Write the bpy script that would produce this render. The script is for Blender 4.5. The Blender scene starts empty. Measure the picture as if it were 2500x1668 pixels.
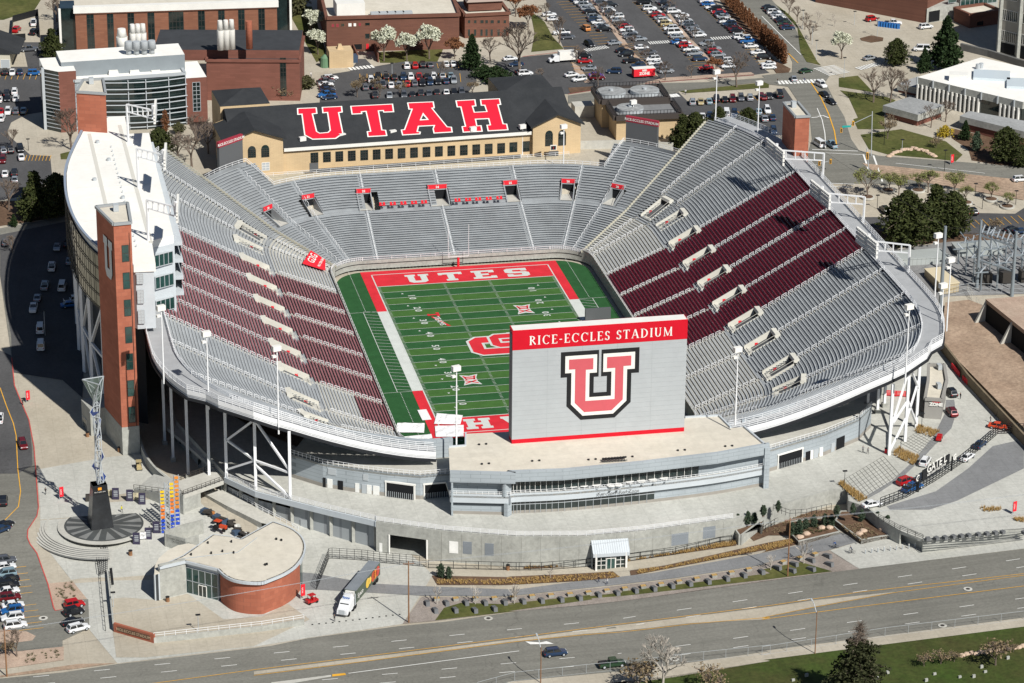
import bpy,bmesh,math,random
from math import sin,cos,tan,atan2,hypot,radians,degrees,pi,sqrt
from mathutils import Vector,Matrix
from mathutils.geometry import tessellate_polygon
random.seed(7)
SC=bpy.context.scene
COL=SC.collection
# -- camera
CAM=(-142.404,-716.805,291.631);YAW,PITCH,ROLL,FPX=0.200750368,0.379006922,0.008972269,7500.8
def _basis():
 cy,sy,cp,sp=cos(YAW),sin(YAW),cos(PITCH),sin(PITCH)
 f=Vector((sy*cp,cy*cp,-sp));r=Vector((cy,-sy,0));u=r.cross(f)
 return cos(ROLL)*r+sin(ROLL)*u,-sin(ROLL)*r+cos(ROLL)*u,f
RR,UU,FF=_basis();CV=Vector(CAM)
cam=bpy.data.cameras.new('camera');co=bpy.data.objects.new('camera',cam);COL.objects.link(co)
co.matrix_world=Matrix(((RR.x,UU.x,-FF.x,CAM[0]),(RR.y,UU.y,-FF.y,CAM[1]),(RR.z,UU.z,-FF.z,CAM[2]),(0,0,0,1)))
cam.sensor_width=36;cam.lens=FPX/2500*36;cam.clip_start=1;cam.clip_end=9000
SC.camera=co
# -- light
SUN_AZ,SUN_EL=radians(156.5),radians(44.3)
w=bpy.data.worlds.new('World');SC.world=w;w.use_nodes=True
nt=w.node_tree;bg=nt.nodes['Background'];sky=nt.nodes.new('ShaderNodeTexSky')
sky.sky_type='NISHITA';sky.sun_disc=False;sky.sun_elevation=SUN_EL;sky.sun_rotation=SUN_AZ
sky.altitude=1400
nt.links.new(sky.outputs[0],bg.inputs[0]);bg.inputs[1].default_value=0.05
sl=bpy.data.lights.new('sun','SUN');sl.energy=5.0;sl.angle=radians(0.5);sl.color=(1,.965,.90)
so=bpy.data.objects.new('sun',sl);COL.objects.link(so)
sd=Vector((sin(SUN_AZ)*cos(SUN_EL),cos(SUN_AZ)*cos(SUN_EL),sin(SUN_EL)))
so.rotation_euler=(-sd).to_track_quat('-Z','Y').to_euler();so.location=(0,0,400)
SC.view_settings.view_transform='Standard';SC.view_settings.look='None';SC.view_settings.exposure=.14;SC.view_settings.gamma=1
# -- helpers
def ray(px,py):
 return(RR*((px-1250)/FPX)-UU*((py-834)/FPX)+FF)
def at(px,py,z):
 d=ray(px,py);return CV+d*((z-CV.z)/d.z)
def sm(t):
 t=max(0,min(1,t));return t*t*(3-2*t)
def dist_bowl(x,y):
 x=abs(x)
 cy=50 if y>50 else(-60 if y<-60 else y)
 if y>50 and x<26:return y-60.1
 if y<-60 and x<26:return 99
 return hypot(x-26,y-cy)-10.1 if cy!=y else x-36.1
def G(x,y):
 s=min(max(0,(x+5)*.055),6.5)
 s+=3*sm((y+128)/45)*sm((-50-x)/25)
 t=sm((y+60)/170)
 n=15+.012*max(0,y-100)
 z=s*(1-t)+n*t
 d=dist_bowl(x,y)
 if-104<y and d<52 and(y<50 or d<31):
  a,b=(32,46)if y<50 else(18,27)
  if y<-60 and abs(x)<26:k=0
  else:k=sm((d-a)/(b-a))
  z=-.6*(1-k)+z*k
 return z
def gp(px,py,dz=0):
 z=5.0
 for _ in range(14):
  P=at(px,py,z);z=.4*z+.6*(G(P.x,P.y)+dz)
 P=at(px,py,z);P.z=z;return P
X0=(0,620,1240,1860);Y0=(0,400,820,1240)
def q(r,c,x,y):
 k=3.672 if r<3 else 3.664
 return(X0[c]+x/k,Y0[r]+y/k)
def O(x,y):return(x*1.06383,y*1.06383)
def T2(x,y):return(1650+x/3.336,700+y/3.336)
def W4(x,y):return(330+x/3.5635,980+y/3.5635)
def onplane(A,B,px,py):
 """point where the sight line meets the vertical plane through A and B"""
 n=Vector((B[1]-A[1],A[0]-B[0],0));d=ray(px,py)
 return CV+d*(n.dot(Vector((A[0],A[1],0))-CV)/n.dot(d))
 # -- materials
MATS={}
def mat(name,col,rough=.8,metal=0,var=0.0,scale=.3,spec=.3,col2=None,bump=0,detail=4,stretch=None):
 if name in MATS:return MATS[name]
 m=bpy.data.materials.new(name);m.use_nodes=True;n=m.node_tree.nodes;L=m.node_tree.links
 b=n['Principled BSDF'];b.inputs['Roughness'].default_value=rough;b.inputs['Metallic'].default_value=metal
 b.inputs['Specular IOR Level'].default_value=spec
 if var or col2:
  tc=n.new('ShaderNodeTexCoord');mp=n.new('ShaderNodeMapping');nz=n.new('ShaderNodeTexNoise')
  if stretch:mp.inputs['Scale'].default_value=stretch
  nz.inputs['Scale'].default_value=scale;nz.inputs['Detail'].default_value=detail;nz.inputs['Roughness'].default_value=.65
  cr=n.new('ShaderNodeValToRGB')
  c2=col2 if col2 else tuple(c*(1-var)for c in col)
  c1=col if col2 else tuple(min(1,c*(1+var))for c in col)
  cr.color_ramp.elements[0].position=.33;cr.color_ramp.elements[1].position=.67
  cr.color_ramp.elements[0].color=(*c2,1);cr.color_ramp.elements[1].color=(*c1,1)
  L.new(tc.outputs['Object'],mp.inputs[0]);L.new(mp.outputs[0],nz.inputs['Vector'])
  L.new(nz.outputs[0],cr.inputs[0]);L.new(cr.outputs[0],b.inputs['Base Color'])
  if bump:
   bp=n.new('ShaderNodeBump');bp.inputs['Strength'].default_value=bump;bp.inputs['Distance'].default_value=.1
   L.new(nz.outputs[0],bp.inputs['Height']);L.new(bp.outputs[0],b.inputs['Normal'])
 else:
  b.inputs['Base Color'].default_value=(*col,1)
 MATS[name]=m;return m
def layered(name,base,base2,big=.02,fine=1.2,lines=None,rough=.9,fineamt=.25,crack=None,streak=(1,.25,1)):
 """pavement: broad tone changes, fine grain, and optional joint grid / cracks"""
 m=bpy.data.materials.new(name);m.use_nodes=True;n=m.node_tree.nodes;L=m.node_tree.links
 b=n['Principled BSDF'];b.inputs['Roughness'].default_value=rough;b.inputs['Specular IOR Level'].default_value=.2
 g=n.new('ShaderNodeNewGeometry')
 def noise(s,d=6,st=None):
  x=n.new('ShaderNodeTexNoise');x.inputs['Scale'].default_value=s;x.inputs['Detail'].default_value=d;x.inputs['Roughness'].default_value=.7
  if st:
   mp=n.new('ShaderNodeMapping');mp.inputs['Scale'].default_value=st;L.new(g.outputs['Position'],mp.inputs[0]);L.new(mp.outputs[0],x.inputs['Vector'])
  else:L.new(g.outputs['Position'],x.inputs['Vector'])
  return x.outputs[0]
 def ramp(src,c0,c1,p0=.35,p1=.65):
  r=n.new('ShaderNodeValToRGB');r.color_ramp.elements[0].position=p0;r.color_ramp.elements[1].position=p1
  r.color_ramp.elements[0].color=(*c0,1);r.color_ramp.elements[1].color=(*c1,1);L.new(src,r.inputs[0]);return r.outputs[0]
 def mul(a,c,f=1.0):
  x=n.new('ShaderNodeMix');x.data_type='RGBA';x.blend_type='MULTIPLY';x.inputs[0].default_value=f
  L.new(a,x.inputs[6]);L.new(c,x.inputs[7]);return x.outputs[2]
 c=ramp(noise(big),base2,base)
 c=mul(c,ramp(noise(fine,8),(1-fineamt,)*3,(1,1,1)))
 c=mul(c,ramp(noise(.25,8,streak),(1-fineamt*(.6 if not streak[0]<.1 else 1.0),)*3,(1,1,1)))
 if crack:
  v=n.new('ShaderNodeTexVoronoi');v.feature='DISTANCE_TO_EDGE';v.inputs['Scale'].default_value=crack
  nz=n.new('ShaderNodeTexNoise');nz.inputs['Scale'].default_value=.15;nz.inputs['Detail'].default_value=5
  L.new(g.outputs['Position'],nz.inputs['Vector'])
  mx=n.new('ShaderNodeMix');mx.data_type='VECTOR';mx.inputs[0].default_value=.5
  mu=n.new('ShaderNodeVectorMath');mu.operation='MULTIPLY_ADD';mu.inputs[1].default_value=(14,14,0)
  L.new(nz.outputs['Color'],mu.inputs[0]);L.new(g.outputs['Position'],mu.inputs[2]);L.new(mu.outputs[0],v.inputs['Vector'])
  c=mul(c,ramp(v.outputs['Distance'],(.78,.78,.78),(1,1,1),0.0,.006))
 if lines:
  br=n.new('ShaderNodeTexBrick');br.offset=0;br.inputs['Scale'].default_value=1
  br.inputs['Brick Width'].default_value=lines[0];br.inputs['Row Height'].default_value=lines[1];br.inputs['Mortar Size'].default_value=lines[2]
  br.inputs['Mortar Smooth'].default_value=0;k=lines[3]
  br.inputs['Color1'].default_value=(1,1,1,1);br.inputs['Color2'].default_value=(.96,.96,.96,1);br.inputs['Mortar'].default_value=(k,k,k,1)
  L.new(g.outputs['Position'],br.inputs['Vector']);c=mul(c,br.outputs[0])
 L.new(c,b.inputs['Base Color']);MATS[name]=m;return m
def brickmat(name,col,col2,mortar,bw=1.2,bh=.35,rough=.85,mort=.02,obj=False,bias=0):
 """coursed wall: horizontal courses follow world height"""
 m=bpy.data.materials.new(name);m.use_nodes=True;n=m.node_tree.nodes;L=m.node_tree.links
 b=n['Principled BSDF'];b.inputs['Roughness'].default_value=rough;b.inputs['Specular IOR Level'].default_value=.25
 g=n.new('ShaderNodeNewGeometry');sx=n.new('ShaderNodeSeparateXYZ');L.new(g.outputs['Position'],sx.inputs[0])
 ad=n.new('ShaderNodeMath');ad.operation='ADD';L.new(sx.outputs[0],ad.inputs[0]);L.new(sx.outputs[1],ad.inputs[1])
 cx=n.new('ShaderNodeCombineXYZ');L.new(ad.outputs[0],cx.inputs[0]);L.new(sx.outputs[2],cx.inputs[1])
 br=n.new('ShaderNodeTexBrick');br.inputs['Scale'].default_value=1;br.inputs['Brick Width'].default_value=bw;br.inputs['Row Height'].default_value=bh
 br.inputs['Mortar Size'].default_value=mort;br.inputs['Color1'].default_value=(*col,1);br.inputs['Color2'].default_value=(*col2,1);br.inputs['Mortar'].default_value=(*mortar,1)
 br.inputs['Bias'].default_value=bias
 L.new(cx.outputs[0],br.inputs['Vector'])
 nz=n.new('ShaderNodeTexNoise');nz.inputs['Scale'].default_value=.12;nz.inputs['Detail'].default_value=6;L.new(g.outputs['Position'],nz.inputs['Vector'])
 r=n.new('ShaderNodeValToRGB');r.color_ramp.elements[0].position=.3;r.color_ramp.elements[1].position=.7
 r.color_ramp.elements[0].color=(.8,.8,.8,1);r.color_ramp.elements[1].color=(1.0,1.0,1.0,1);L.new(nz.outputs[0],r.inputs[0])
 x=n.new('ShaderNodeMix');x.data_type='RGBA';x.blend_type='MULTIPLY';x.inputs[0].default_value=1
 L.new(br.outputs[0],x.inputs[6]);L.new(r.outputs[0],x.inputs[7]);L.new(x.outputs[2],b.inputs['Base Color'])
 MATS[name]=m;return m
white=mat('white_steel',(.78,.79,.8),.45,var=.05,scale=.5)
alu=mat('aluminium',(.43,.455,.47),.45,.15,var=.14,scale=.25,detail=8)
aludeck=mat('aluminium_deck',(.31,.33,.345),.55,.1,var=.16,scale=.2,detail=8)
conc=layered('concrete',(.60,.59,.54),(.50,.49,.44),.05,1.0,fineamt=.16)
concp=layered('concrete_paving',(.60,.60,.555),(.50,.50,.455),.03,1.2,lines=(4.5,4.5,.06,.86),fineamt=.2)
concb=layered('concrete_tan',(.52,.475,.39),(.44,.395,.315),.05,1.2,lines=(3.5,3.5,.06,.88),fineamt=.16)
concg=layered('concrete_grey',(.27,.275,.28),(.22,.225,.23),.05,1.5,lines=(3,3,.06,.85),fineamt=.18)
wallc=layered('concrete_wall',(.50,.505,.465),(.41,.415,.38),.09,1.1,fineamt=.26)
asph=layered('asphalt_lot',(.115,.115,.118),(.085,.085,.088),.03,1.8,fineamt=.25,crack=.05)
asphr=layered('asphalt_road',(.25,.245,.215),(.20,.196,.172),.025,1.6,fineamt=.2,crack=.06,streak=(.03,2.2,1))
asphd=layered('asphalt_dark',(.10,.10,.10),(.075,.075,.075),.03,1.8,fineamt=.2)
grass=layered('lawn',(.155,.15,.05),(.075,.095,.022),.06,.8,fineamt=.35)
grassg=layered('green_lawn',(.06,.105,.018),(.085,.085,.028),.05,1.0,fineamt=.4)
soil=layered('bark_soil',(.20,.125,.08),(.14,.085,.055),.2,1.5,fineamt=.4)
dirt=layered('tan_dirt',(.55,.41,.30),(.42,.30,.215),.09,1.2,fineamt=.38)
gravel=layered('gravel',(.42,.37,.33),(.33,.285,.25),.2,3,fineamt=.35)
pinkgr=layered('pink_gravel',(.58,.45,.35),(.48,.35,.27),.2,3,fineamt=.3)
ggrey=layered('grey_gravel',(.33,.33,.33),(.26,.26,.26),.2,3,fineamt=.35)
whitep=mat('white_paint',(.78,.78,.75),.7,var=.1,scale=.6)
yellp=mat('yellow_paint',(.72,.38,.04),.7,var=.12,scale=.5)
redp=mat('red_paint',(.72,.02,.035),.6,var=.06,scale=.3)
curbred=mat('red_curb',(.45,.08,.07),.8,var=.2,scale=.5)
black=mat('black_metal',(.015,.016,.018),.5)
dark=mat('dark_opening',(.008,.009,.011),.9)
glassd=mat('dark_glass',(.012,.022,.022),.08,spec=.9,var=.5,scale=.25)
glassg=mat('green_glass',(.02,.055,.05),.08,spec=.9,var=.4,scale=.2)
frame=mat('window_frame',(.42,.45,.47),.5)
frdark=mat('dark_frame',(.05,.045,.04),.5)
panel=brickmat('grey_panel',(.40,.445,.475),(.385,.43,.46),(.24,.27,.29),3.2,.9,.5,.035)
panell=mat('light_grey_panel',(.5,.54,.57),.5,var=.05,scale=.3)
brick=brickmat('red_brick',(.28,.125,.075),(.235,.10,.06),(.22,.1,.07),2.4,.6,mort=.05)
brickd=brickmat('brown_brick',(.195,.088,.06),(.16,.072,.05),(.17,.08,.06),2.6,.5,mort=.05)
brickm=brickmat('lab_brick',(.225,.092,.068),(.185,.077,.056),(.19,.08,.06),2.4,.6,mort=.05)
sand=brickmat('red_sandstone',(.44,.15,.09),(.37,.12,.072),(.32,.12,.08),1.6,.9,mort=.03)
tanb=brickmat('yellow_brick',(.66,.50,.30),(.62,.465,.28),(.52,.39,.23),1.6,.35,mort=.03)
roofw=layered('white_roof',(.86,.85,.81),(.80,.785,.735),.05,.6,fineamt=.06)
roofc=layered('cream_roof',(.70,.655,.56),(.63,.585,.49),.06,.6,fineamt=.12,lines=(5.5,2.2,.04,.93))
roofd=layered('dark_shingle',(.045,.048,.052),(.034,.037,.041),.2,2.5,fineamt=.2)
roofdk=mat('dark_roof',(.042,.045,.05),.85,var=.15,scale=.3)
trimw=mat('white_trim',(.75,.74,.7),.6,var=.05)
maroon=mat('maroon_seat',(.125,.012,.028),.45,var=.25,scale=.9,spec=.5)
maroonb=mat('maroon_shell',(.30,.045,.06),.5,var=.2,scale=.9)
rubber=mat('tyre_rubber',(.012,.012,.012),.8)
skin=mat('skin',(.5,.3,.2),.6)
woodp=mat('weathered_wood',(.25,.13,.065),.85,var=.25,scale=1.2)
bark=mat('bark',(.16,.125,.10),.9,var=.3,scale=2)
barkw=mat('pale_bark',(.44,.40,.35),.85,var=.25,scale=1.5)
# -- mesh builder
class MB:
 def __init__(s):s.v=[];s.f=[];s.m=[];s.cur=0
 def add(s,vs,fs,mi=None):
  o=len(s.v);s.v+=[tuple(v)for v in vs];mi=s.cur if mi is None else mi
  for f in fs:s.f.append(tuple(i+o for i in f));s.m.append(mi)
 def quad(s,a,b,c,d,mi=None):s.add((a,b,c,d),((0,1,2,3),),mi)
 def box(s,c,size,rz=0,mi=None,top=1.0):
  x,y,z=(k/2 for k in size);ca,sa=cos(rz),sin(rz);vs=[]
  for dz,t in((-z,1),(z,top)):
   for dx,dy in((-x,-y),(x,-y),(x,y),(-x,y)):
    dx*=t;dy*=t;vs.append((c[0]+dx*ca-dy*sa,c[1]+dx*sa+dy*ca,c[2]+dz))
  s.add(vs,((3,2,1,0),(4,5,6,7),(0,1,5,4),(1,2,6,5),(2,3,7,6),(3,0,4,7)),mi)
 def prism(s,poly,z0,z1,mi=None,topmi=None,z1s=None):
  n=len(poly);P=[(p[0],p[1])for p in poly]
  a=sum(P[i][0]*P[(i+1)%n][1]-P[(i+1)%n][0]*P[i][1]for i in range(n))
  if a<0:P.reverse();z1s=z1s[::-1]if z1s else None
  vs=[(x,y,z0)for x,y in P]+[(P[i][0],P[i][1],z1s[i]if z1s else z1)for i in range(n)]
  s.add(vs,[(i,(i+1)%n,n+(i+1)%n,n+i)for i in range(n)],mi)
  s.add(vs[n:],tess([Vector(v)for v in vs[n:]]),topmi if topmi is not None else mi)
  s.add(vs[:n],[t[::-1]for t in tess([Vector(v)for v in vs[:n]])],mi)
 def bar(s,a,b,r,n=4,mi=None,r2=None):
  a=Vector(a);b=Vector(b);d=b-a
  if d.length<1e-6:return
  d.normalize();u=d.orthogonal()if abs(d.z)>.99 or n!=4 else d.cross(Vector((0,0,1)))
  u.normalize();v=d.cross(u);r2=r if r2 is None else r2;vs=[]
  k=1.41421 if n==4 else 1;off=pi/4 if n==4 else 0
  for P,q_ in((a,r*k),(b,r2*k)):
   for i in range(n):
    t=2*pi*i/n+off;vs.append(P+u*(q_*cos(t))+v*(q_*sin(t)))
  s.add(vs,[(i,(i+1)%n,n+(i+1)%n,n+i)for i in range(n)]+[tuple(range(n))[::-1],tuple(range(n,2*n))],mi)
 def path(s,pts,r,n=4,mi=None):
  for a,b in zip(pts,pts[1:]):s.bar(a,b,r,n,mi)
 def cyl(s,c,r,h,n=16,mi=None,r2=None,cap=None):
  r2=r if r2 is None else r2;vs=[]
  for z,q_ in((0,r),(h,r2)):
   for i in range(n):vs.append((c[0]+q_*cos(2*pi*i/n),c[1]+q_*sin(2*pi*i/n),c[2]+z))
  s.add(vs,[(i,(i+1)%n,n+(i+1)%n,n+i)for i in range(n)]+[tuple(range(n))[::-1]],mi)
  s.add(vs[n:],[tuple(range(n))],cap if cap is not None else mi)
 def build(s,name,mats,parent=None,smooth=False):
  me=bpy.data.meshes.new(name);off=parent.location if parent else Vector((0,0,0))
  if parent and parent.get('_w'):off=off+Vector(parent['_w'])
  me.from_pydata([(v[0]-off[0],v[1]-off[1],v[2]-off[2])for v in s.v]if parent else s.v,[],s.f)
  for m in(mats if isinstance(mats,(list,tuple))else[mats]):me.materials.append(m)
  if any(s.m):me.polygons.foreach_set('material_index',s.m)
  if smooth:me.polygons.foreach_set('use_smooth',[True]*len(me.polygons))
  o=bpy.data.objects.new(name,me);COL.objects.link(o)
  if parent:
   o.parent=parent
   if parent.type=='MESH':o['_w']=(0,0,0)
  return o
def tess(vs):
 return[tuple(t)for t in tessellate_polygon([vs])]
def ccw(t,vs):
 a,b,c=(vs[i]for i in t);return t if(b-a).cross(c-a).z>0 else t[::-1]
_t=tess
def tess(vs):return[ccw(t,vs)for t in _t(vs)]
def thing(name,label,cat,loc=(0,0,0),group=None,rz=0):
 o=bpy.data.objects.new(name,None);COL.objects.link(o);o.location=loc;o.rotation_euler=(0,0,rz)
 o.empty_display_size=.5
 return tag(o,label,cat,group)
def tag(o,label,cat,group=None):
 o['label']=label;o['category']=cat
 if group:o['group']=group
 return o
def struct(o,kind='structure'):o['kind']=kind;return o
def solo(mb,name,mats,label,cat,group=None,smooth=False):
 return tag(mb.build(name,mats,None,smooth),label,cat,group)
def dup(root,loc,rz=0,label=None,group=None,scale=None):
 r=root.copy();COL.objects.link(r);r.location=loc;r.rotation_euler=(0,0,rz)
 if scale:r.scale=scale if isinstance(scale,tuple)else(scale,)*3
 if label:r['label']=label
 if group:r['group']=group
 for ch in list(root.children):
  c=ch.copy();COL.objects.link(c);c.parent=r
  for g in ch.children:
   d=g.copy();COL.objects.link(d);d.parent=c
 return r
def sheet(name,pts,m,layer=1,zf=None,kind='structure',solid=0,grid=10):
 """a ground sheet: outline in world xy, cut on a grid and laid on the ground"""
 bm=bmesh.new();vs=[Vector((p[0],p[1],0))for p in pts]
 bv=[bm.verts.new(v)for v in vs]
 for t in tess(vs):
  try:bm.faces.new([bv[i]for i in t])
  except ValueError:pass
 xs=[v.x for v in vs];ys=[v.y for v in vs]
 for ax,lo,hi in((0,min(xs),max(xs)),(1,min(ys),max(ys))):
  k=math.ceil(lo/grid)*grid
  while k<hi:
   bmesh.ops.bisect_plane(bm,geom=bm.verts[:]+bm.edges[:]+bm.faces[:],plane_co=(k,0,0)if ax==0 else(0,k,0),plane_no=(1,0,0)if ax==0 else(0,1,0))
   k+=grid
 for v in bm.verts:v.co.z=(zf(v.co.x,v.co.y)if zf else G(v.co.x,v.co.y))+layer*.035
 me=bpy.data.meshes.new(name);bm.normal_update()
 bmesh.ops.recalc_face_normals(bm,faces=bm.faces[:])
 for f in bm.faces:
  if f.normal.z<0:f.normal_flip()
 bm.to_mesh(me);bm.free();me.materials.append(m)
 o=bpy.data.objects.new(name,me);COL.objects.link(o)
 if kind:o['kind']=kind
 return o
def gsheet(name,pxs,m,layer=1,**k):return sheet(name,[gp(*p)for p in pxs],m,layer,**k)
def strip(pts,w,m,name,layer=3,zf=None,kind='structure'):
 """painted line or kerb following the ground"""
 mb=MB();h=.02 if kind!='curb' else .15
 out=[]
 for a,b in zip(pts,pts[1:]):
  a=Vector((a[0],a[1],0));b=Vector((b[0],b[1],0));n=max(1,int((b-a).length/6));
  for i in range(n):out.append(a.lerp(b,i/n))
 out.append(Vector((pts[-1][0],pts[-1][1],0)))
 L=[]
 for i,p in enumerate(out):
  d=(out[min(i+1,len(out)-1)]-out[max(i-1,0)]).normalized();nn=Vector((-d.y,d.x,0))*w/2
  z=(zf(p.x,p.y)if zf else G(p.x,p.y))+layer*.035
  L.append((p-nn+Vector((0,0,z)),p+nn+Vector((0,0,z))))
 for(a,b),(c,d)in zip(L,L[1:]):
  mb.quad(a,c,d,b)
  if kind=='curb':
   H=Vector((0,0,.14));mb.quad(a+H,c+H,d+H,b+H);mb.quad(a,c,c+H,a+H);mb.quad(b,d,d+H,b+H)
 o=mb.build(name,m);o['kind']='structure';return o
def gstrip(pxs,w,m,name,layer=3,**k):return strip([gp(*p)for p in pxs],w,m,name,layer,**k)
def text_mb(txt,size,m,name,parent,origin,xdir,ydir,width=None,depth=.08,align='CENTER',bold=0):
 cu=bpy.data.curves.new(name,'FONT');cu.body=txt;cu.size=size;cu.align_x=align;cu.offset=bold;cu.resolution_u=2
 o=bpy.data.objects.new('tmp',cu);COL.objects.link(o);dg=bpy.context.evaluated_depsgraph_get()
 me=bpy.data.meshes.new_from_object(o.evaluated_get(dg));bpy.data.objects.remove(o)
 xs=[v.co.x for v in me.vertices]
 k=width/(max(xs)-min(xs))if width else 1
 if width and align=='CENTER':pass
 X=Vector(xdir).normalized();Y=Vector(ydir).normalized();N=X.cross(Y);Oo=Vector(origin)
 off=Vector(parent.location)if parent else Vector()
 for v in me.vertices:v.co=Oo+X*(v.co.x*k)+Y*v.co.y+N*depth-off
 me.materials.append(m);r=bpy.data.objects.new(name,me);COL.objects.link(r)
 if parent:r.parent=parent
 return r
SLAB={'U':[(0,1),(.44,1),(.44,.80),(.37,.80),(.37,.24),(.63,.24),(.63,.80),(.56,.80),(.56,1),(1,1),(1,.80),(.90,.80),(.90,.16),(.74,0),(.26,0),(.10,.16),(.10,.80),(0,.80)],'T':[(0,1),(1,1),(1,.72),(.84,.72),(.84,.78),(.64,.78),(.64,.2),(.74,.2),(.74,0),(.26,0),(.26,.2),(.36,.2),(.36,.78),(.16,.78),(.16,.72),(0,.72)],'H':[(0,1),(.44,1),(.44,.8),(.36,.8),(.36,.6),(.64,.6),(.64,.8),(.56,.8),(.56,1),(1,1),(1,.8),(.92,.8),(.92,.2),(1,.2),(1,0),(.56,0),(.56,.2),(.64,.2),(.64,.4),(.36,.4),(.36,.2),(.44,.2),(.44,0),(0,0),(0,.2),(.08,.2),(.08,.8),(0,.8)],'E':[(0,1),(.96,1),(.96,.7),(.72,.7),(.72,.8),(.40,.8),(.40,.6),(.7,.6),(.7,.4),(.40,.4),(.40,.2),(.76,.2),(.76,.3),(1,.3),(1,0),(0,0),(0,.2),(.12,.2),(.12,.8),(0,.8)],'S':[(.14,1),(.95,1),(.95,.68),(.72,.68),(.66,.8),(.34,.8),(.34,.62),(.86,.58),(1,.46),(1,.12),(.86,0),(.05,0),(.05,.32),(.28,.32),(.34,.2),(.68,.2),(.68,.38),(.16,.42),(0,.54),(0,.88)],'A':[(.28,1),(.74,1),(.76,.8),(.72,.8),(.94,.2),(1,.2),(1,0),(.60,0),(.60,.2),(.66,.2),(.64,.3),(.50,.3),(.50,.45),(.60,.45),(.50,.72),(.40,.45),(.4999,.45),(.4999,.3),(.36,.3),(.34,.2),(.40,.2),(.40,0),(0,0),(0,.2),(.06,.2),(.30,.8),(.26,.8)],}
def poly_on(mb,pts,fn,mi=0):
 vs=[Vector((x,y,0))for x,y in pts];W=[fn(x,y)for x,y in pts]
 mb.add(W,tess(vs),mi)
def grow(pts,d,sx=1,sy=1):
 """offset an outline outwards by d (in grid units scaled by sx, sy)"""
 P=[(x*sx,y*sy)for x,y in pts];n=len(P)
 a=sum(P[i][0]*P[(i+1)%n][1]-P[(i+1)%n][0]*P[i][1]for i in range(n));sg=1 if a>0 else-1
 out=[]
 for i in range(n):
  p0,p1,p2=P[i-1],P[i],P[(i+1)%n]
  d1=Vector((p1[0]-p0[0],p1[1]-p0[1])).normalized();d2=Vector((p2[0]-p1[0],p2[1]-p1[1])).normalized()
  n1=Vector((d1.y,-d1.x))*sg;n2=Vector((d2.y,-d2.x))*sg;b=n1+n2
  if b.length<.3:out.append(p1);continue
  b.normalize();k=d/max(.5,b.dot(n1));out.append((p1[0]+b.x*k,p1[1]+b.y*k))
 return out
 # -- ground
def build_ground():
 mb=MB();xs=list(range(-300,461,8));ys=list(range(-300,561,8));n=len(xs)
 mb.v=[(x,y,G(x,y))for y in ys for x in xs]
 for j in range(len(ys)-1):
  for i in range(n-1):mb.f.append((j*n+i,j*n+i+1,(j+1)*n+i+1,(j+1)*n+i));mb.m.append(0)
 B=4000
 def edge(pts,out):
  o=len(mb.v);mb.v+=pts+out
  for i in range(len(pts)-1):mb.f.append((o+i,o+i+1,o+len(pts)+i+1,o+len(pts)+i));mb.m.append(0)
 edge([(x,ys[-1],G(x,ys[-1]))for x in xs],[(x*9,B,70)for x in xs])
 edge([(x,ys[0],G(x,ys[0]))for x in xs],[(x*9,-B,0)for x in xs])
 edge([(xs[0],y,G(xs[0],y))for y in ys],[(-B,y*9,10)for y in ys])
 edge([(xs[-1],y,G(xs[-1],y))for y in ys],[(B,y*9,30)for y in ys])
 struct(mb.build('ground',concb))
build_ground()
# -- playing field
turfm=bpy.data.materials.new('turf');turfm.use_nodes=True
def _turf():
 n=turfm.node_tree.nodes;L=turfm.node_tree.links;b=n['Principled BSDF'];b.inputs['Roughness'].default_value=.9;b.inputs['Specular IOR Level'].default_value=.1
 g=n.new('ShaderNodeNewGeometry');s=n.new('ShaderNodeSeparateXYZ');L.new(g.outputs['Position'],s.inputs[0])
 def M(op,a,bb,c=None):
  x=n.new('ShaderNodeMath');x.operation=op
  for i,k in enumerate((a,bb,c)):
   if k is None:continue
   if isinstance(k,(int,float)):x.inputs[i].default_value=k
   else:L.new(k,x.inputs[i])
  return x.outputs[0]
 y5=M('DIVIDE',s.outputs[1],9.144);fr=M('FRACT',M('ADD',y5,20),0);st=M('GREATER_THAN',fr,.5)
 inx=M('LESS_THAN',M('ABSOLUTE',s.outputs[0],0),24.4);iny=M('LESS_THAN',M('ABSOLUTE',s.outputs[1],0),45.8)
 st=M('MULTIPLY',st,M('MULTIPLY',inx,iny));base=M('SUBTRACT',M('MULTIPLY',inx,iny),0)
 def mix(f,a,bb):
  x=n.new('ShaderNodeMix');x.data_type='RGBA';L.new(f,x.inputs[0])
  for i,k in((6,a),(7,bb)):
   if isinstance(k,tuple):x.inputs[i].default_value=(*k,1)
   else:L.new(k,x.inputs[i])
  return x.outputs[2]
 c=mix(base,(.028,.098,.034),(.03,.105,.036));c=mix(st,c,(.06,.145,.036))
 nz=n.new('ShaderNodeTexNoise');nz.inputs['Scale'].default_value=.35;nz.inputs['Detail'].default_value=9;nz.inputs['Roughness'].default_value=.75;L.new(g.outputs['Position'],nz.inputs['Vector'])
 r=n.new('ShaderNodeValToRGB');r.color_ramp.elements[0].position=.3;r.color_ramp.elements[1].position=.7;r.color_ramp.elements[0].color=(.74,.74,.74,1);r.color_ramp.elements[1].color=(1.1,1.1,1.1,1);L.new(nz.outputs[0],r.inputs[0])
 x=n.new('ShaderNodeMix');x.data_type='RGBA';x.blend_type='MULTIPLY';x.inputs[0].default_value=1;L.new(c,x.inputs[6]);L.new(r.outputs[0],x.inputs[7]);L.new(x.outputs[2],b.inputs['Base Color'])
_turf()
turfred=mat('turf_red',(.60,.022,.035),.9,var=.12,scale=.25,detail=8)
turfwhite=mat('turf_white',(.56,.59,.56),.9,var=.07,scale=.4)
fld=thing('football_field','green striped football field with red end zones inside the stadium','playing field',(0,0,0))
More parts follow.
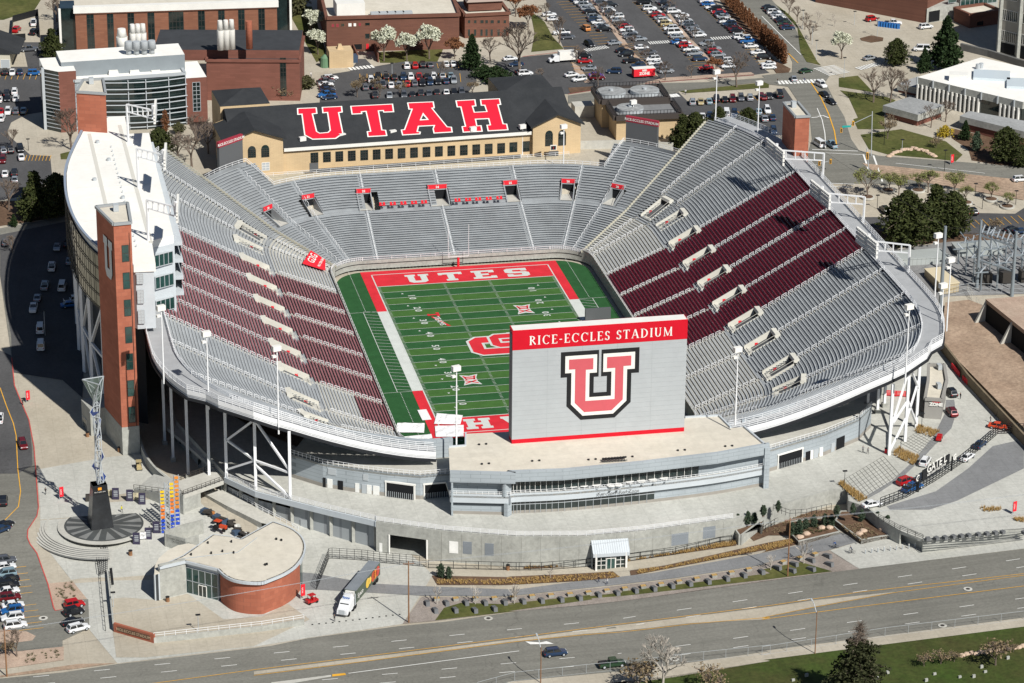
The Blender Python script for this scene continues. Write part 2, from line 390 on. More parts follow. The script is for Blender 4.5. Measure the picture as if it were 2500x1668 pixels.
turf=MB();arc=[(26+8.6*cos(radians(a)),49+8.6*sin(radians(a)))for a in range(0,91,10)]
pl=[(34.6,-86)]+arc+[(-x,y)for x,y in arc[::-1]]+[(-34.6,-86)]
turf.prism(pl,-.4,.02);turf.build('turf',turfm,fld)
mk=MB();rd=MB();Zl=.07
def rect(mb,x0,y0,x1,y1,z=Zl):mb.quad((x0,y0,z),(x1,y0,z),(x1,y1,z),(x0,y1,z))
HX,HY,GY=24.38,54.86,45.72;B=1.83*1.5
rect(rd,-HX-B,GY,HX+B,HY+B,.045);rect(rd,-HX-B,-HY-B,HX+B,-GY,.045)
for s in(-1,1):
 for a,b in((-GY,-27.43),(27.43,GY)):rect(rd,min(s*HX,s*(HX+B)),a,max(s*HX,s*(HX+B)),b,.045)
 rect(mk,min(s*HX,s*(HX+B)),-27.43,max(s*HX,s*(HX+B)),27.43,.05)
 rect(mk,s*HX-.15,-HY,s*HX+.15,HY);rect(mk,-HX-.15,s*HY-.15,HX+.15,s*HY+.15);rect(mk,-HX,s*GY-.15,HX,s*GY+.15)
 x0,x1=HX+B,HX+B+3.6
 rect(mk,min(s*x1,s*(x1+.15)),-27.43,max(s*x1,s*(x1+.15)),27.43)
 for k in range(25):
  y=-27+k*2.25;a=Vector((s*x0,y,Zl));b_=Vector((s*x1,y+(-1.6 if s>0 else 1.2),Zl));mk.quad(a,b_,b_+Vector((0,.12,0)),a+Vector((0,.12,0)))
 x2=x1+4.2
 rect(mk,min(s*x2,s*(x2+.12)),-27.6,max(s*x2,s*(x2+.12)),27.6)
 for y in(-27.6,27.6):rect(mk,min(s*x0,s*x2),y-.06,max(s*x0,s*x2),y+.06)
 for k in range(-29,30):
  rect(mk,s*(x2+2)-.07,k*.95,s*(x2+2)+.07,k*.95+.45)
  if 29<abs(k)*1.0:pass
 for k in range(0,34):
  for t in(-1,1):rect(mk,s*(HX+B+3)-.07,t*(28.5+k*.95),s*(HX+B+3)+.07,t*(28.5+k*.95)+.45)
for k in range(-9,10):rect(mk,-HX,k*4.572-.07,HX,k*4.572+.07)
for k in range(1,100):
 y=-GY+k*.9144
 if k%5:
  for x in(-HX+.2,HX-.9,-6.5,5.9):rect(mk,x,y-.07,x+.7,y+.07)
for t in(-1,1):
 for k in range(-30,30):rect(mk,k*.95,t*(HY+B+2.1),k*.95+.45,t*(HY+B+2.1)+.14)
def letters(word,x0,y0,w,h,gap,rot=1):
 x=x0
 for ch in word:
  poly_on(mk,SLAB[ch],lambda a,b:(rot*(x+a*w),y0*1.0+rot*b*h if rot>0 else y0-b*h,.075));x+=w+gap
letters('UTES',-15.7,47.1,6.5,6.2,2.6);letters('UTAH',-15.7,-47.1,6.5,6.2,2.6,-1)
rd.build('end_zone_paint',turfred,fld);mk.build('field_lines',turfwhite,fld)
for t in range(-4,5):
 n_=str(50-abs(t)*10)
 for s in(-1,1):
  y=t*9.144
  text_mb(n_[0]+' '+n_[1],2.6,turfwhite,'yard_number',fld,(s*(HX-7.2),y,0),(0,s,0),(-s,0,0),depth=.08,bold=.06)
  if t:
   m3=MB();yy=y+(1 if t>0 else-1)*2.6;x=s*(HX-5.9);m3.add([(x-.35,yy,.09),(x+.35,yy,.09),(x,yy+(.8 if t>0 else-.8),.09)],[(0,1,2)if t>0 else(0,2,1)]);m3.build('yard_arrow',turfwhite,fld)
def emblem(cx,cy,s):
 a=MB();b=MB()
 P=[(-1.25,1),(-.4,.7),(.4,.7),(1.25,1),(.95,0),(1.25,-1),(.4,-.7),(-.4,-.7),(-1.25,-1),(-.95,0)]
 R=lambda x,y:(cx-y*s*.9,cy+x*s*1.05)
 poly_on(a,P,lambda x,y:(*R(x,y),.085))
 for pts in([(-.95,.75),(-.7,.66),(-.05,-.62),(-.3,-.6)],[(-.3,.6),(-.05,.62),(-.7,-.66),(-.95,-.75)],[(0,.5),(.95,.72),(.93,.5),(0,.32)],[(0,-.5),(.95,-.72),(.93,-.5),(0,-.32)],[(.1,.5),(.33,.5),(.33,-.5),(.1,-.5)],[(.5,.5),(.73,.5),(.73,-.5),(.5,-.5)]):
  poly_on(b,pts,lambda x,y:(*R(x,y),.10))
 a.build('emblem_border',turfwhite,fld);b.build('emblem',turfred,fld)
emblem(11.2,22.6,2.6);emblem(-11.6,-22.8,2.6)
def ublock(cx,cy,s,d=0,m_=None,z=.09):
 mb=MB();P=grow(SLAB['U'],d,s*1.08,s)if d else[(x*s*1.08,y*s)for x,y in SLAB['U']]
 poly_on(mb,P,lambda x,y:(cx+y-s/2,cy-(x-s*.54),z));mb.build('centre_mark',m_,fld)
ublock(-.5,-1.2,14.2,.5,turfwhite,.085);ublock(-.5,-1.2,14.2,-.15,turfred,.10)
ublock(3.4,1.6,10.5,.5,turfwhite,.115);ublock(3.4,1.6,10.5,-.15,turfred,.13)
sw=MB();sw.add([(-13.9,21.4,.085),(-13.2,21.4,.085),(-9.8,14.2,.085),(-10.7,14.2,.085)],[(0,3,2,1)]);sw.build('sponsor_swoosh',turfred,fld)
poly=MB();poly_on(poly,SLAB['T'],lambda x,y:(-14.6+y*3.2,24.2-x*2.8,.1));poly.build('sponsor_initial',turfred,fld)
text_mb('TEAMS',2.2,turfwhite,'sponsor_lettering',fld,(-12.9,18,0),(.15,-1,0),(1,.15,0),depth=.11,bold=.05)
gpst=thing('goal_post','white football goal post with red padded base behind the far end zone','goal post',(0,56.6,0))
g_=MB();g_.cyl((0,57.6,0),.35,2.6,10);g_.build('base_pad',redp,gpst)
g_=MB();g_.path([(0,57.6,2.6),(0,57.6,3.05)],.09);g_.bar((-2.82,57.3,3.05),(2.82,57.3,3.05),.07);g_.bar((0,57.6,3),(0,57.3,3.05),.07);g_.build('crossbar',white,gpst)
for s in(-1,1):g_=MB();g_.bar((s*2.82,57.3,3.05),(s*2.82,57.3,12.2),.055);g_.build('upright',white,gpst)
crump=mat('white_tarp',(.8,.8,.8),.6,var=.03,scale=1,bump=.6)
for i,(pts,lab)in enumerate((([(1265,865),(1285,782),(1530,785),(1525,868)],'crumpled white tarp lying on green turf outside the sideline'),([(1345,905),(1590,882),(1615,980),(1400,985)],'white tarp nearest the railing, partly on red border'),([(1465,665),(1545,658),(1592,748),(1510,756)],'smallest flat white sheet on the red sideline border'),([(1615,790),(1640,695),(1860,692),(1885,735),(1850,795)],'wrinkled white tarp over the corner of the grass near the ten yard line'),([(1622,810),(1880,800),(1880,905),(1630,905)],'wrinkled white tarp lying across the red end zone beside the light pole'))):
 P=[at(*q(2,1,*a),.25)for a in pts];bm=bmesh.new();N=14;vs={}
 if len(P)==5:P=[P[0],P[1],P[2].lerp(P[3],.5),P[4]]
 rnd=random.Random(i);ph=[rnd.random()*6 for _ in range(4)]
 for a in range(N+1):
  for b in range(N+1):
   u,v=a/N,b/N;p=P[0].lerp(P[1],v).lerp(P[3].lerp(P[2],v),u);e=min(u,v,1-u,1-v)
   p.z=.12+(.16*sin(u*9+ph[0]+v*3)*sin(v*7+ph[1])+rnd.random()*.16)*(0 if i==2 else 1)*(1 if e>0 else .2)+.12
   vs[a,b]=bm.verts.new(p)
 for a in range(N):
  for b in range(N):bm.faces.new((vs[a,b],vs[a+1,b],vs[a+1,b+1],vs[a,b+1]))
 bmesh.ops.recalc_face_normals(bm,faces=bm.faces[:]);bmesh.ops.solidify(bm,geom=bm.faces[:],thickness=.05)
 me=bpy.data.meshes.new('tarp');bm.to_mesh(me);bm.free();me.materials.append(crump);o=bpy.data.objects.new('tarp',me);COL.objects.link(o);tag(o,lab,'tarp','white tarps on the field')
 # -- seating bowl
def prof(d):return 2.5+.4167*d if d<18 else 10+(d-18)*.559
T=.84;D2=2
def stations(side):
 """list of (base x, base y, nx, ny, key) from the south end to the seam; key = ('y', y) or ('a', degrees)"""
 out=[]
 for a in range(-76,0,2):out.append((26+10.1*cos(radians(a)),-60+10.1*sin(radians(a)),cos(radians(a)),sin(radians(a)),a-1000))
 y=-60
 while y<50:out.append((36.1,y,1,0,y));y+=2.2
 for a in range(0,35,2):out.append((26+10.1*cos(radians(a)),50+10.1*sin(radians(a)),cos(radians(a)),sin(radians(a)),a+1000))
 out.append((26+10.1*cos(radians(35)),50+10.1*sin(radians(35)),cos(radians(35)),sin(radians(35)),1035))
 return[(side*x,y,side*nx,ny,k)for x,y,nx,ny,k in out]
AIS_Y=(36.2,20.5,5.2,-10,-25.3,-40.5,-57.5);AIS_A=(-1017,-1034,-1052,1012,1026)
AISC=[(-983,0),]
def aisle_dist(side,k,p,d):
 """distance in metres from an aisle centre line"""
 best=9
 if k<=-900:
  a=k+1000
  for c in(-17,-33,-50,-66):best=min(best,abs(radians(a-c))*(10.1+d))
 elif k>=900:
  a=k-1000
  for c in(12,25):best=min(best,abs(radians(a-c))*(10.1+d))
 else:
  for c in AIS_Y:best=min(best,abs(p[1]-c))
 return best
def vom_list():
 """vomitory centres on the bowl (side, d, station key)"""
 out=[]
 for c in(36.2,20.7,5.3,-9.9,-25.3,-40.6,-57.2):out.append(c)
 return out
def build_stand(side,nm,lab):
 root=thing(nm,lab,'grandstand',(side*60,0,0))
 st=stations(side);E=side>0
 deck=MB();bench=MB();seats=MB();shell=MB()
 vy=vom_list()
 def in_vom(k,y,d):
  if 17.9<=d<=24.4:
   if-900<k<900:return any(abs(y-c)<2.0 for c in vy)
   if k>=900:return abs(k-1001)<2.6 or abs(k-1019)<2.6
   if k<=-900:return abs(k+1017)<3
  return False
 ymin=-96.5
 for r in range(62):
  d0=r*T;d1=d0+T;z=prof(d0);zn=prof(d1)
  for(x0,y0,a0,b0,k0),(x1,y1,a1,b1,k1)in zip(st,st[1:]):
   n=1 if-900<k0<900 and-900<k1<900 else(2 if d0>20 else 1)
   for i in range(n):
    f0,f1=i/n,(i+1)/n
    def P(f,d):
     a=a0+(a1-a0)*f;b=b0+(b1-b0)*f;l=hypot(a,b);a/=l;b/=l
     return(x0+(x1-x0)*f+a*d,y0+(y1-y0)*f+b*d)
    p0,p1,p2,p3=P(f0,d0),P(f1,d0),P(f1,d1),P(f0,d1)
    if min(p0[1],p1[1],p2[1],p3[1])<ymin:continue
    if k0<-1046 and d0<5:continue
    km=k0+(k1-k0)*.5 if abs(k1-k0)<100 else k0
    ym=(p0[1]+p1[1])/2
    if in_vom(km,ym,d0):continue
    v=[(p0[0],p0[1],z),(p1[0],p1[1],z),(p2[0],p2[1],z),(p3[0],p3[1],z)]
    mi=1 if(d0>16.5 or(E and ym<-70 and d0>10))else 0
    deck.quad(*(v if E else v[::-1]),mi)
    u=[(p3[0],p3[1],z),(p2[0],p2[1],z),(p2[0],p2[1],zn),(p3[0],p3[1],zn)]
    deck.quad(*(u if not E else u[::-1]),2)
    if-900<(k0+k1)/2<900 and 16.4<d0<18 and any(abs(ym-c)<3.4 for c in vy):continue
    straight=-900<km<900
    if E:red=straight and-25.3<ym<36.2
    else:red=straight and(-40.5<ym<35.5 or(d0<7 and-57<ym<=-40.5))
    if straight and ym>20 and d0<0:red=False
    if E and straight and ym<36.2 and d0<0:red=False
    L=hypot(p1[0]-p0[0],p1[1]-p0[1]);ns=max(1,round(L/.56))
    if red:
     for s_ in range(ns):
      g0,g1=(s_+.1)/ns,(s_+.9)/ns
      ya=y_at(p0,p1,(g0+g1)/2)
      if aisle_dist(side,km,ya,d0)<.65:continue
      A=lerp2(p0,p1,g0);Bq=lerp2(p0,p1,g1);nx,ny=(a0+a1)/2,(b0+b1)/2
      def S(pt,dd,zz):return(pt[0]+nx*dd,pt[1]+ny*dd,z+zz)
      seats.add([S(A,.22,.40),S(Bq,.22,.40),S(Bq,.62,.38),S(A,.62,.38),S(A,.66,.85),S(Bq,.66,.85),S(Bq,.72,.85),S(A,.72,.85),S(A,.70,.34),S(Bq,.70,.34)],[(0,1,2,3),(3,2,5,4),(4,5,6,7),(7,6,9,8),(0,3,4,7),(1,6,5,2)]if not E else[(3,2,1,0),(4,5,2,3),(7,6,5,4),(8,9,6,7),(7,4,3,0),(2,5,6,1)])
      shell.add([S(A,.30,0),S(Bq,.30,0),S(Bq,.30,.38),S(A,.30,.38)],[(0,1,2,3)])
    else:
     ad=[aisle_dist(side,k,pp,d0)for k,pp in((k0,p0),(k1,p1),(km,((p0[0]+p1[0])/2,ym)))]
     parts=[(0,1)]
     if min(ad)<1.3:
      parts=[];m_=6;run=None
      for s_ in range(m_):
       ff=(s_+.5)/m_;pp=lerp2(p0,p1,ff);kk=k0+(k1-k0)*ff if abs(k1-k0)<100 else k0
       ok=aisle_dist(side,kk,pp,d0)>.65
       if ok and run is None:run=s_/m_
       if not ok and run is not None:parts.append((run,s_/m_));run=None
      if run is not None:parts.append((run,1))
     for g0,g1 in parts:
      A=lerp2(p0,p1,g0);Bq=lerp2(p0,p1,g1);nx,ny=(a0+a1)/2,(b0+b1)/2
      def S(pt,dd,zz):return(pt[0]+nx*dd,pt[1]+ny*dd,z+zz)
      vs=[S(A,.40,.44),S(Bq,.40,.44),S(Bq,.72,.44),S(A,.72,.44),S(A,.40,.37),S(Bq,.40,.37),S(Bq,.72,.37),S(A,.72,.37)]
      fs=[(0,1,2,3),(4,5,1,0),(7,6,5,4),(3,2,6,7)]
      if not E:fs=[f[::-1]for f in fs]
      bench.add(vs,fs)
 deck.build('tread_deck',[conc,aludeck if E else mat('pale_deck',(.36,.38,.39),.55,.1,var=.1,scale=.2),mat('dark_riser',(.018,.02,.024),.8)],root)  # risers near black: the shade behind the benches is painted into their colour
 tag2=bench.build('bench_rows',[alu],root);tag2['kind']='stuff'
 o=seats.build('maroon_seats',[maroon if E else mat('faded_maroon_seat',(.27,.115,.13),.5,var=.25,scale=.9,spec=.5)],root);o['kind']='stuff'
 return root,st
def lerp2(a,b,t):return(a[0]+(b[0]-a[0])*t,a[1]+(b[1]-a[1])*t)
def y_at(a,b,t):return lerp2(a,b,t)
EST,stE=build_stand(1,'east_stand','east grandstand on the right with dark maroon seat block and grey benches')
WST,stW=build_stand(-1,'west_stand','west grandstand on the left below the white roof, pale maroon seat rows')
EST.name='grandstand';WST.name='grandstand'
NST=thing('grandstand','low curved grey bench grandstand behind the far end zone','grandstand',(0,75,0))
def nst():
 deck=MB();bench=MB();C=[]
 for a in range(35,90,3):C.append((26+10.1*cos(radians(a)),50+10.1*sin(radians(a)),cos(radians(a)),sin(radians(a)),a))
 C.append((26,60.1,0,1,90))
 full=C+[(x,60.1,0,1,90)for x in(22,18,14,10,6,2,-2,-6,-10,-14,-18,-22)]+[(-x,y,-a,b,180-k)for x,y,a,b,k in C[::-1]]
 VOM=[]
 for s in(1,-1):
  for(x0,y0,a0,b0,k0)in():pass
 vx=(-21.9,-1.1,19.7);va=(48.7,73,110,134)
 for r in range(46):
  d0=r*T;d1=d0+T;z=prof(d0);zn=prof(d1)
  for(x0,y0,a0,b0,k0),(x1,y1,a1,b1,k1)in zip(full,full[1:]):
   n=2 if(k0!=k1 and d0>15)else 1
   km=(k0+k1)/2;c=min(km,180-km)
   lim=38.6 if c<58 else 29.8
   if d0>lim:continue
   for i in range(n):
    f0,f1=i/n,(i+1)/n
    def P(f,d):
     a=a0+(a1-a0)*f;b=b0+(b1-b0)*f;l=hypot(a,b);return(x0+(x1-x0)*f+a/l*d,y0+(y1-y0)*f+b/l*d)
    p0,p1,p2,p3=P(f0,d0),P(f1,d0),P(f1,d1),P(f0,d1);xm=(p0[0]+p1[0])/2
    if 18.4<=d0<=24.2 and((abs(xm)<25 and any(abs(xm-v)<2.1 for v in vx))or any(abs(radians(km-v))*(10.1+d0)<2.2 for v in va)):continue
    deck.quad((*p0,z),(*p1,z),(*p2,z),(*p3,z));deck.quad((*p3,zn),(*p3,z),(*p2,z),(*p2,zn))
    if 17.4<d0<18.6:continue
    parts=[];m_=6;run=None
    for s_ in range(m_):
     pp=lerp2(p0,p1,(s_+.5)/m_);kk=k0+(k1-k0)*(f0+(f1-f0)*(s_+.5)/m_)
     dd=min([abs(pp[0]-v)for v in(-22,-.7,21.5)]if abs(pp[0])<26.5 else[9])
     dd=min(dd,min(abs(radians(kk-v))*(10.1+d0)for v in(52,68,112,128))if kk not in(90,)else 9)
     ok=dd>.7
     if ok and run is None:run=s_/m_
     if not ok and run is not None:parts.append((run,s_/m_));run=None
    if run is not None:parts.append((run,1))
    nx,ny=(a0+a1)/2,(b0+b1)/2
    for g0,g1 in parts:
     A=lerp2(p0,p1,g0);Bq=lerp2(p0,p1,g1)
     S=lambda pt,dd,zz:(pt[0]+nx*dd,pt[1]+ny*dd,z+zz)
     bench.add([S(A,.40,.44),S(Bq,.40,.44),S(Bq,.72,.44),S(A,.72,.44),S(A,.40,.37),S(Bq,.40,.37),S(Bq,.72,.37),S(A,.72,.37)],[(0,1,2,3),(4,5,1,0),(7,6,5,4),(3,2,6,7)])
 deck.build('tread_deck',aludeck,NST);o=bench.build('bench_rows',alu,NST);o['kind']='stuff'
 rl=MB();pts=[]
 for(x,y,a,b,k)in full:
  c=min(k,180-k);lim=39.5 if c<58 else 30.4;pts.append((x+a*lim,y+b*lim,prof(lim)+.1))
 for p0,p1 in zip(pts,pts[1:]):
  p0=Vector(p0);p1=Vector(p1)
  for h in(.5,1.1):rl.bar(p0+Vector((0,0,h)),p1+Vector((0,0,h)),.045)
  n=max(1,int((p1-p0).length/2))
  for i in range(n):p=p0.lerp(p1,i/n);rl.bar(p,p+Vector((0,0,1.1)),.045)
 rl.build('top_railing',white,NST)
 wl=MB();bk=MB()
 for p0,p1 in zip(pts,pts[1:]):bk.quad((p0[0],p0[1],11),(p1[0],p1[1],11),(p1[0],p1[1],p1[2]+.1),(p0[0],p0[1],p0[2]+.1))
 bk.build('back_wall',aludeck,NST)
 fr=MB()
 F=[(x-a*.2,y-b*.2)for x,y,a,b,k in full]
 for i,(p0,p1)in enumerate(zip(F,F[1:])):
  wl.quad((*p1,0),(*p0,0),(*p0,2.5),(*p1,2.5));wl.quad((*p0,2.5),(*p1,2.5),(full[i+1][0],full[i+1][1],2.5),(full[i][0],full[i][1],2.5))
  for h in(2.9,3.5):fr.bar((*p0,h),(*p1,h),.05)
  fr.bar((*p0,2.5),(*p0,3.5),.05)
  fr.bar((p0[0],p0[1],1.5),(p1[0],p1[1],1.5),.08,mi=1)
 wl.build('front_wall',wallc,NST);fr.build('front_railing',[white,black],NST)
 for s in(1,-1):
  a=radians(35);sm_=MB()
  for r in range(0,61,1):
   d=r*.84;x,y=26+(10.1+d)*cos(a),50+(10.1+d)*sin(a)
   sm_.box((s*x,y,prof(d)+.5),(1.0,.2,.6),rz=a if s>0 else pi-a)
  sm_.build('dividing_wall',mat('cream_concrete',(.46,.44,.36),.8,var=.08),NST)
nst()
for side,root in((1,EST),(-1,WST)):
 st=stations(side);wl=MB();fr=MB()
 F=[(x-a*.15,y-b*.15)for x,y,a,b,k in st if y>-66]
 for p0,p1 in zip(F,F[1:]):
  wl.quad((*p0,0),(*p1,0),(*p1,3.3),(*p0,3.3));wl.quad((*p0,3.3),(*p1,3.3),(p1[0]+side*.3,p1[1],3.3),(p0[0]+side*.3,p0[1],3.3));wl.quad((p0[0]+side*.3,p0[1],3.3),(p1[0]+side*.3,p1[1],3.3),(p1[0]+side*.3,p1[1],2.4),(p0[0]+side*.3,p0[1],2.4))
  fr.bar((*p0,4.0),(*p1,4.0),.04);fr.bar((*p0,3.3),(*p0,4.0),.04)
 wl.build('front_wall',wallc,root);fr.build('front_railing',white,root)
 lines=[((side*36.1,y),(side,0),y)for y in AIS_Y]
 for a in(12,25):lines.append(((side*(26+10.1*cos(radians(a))),50+10.1*sin(radians(a))),(side*cos(radians(a)),sin(radians(a))),a))
 for a in(-17,-33,-50):lines.append(((side*(26+10.1*cos(radians(a))),-60+10.1*sin(radians(a))),(side*cos(radians(a)),sin(radians(a))),a))
 for(bx,by),(nx,ny),_ in lines:
  mm_=(MB(),MB());ss_=(MB(),MB());d=.8
  while d<51.5:
   if not 15.5<d<25:
    x,y=bx+nx*d,by+ny*d
    if y>-96:
     mb=mm_[d>20];z0,z1=prof(d)+.95,prof(d+1.15)+.95;x1,y1=x+nx*1.15,y+ny*1.15
     mb.bar((x,y,z0),(x1,y1,z1),.05,4);mb.bar((x,y,z0-.95),(x,y,z0),.05);mb.bar((x1,y1,z1-.95),(x1,y1,z1),.05);mb.bar((x,y,z0-.45),(x1,y1,z1-.45),.035)
   d+=T*2
  for r in range(61):
   dd=r*T;x,y=bx+nx*(dd+.62),by+ny*(dd+.62)
   if y>-96 and not 17<dd<24.6:ss_[dd>20].box((x,y,prof(dd)+(prof(dd+T)-prof(dd))*.25),(.42,1.1,(prof(dd+T)-prof(dd))*.5),rz=atan2(ny,nx))
  for k_ in(0,1):
   if mm_[k_].v:mm_[k_].build('aisle_railing',white,root)
   if ss_[k_].v:ss_[k_].build('aisle_steps',conc,root)
for L_ in((1150,362),(1245,358),(1340,353),(1435,348),(1525,343),(1825,326),(1920,321),(2010,317),(2105,312),(2200,306)):
 p=at(*q(1,1,*L_),12.0);mb=MB()
 for k in(-1,1):mb.box((p.x+k*.5,p.y,11.9),(.6,.5,.5));mb.box((p.x+k*.5,p.y+.25,12.2),(.6,.1,.5))
 mb.bar((p.x-.9,p.y,11.7),(p.x+.9,p.y,11.7),.1);mb.build('red_seat_pair',redp,NST)
for x in(-22,-.7,21.5):
 mb=MB()
 for r in range(35):
  d=r*T;z=prof(d)
  if r%2==0 and not 17<d<25:mb.bar((x,60.1+d,z+.9),(x,61.2+d,prof(d+1.1)+.9),.05);mb.bar((x,60.1+d,z),(x,60.1+d,z+.9),.05)
  if not 17<d<25:mb.box((x,60.72+d,z+.1),(1.2,.42,.2),mi=1)
 mb.build('aisle_railing',[white,alu],NST)
for k in(52,68,112,128):
 a=radians(k);s=1 if k<90 else-1;cx=26*s;mb=MB()
 for r in range(35 if 60<k<120 else 44):
  d=r*T+10.1;z=prof(r*T)
  if r%2==0:mb.bar((cx+cos(a)*d,50+sin(a)*d,z+.9),(cx+cos(a)*(d+1.1),50+sin(a)*(d+1.1),z+1.4),.05);mb.bar((cx+cos(a)*d,50+sin(a)*d,z),(cx+cos(a)*d,50+sin(a)*d,z+.9),.05)
 mb.build('aisle_railing',white,NST)
def vomitory(root,x,y,nx,ny,w=1.9,red=None,low=18.4,hi=24.4,txt=None):
 tx,ty=-ny,nx;P=lambda s,d,z:(x+tx*s+nx*d,y+ty*s+ny*d,z)
 zf=prof(low)-.1;zh=prof(hi);lo_=low-.5
 mb=MB()
 for s in(-1,1):
  D_=[lo_+(hi+.2-lo_)*k/4 for k in range(5)]
  up_=.85 if not red and(P(s,0,0)[1]>P(0,0,0)[1])else .15
  for d0,d1 in zip(D_,D_[1:]):
   h0,h1=prof(d0)+up_,prof(d1)+up_
   a=[P(s*w,d0,zf-1),P(s*w,d1,zf-1),P(s*w,d1,h1),P(s*w,d0,h0)];b=[P(s*(w+.22),d0,zf-1),P(s*(w+.22),d1,zf-1),P(s*(w+.22),d1,h1),P(s*(w+.22),d0,h0)]
   mb.add(a+b,[(0,1,2,3),(7,6,5,4),(3,2,6,7),(4,0,3,7)])
   if up_<.5:mb.bar(P(s*(w+.1),d0,h0+.9),P(s*(w+.1),d1,h1+.9),.035)
 t0,t1=(zh+.6,zh+1.35)if not red else(zh-.3,zh+1.05)
 mb.add([P(-w-.22,hi,t0),P(w+.22,hi,t0),P(w+.22,hi+.2,t1),P(-w-.22,hi+.2,t1),P(-w-.22,hi+1.5,t1),P(w+.22,hi+1.5,t1),P(w+.22,hi+1.5,zh),P(-w-.22,hi+1.5,zh)],[(0,1,2,3),(3,2,5,4),(4,5,6,7),(0,3,4,7),(1,6,5,2)])
 v=mb.build('vomitory',mat('vomitory_wall',(.60,.585,.52),.8,var=.08)if not red else aludeck,root)
 mb=MB();mb.add([P(-w,lo_,zf),P(w,lo_,zf),P(w,hi+3,zf),P(-w,hi+3,zf)],[(0,1,2,3)]);f=mb.build('floor',conc,root);f.parent=v;f['_x']=1
 mb=MB();mb.add([P(-w,hi+.2,zf+.02),P(w,hi+.2,zf+.02),P(w,hi+.25,t0+.1),P(-w,hi+.25,t0+.1)],[(0,1,2,3)]);f=mb.build('passage_opening',dark,root);f.parent=v
 if red:
  mb=MB();mb.add([P(-w-.25,hi-.05,zh+.05),P(w+.25,hi-.05,zh+.05),P(w+.25,hi-.05,zh+1.2),P(-w-.25,hi-.05,zh+1.2),P(-w-.25,hi+.3,zh+1.2),P(w+.25,hi+.3,zh+1.2)],[(0,1,2,3),(3,2,5,4)]);f=mb.build('lintel_sign',redp,root);f.parent=v
  if txt:t=text_mb(txt,.9,whitep,'section_number',root,P(0,hi-.12,zh+.3),(-tx,-ty,0)if(tx*RR.x+ty*RR.y)<0 else(tx,ty,0),(0,0,1),depth=.05,bold=.03);t.parent=v
 else:
  mb=MB();s=1
  for s in(-1,1):
   o_=s*w-(.03*s);c=P(o_,low+1.6,prof(low)+.9)
   mb.add([P(o_,low+2.2,zf+.5),P(o_,low+3.0,zf+.5),P(o_,low+3.0,zf+1.3),P(o_,low+2.2,zf+1.3)],[(0,1,2,3)])
  f=mb.build('section_sign',redp,root);f.parent=v
for side,root in((1,EST),(-1,WST)):
 for c in vom_list():vomitory(root,side*36.1,c,side,0)
 for a in(1,19):vomitory(root,side*(26+10.1*cos(radians(a))),50+10.1*sin(radians(a)),side*cos(radians(a)),sin(radians(a)))
 a=-17;vomitory(root,side*(26+10.1*cos(radians(a))),-60+10.1*sin(radians(a)),side*cos(radians(a)),sin(radians(a)))
for x,t in((-21.9,'22'),(-1.1,'24'),(19.7,'25')):vomitory(NST,x,60.1,0,1,1.8 if t!='24' else 2.5,True,18.9,24.2,t)
for k,t in((48.7,'28'),(134,'20'),(73,'26'),(110,'21')):
 a=radians(k);s=1 if k<90 else-1;vomitory(NST,26*s+10.1*cos(a),50+10.1*sin(a),cos(a),sin(a),1.7,True,18.9,24.2,t)
def rim(side,root):
 P=[]
 zt=prof(52)
 for a in range(33,-1,-3):P.append((26+62.3*cos(radians(a)),50+62.3*sin(radians(a)),cos(radians(a)),sin(radians(a)),zt))
 for y in range(46,-61,-6):P.append((88.3,y,1,0,zt))
 for a in range(-4,-33,-4):P.append((26+62.3*cos(radians(a)),-60+62.3*sin(radians(a)),cos(radians(a)),sin(radians(a)),zt))
 for x in range(74,33,-4):
  r=hypot(x-26,37)-10.1;P.append((x,-97.3,.15 if x>68 else 0,-1,min(zt,prof(r))))
 w=5.2;deck=MB();par=MB();fas=MB()
 pts=[]
 for x,y,a,b,z in P:
  l=hypot(a,b);a/=l;b/=l
  ww=w if y>-88 else 3.2
  pts.append((Vector((side*x,y,z)),Vector((side*(x+a*ww),y+b*ww,z+.0))))
 for(i0,o0),(i1,o1)in zip(pts,pts[1:]):
  H=Vector((0,0,1))
  deck.quad(i0+H*.3,o0+H*.3,o1+H*.3,i1+H*.3);deck.quad(i0-H*.9,i1-H*.9,o1-H*.9,o0-H*.9);deck.quad(i0-H*.9,i0+H*.3,i1+H*.3,i1-H*.9)
  fas.quad(o0+H*.45,o0-H*.6,o1-H*.6,o1+H*.45);fas.quad(o0+H*.45,o1+H*.45,o1.lerp(i1,.03)+H*.45,o0.lerp(i0,.03)+H*.45);fas.quad(o0.lerp(i0,.03)+H*.45,o1.lerp(i1,.03)+H*.45,o1.lerp(i1,.03)-H*1.5,o0.lerp(i0,.03)-H*1.5)
  for e0,e1,top in((o0,o1,1.75),(i0,i1,1.35)):
   for h in(top,top-.45,top-.9):par.bar(e0+H*h,e1+H*h,.05)
   n=max(1,int((e1-e0).length/1.6))
   for k in range(n):p=e0.lerp(e1,k/n);par.bar(p+H*.3,p+H*top,.045)
  fas.bar(o0-H*1.6,o1-H*1.6,.3,mi=1)
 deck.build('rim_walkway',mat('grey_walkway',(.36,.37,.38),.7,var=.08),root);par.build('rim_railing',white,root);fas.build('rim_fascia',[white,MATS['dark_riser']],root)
 return pts
rimE=rim(1,EST);rimW=rim(-1,WST)
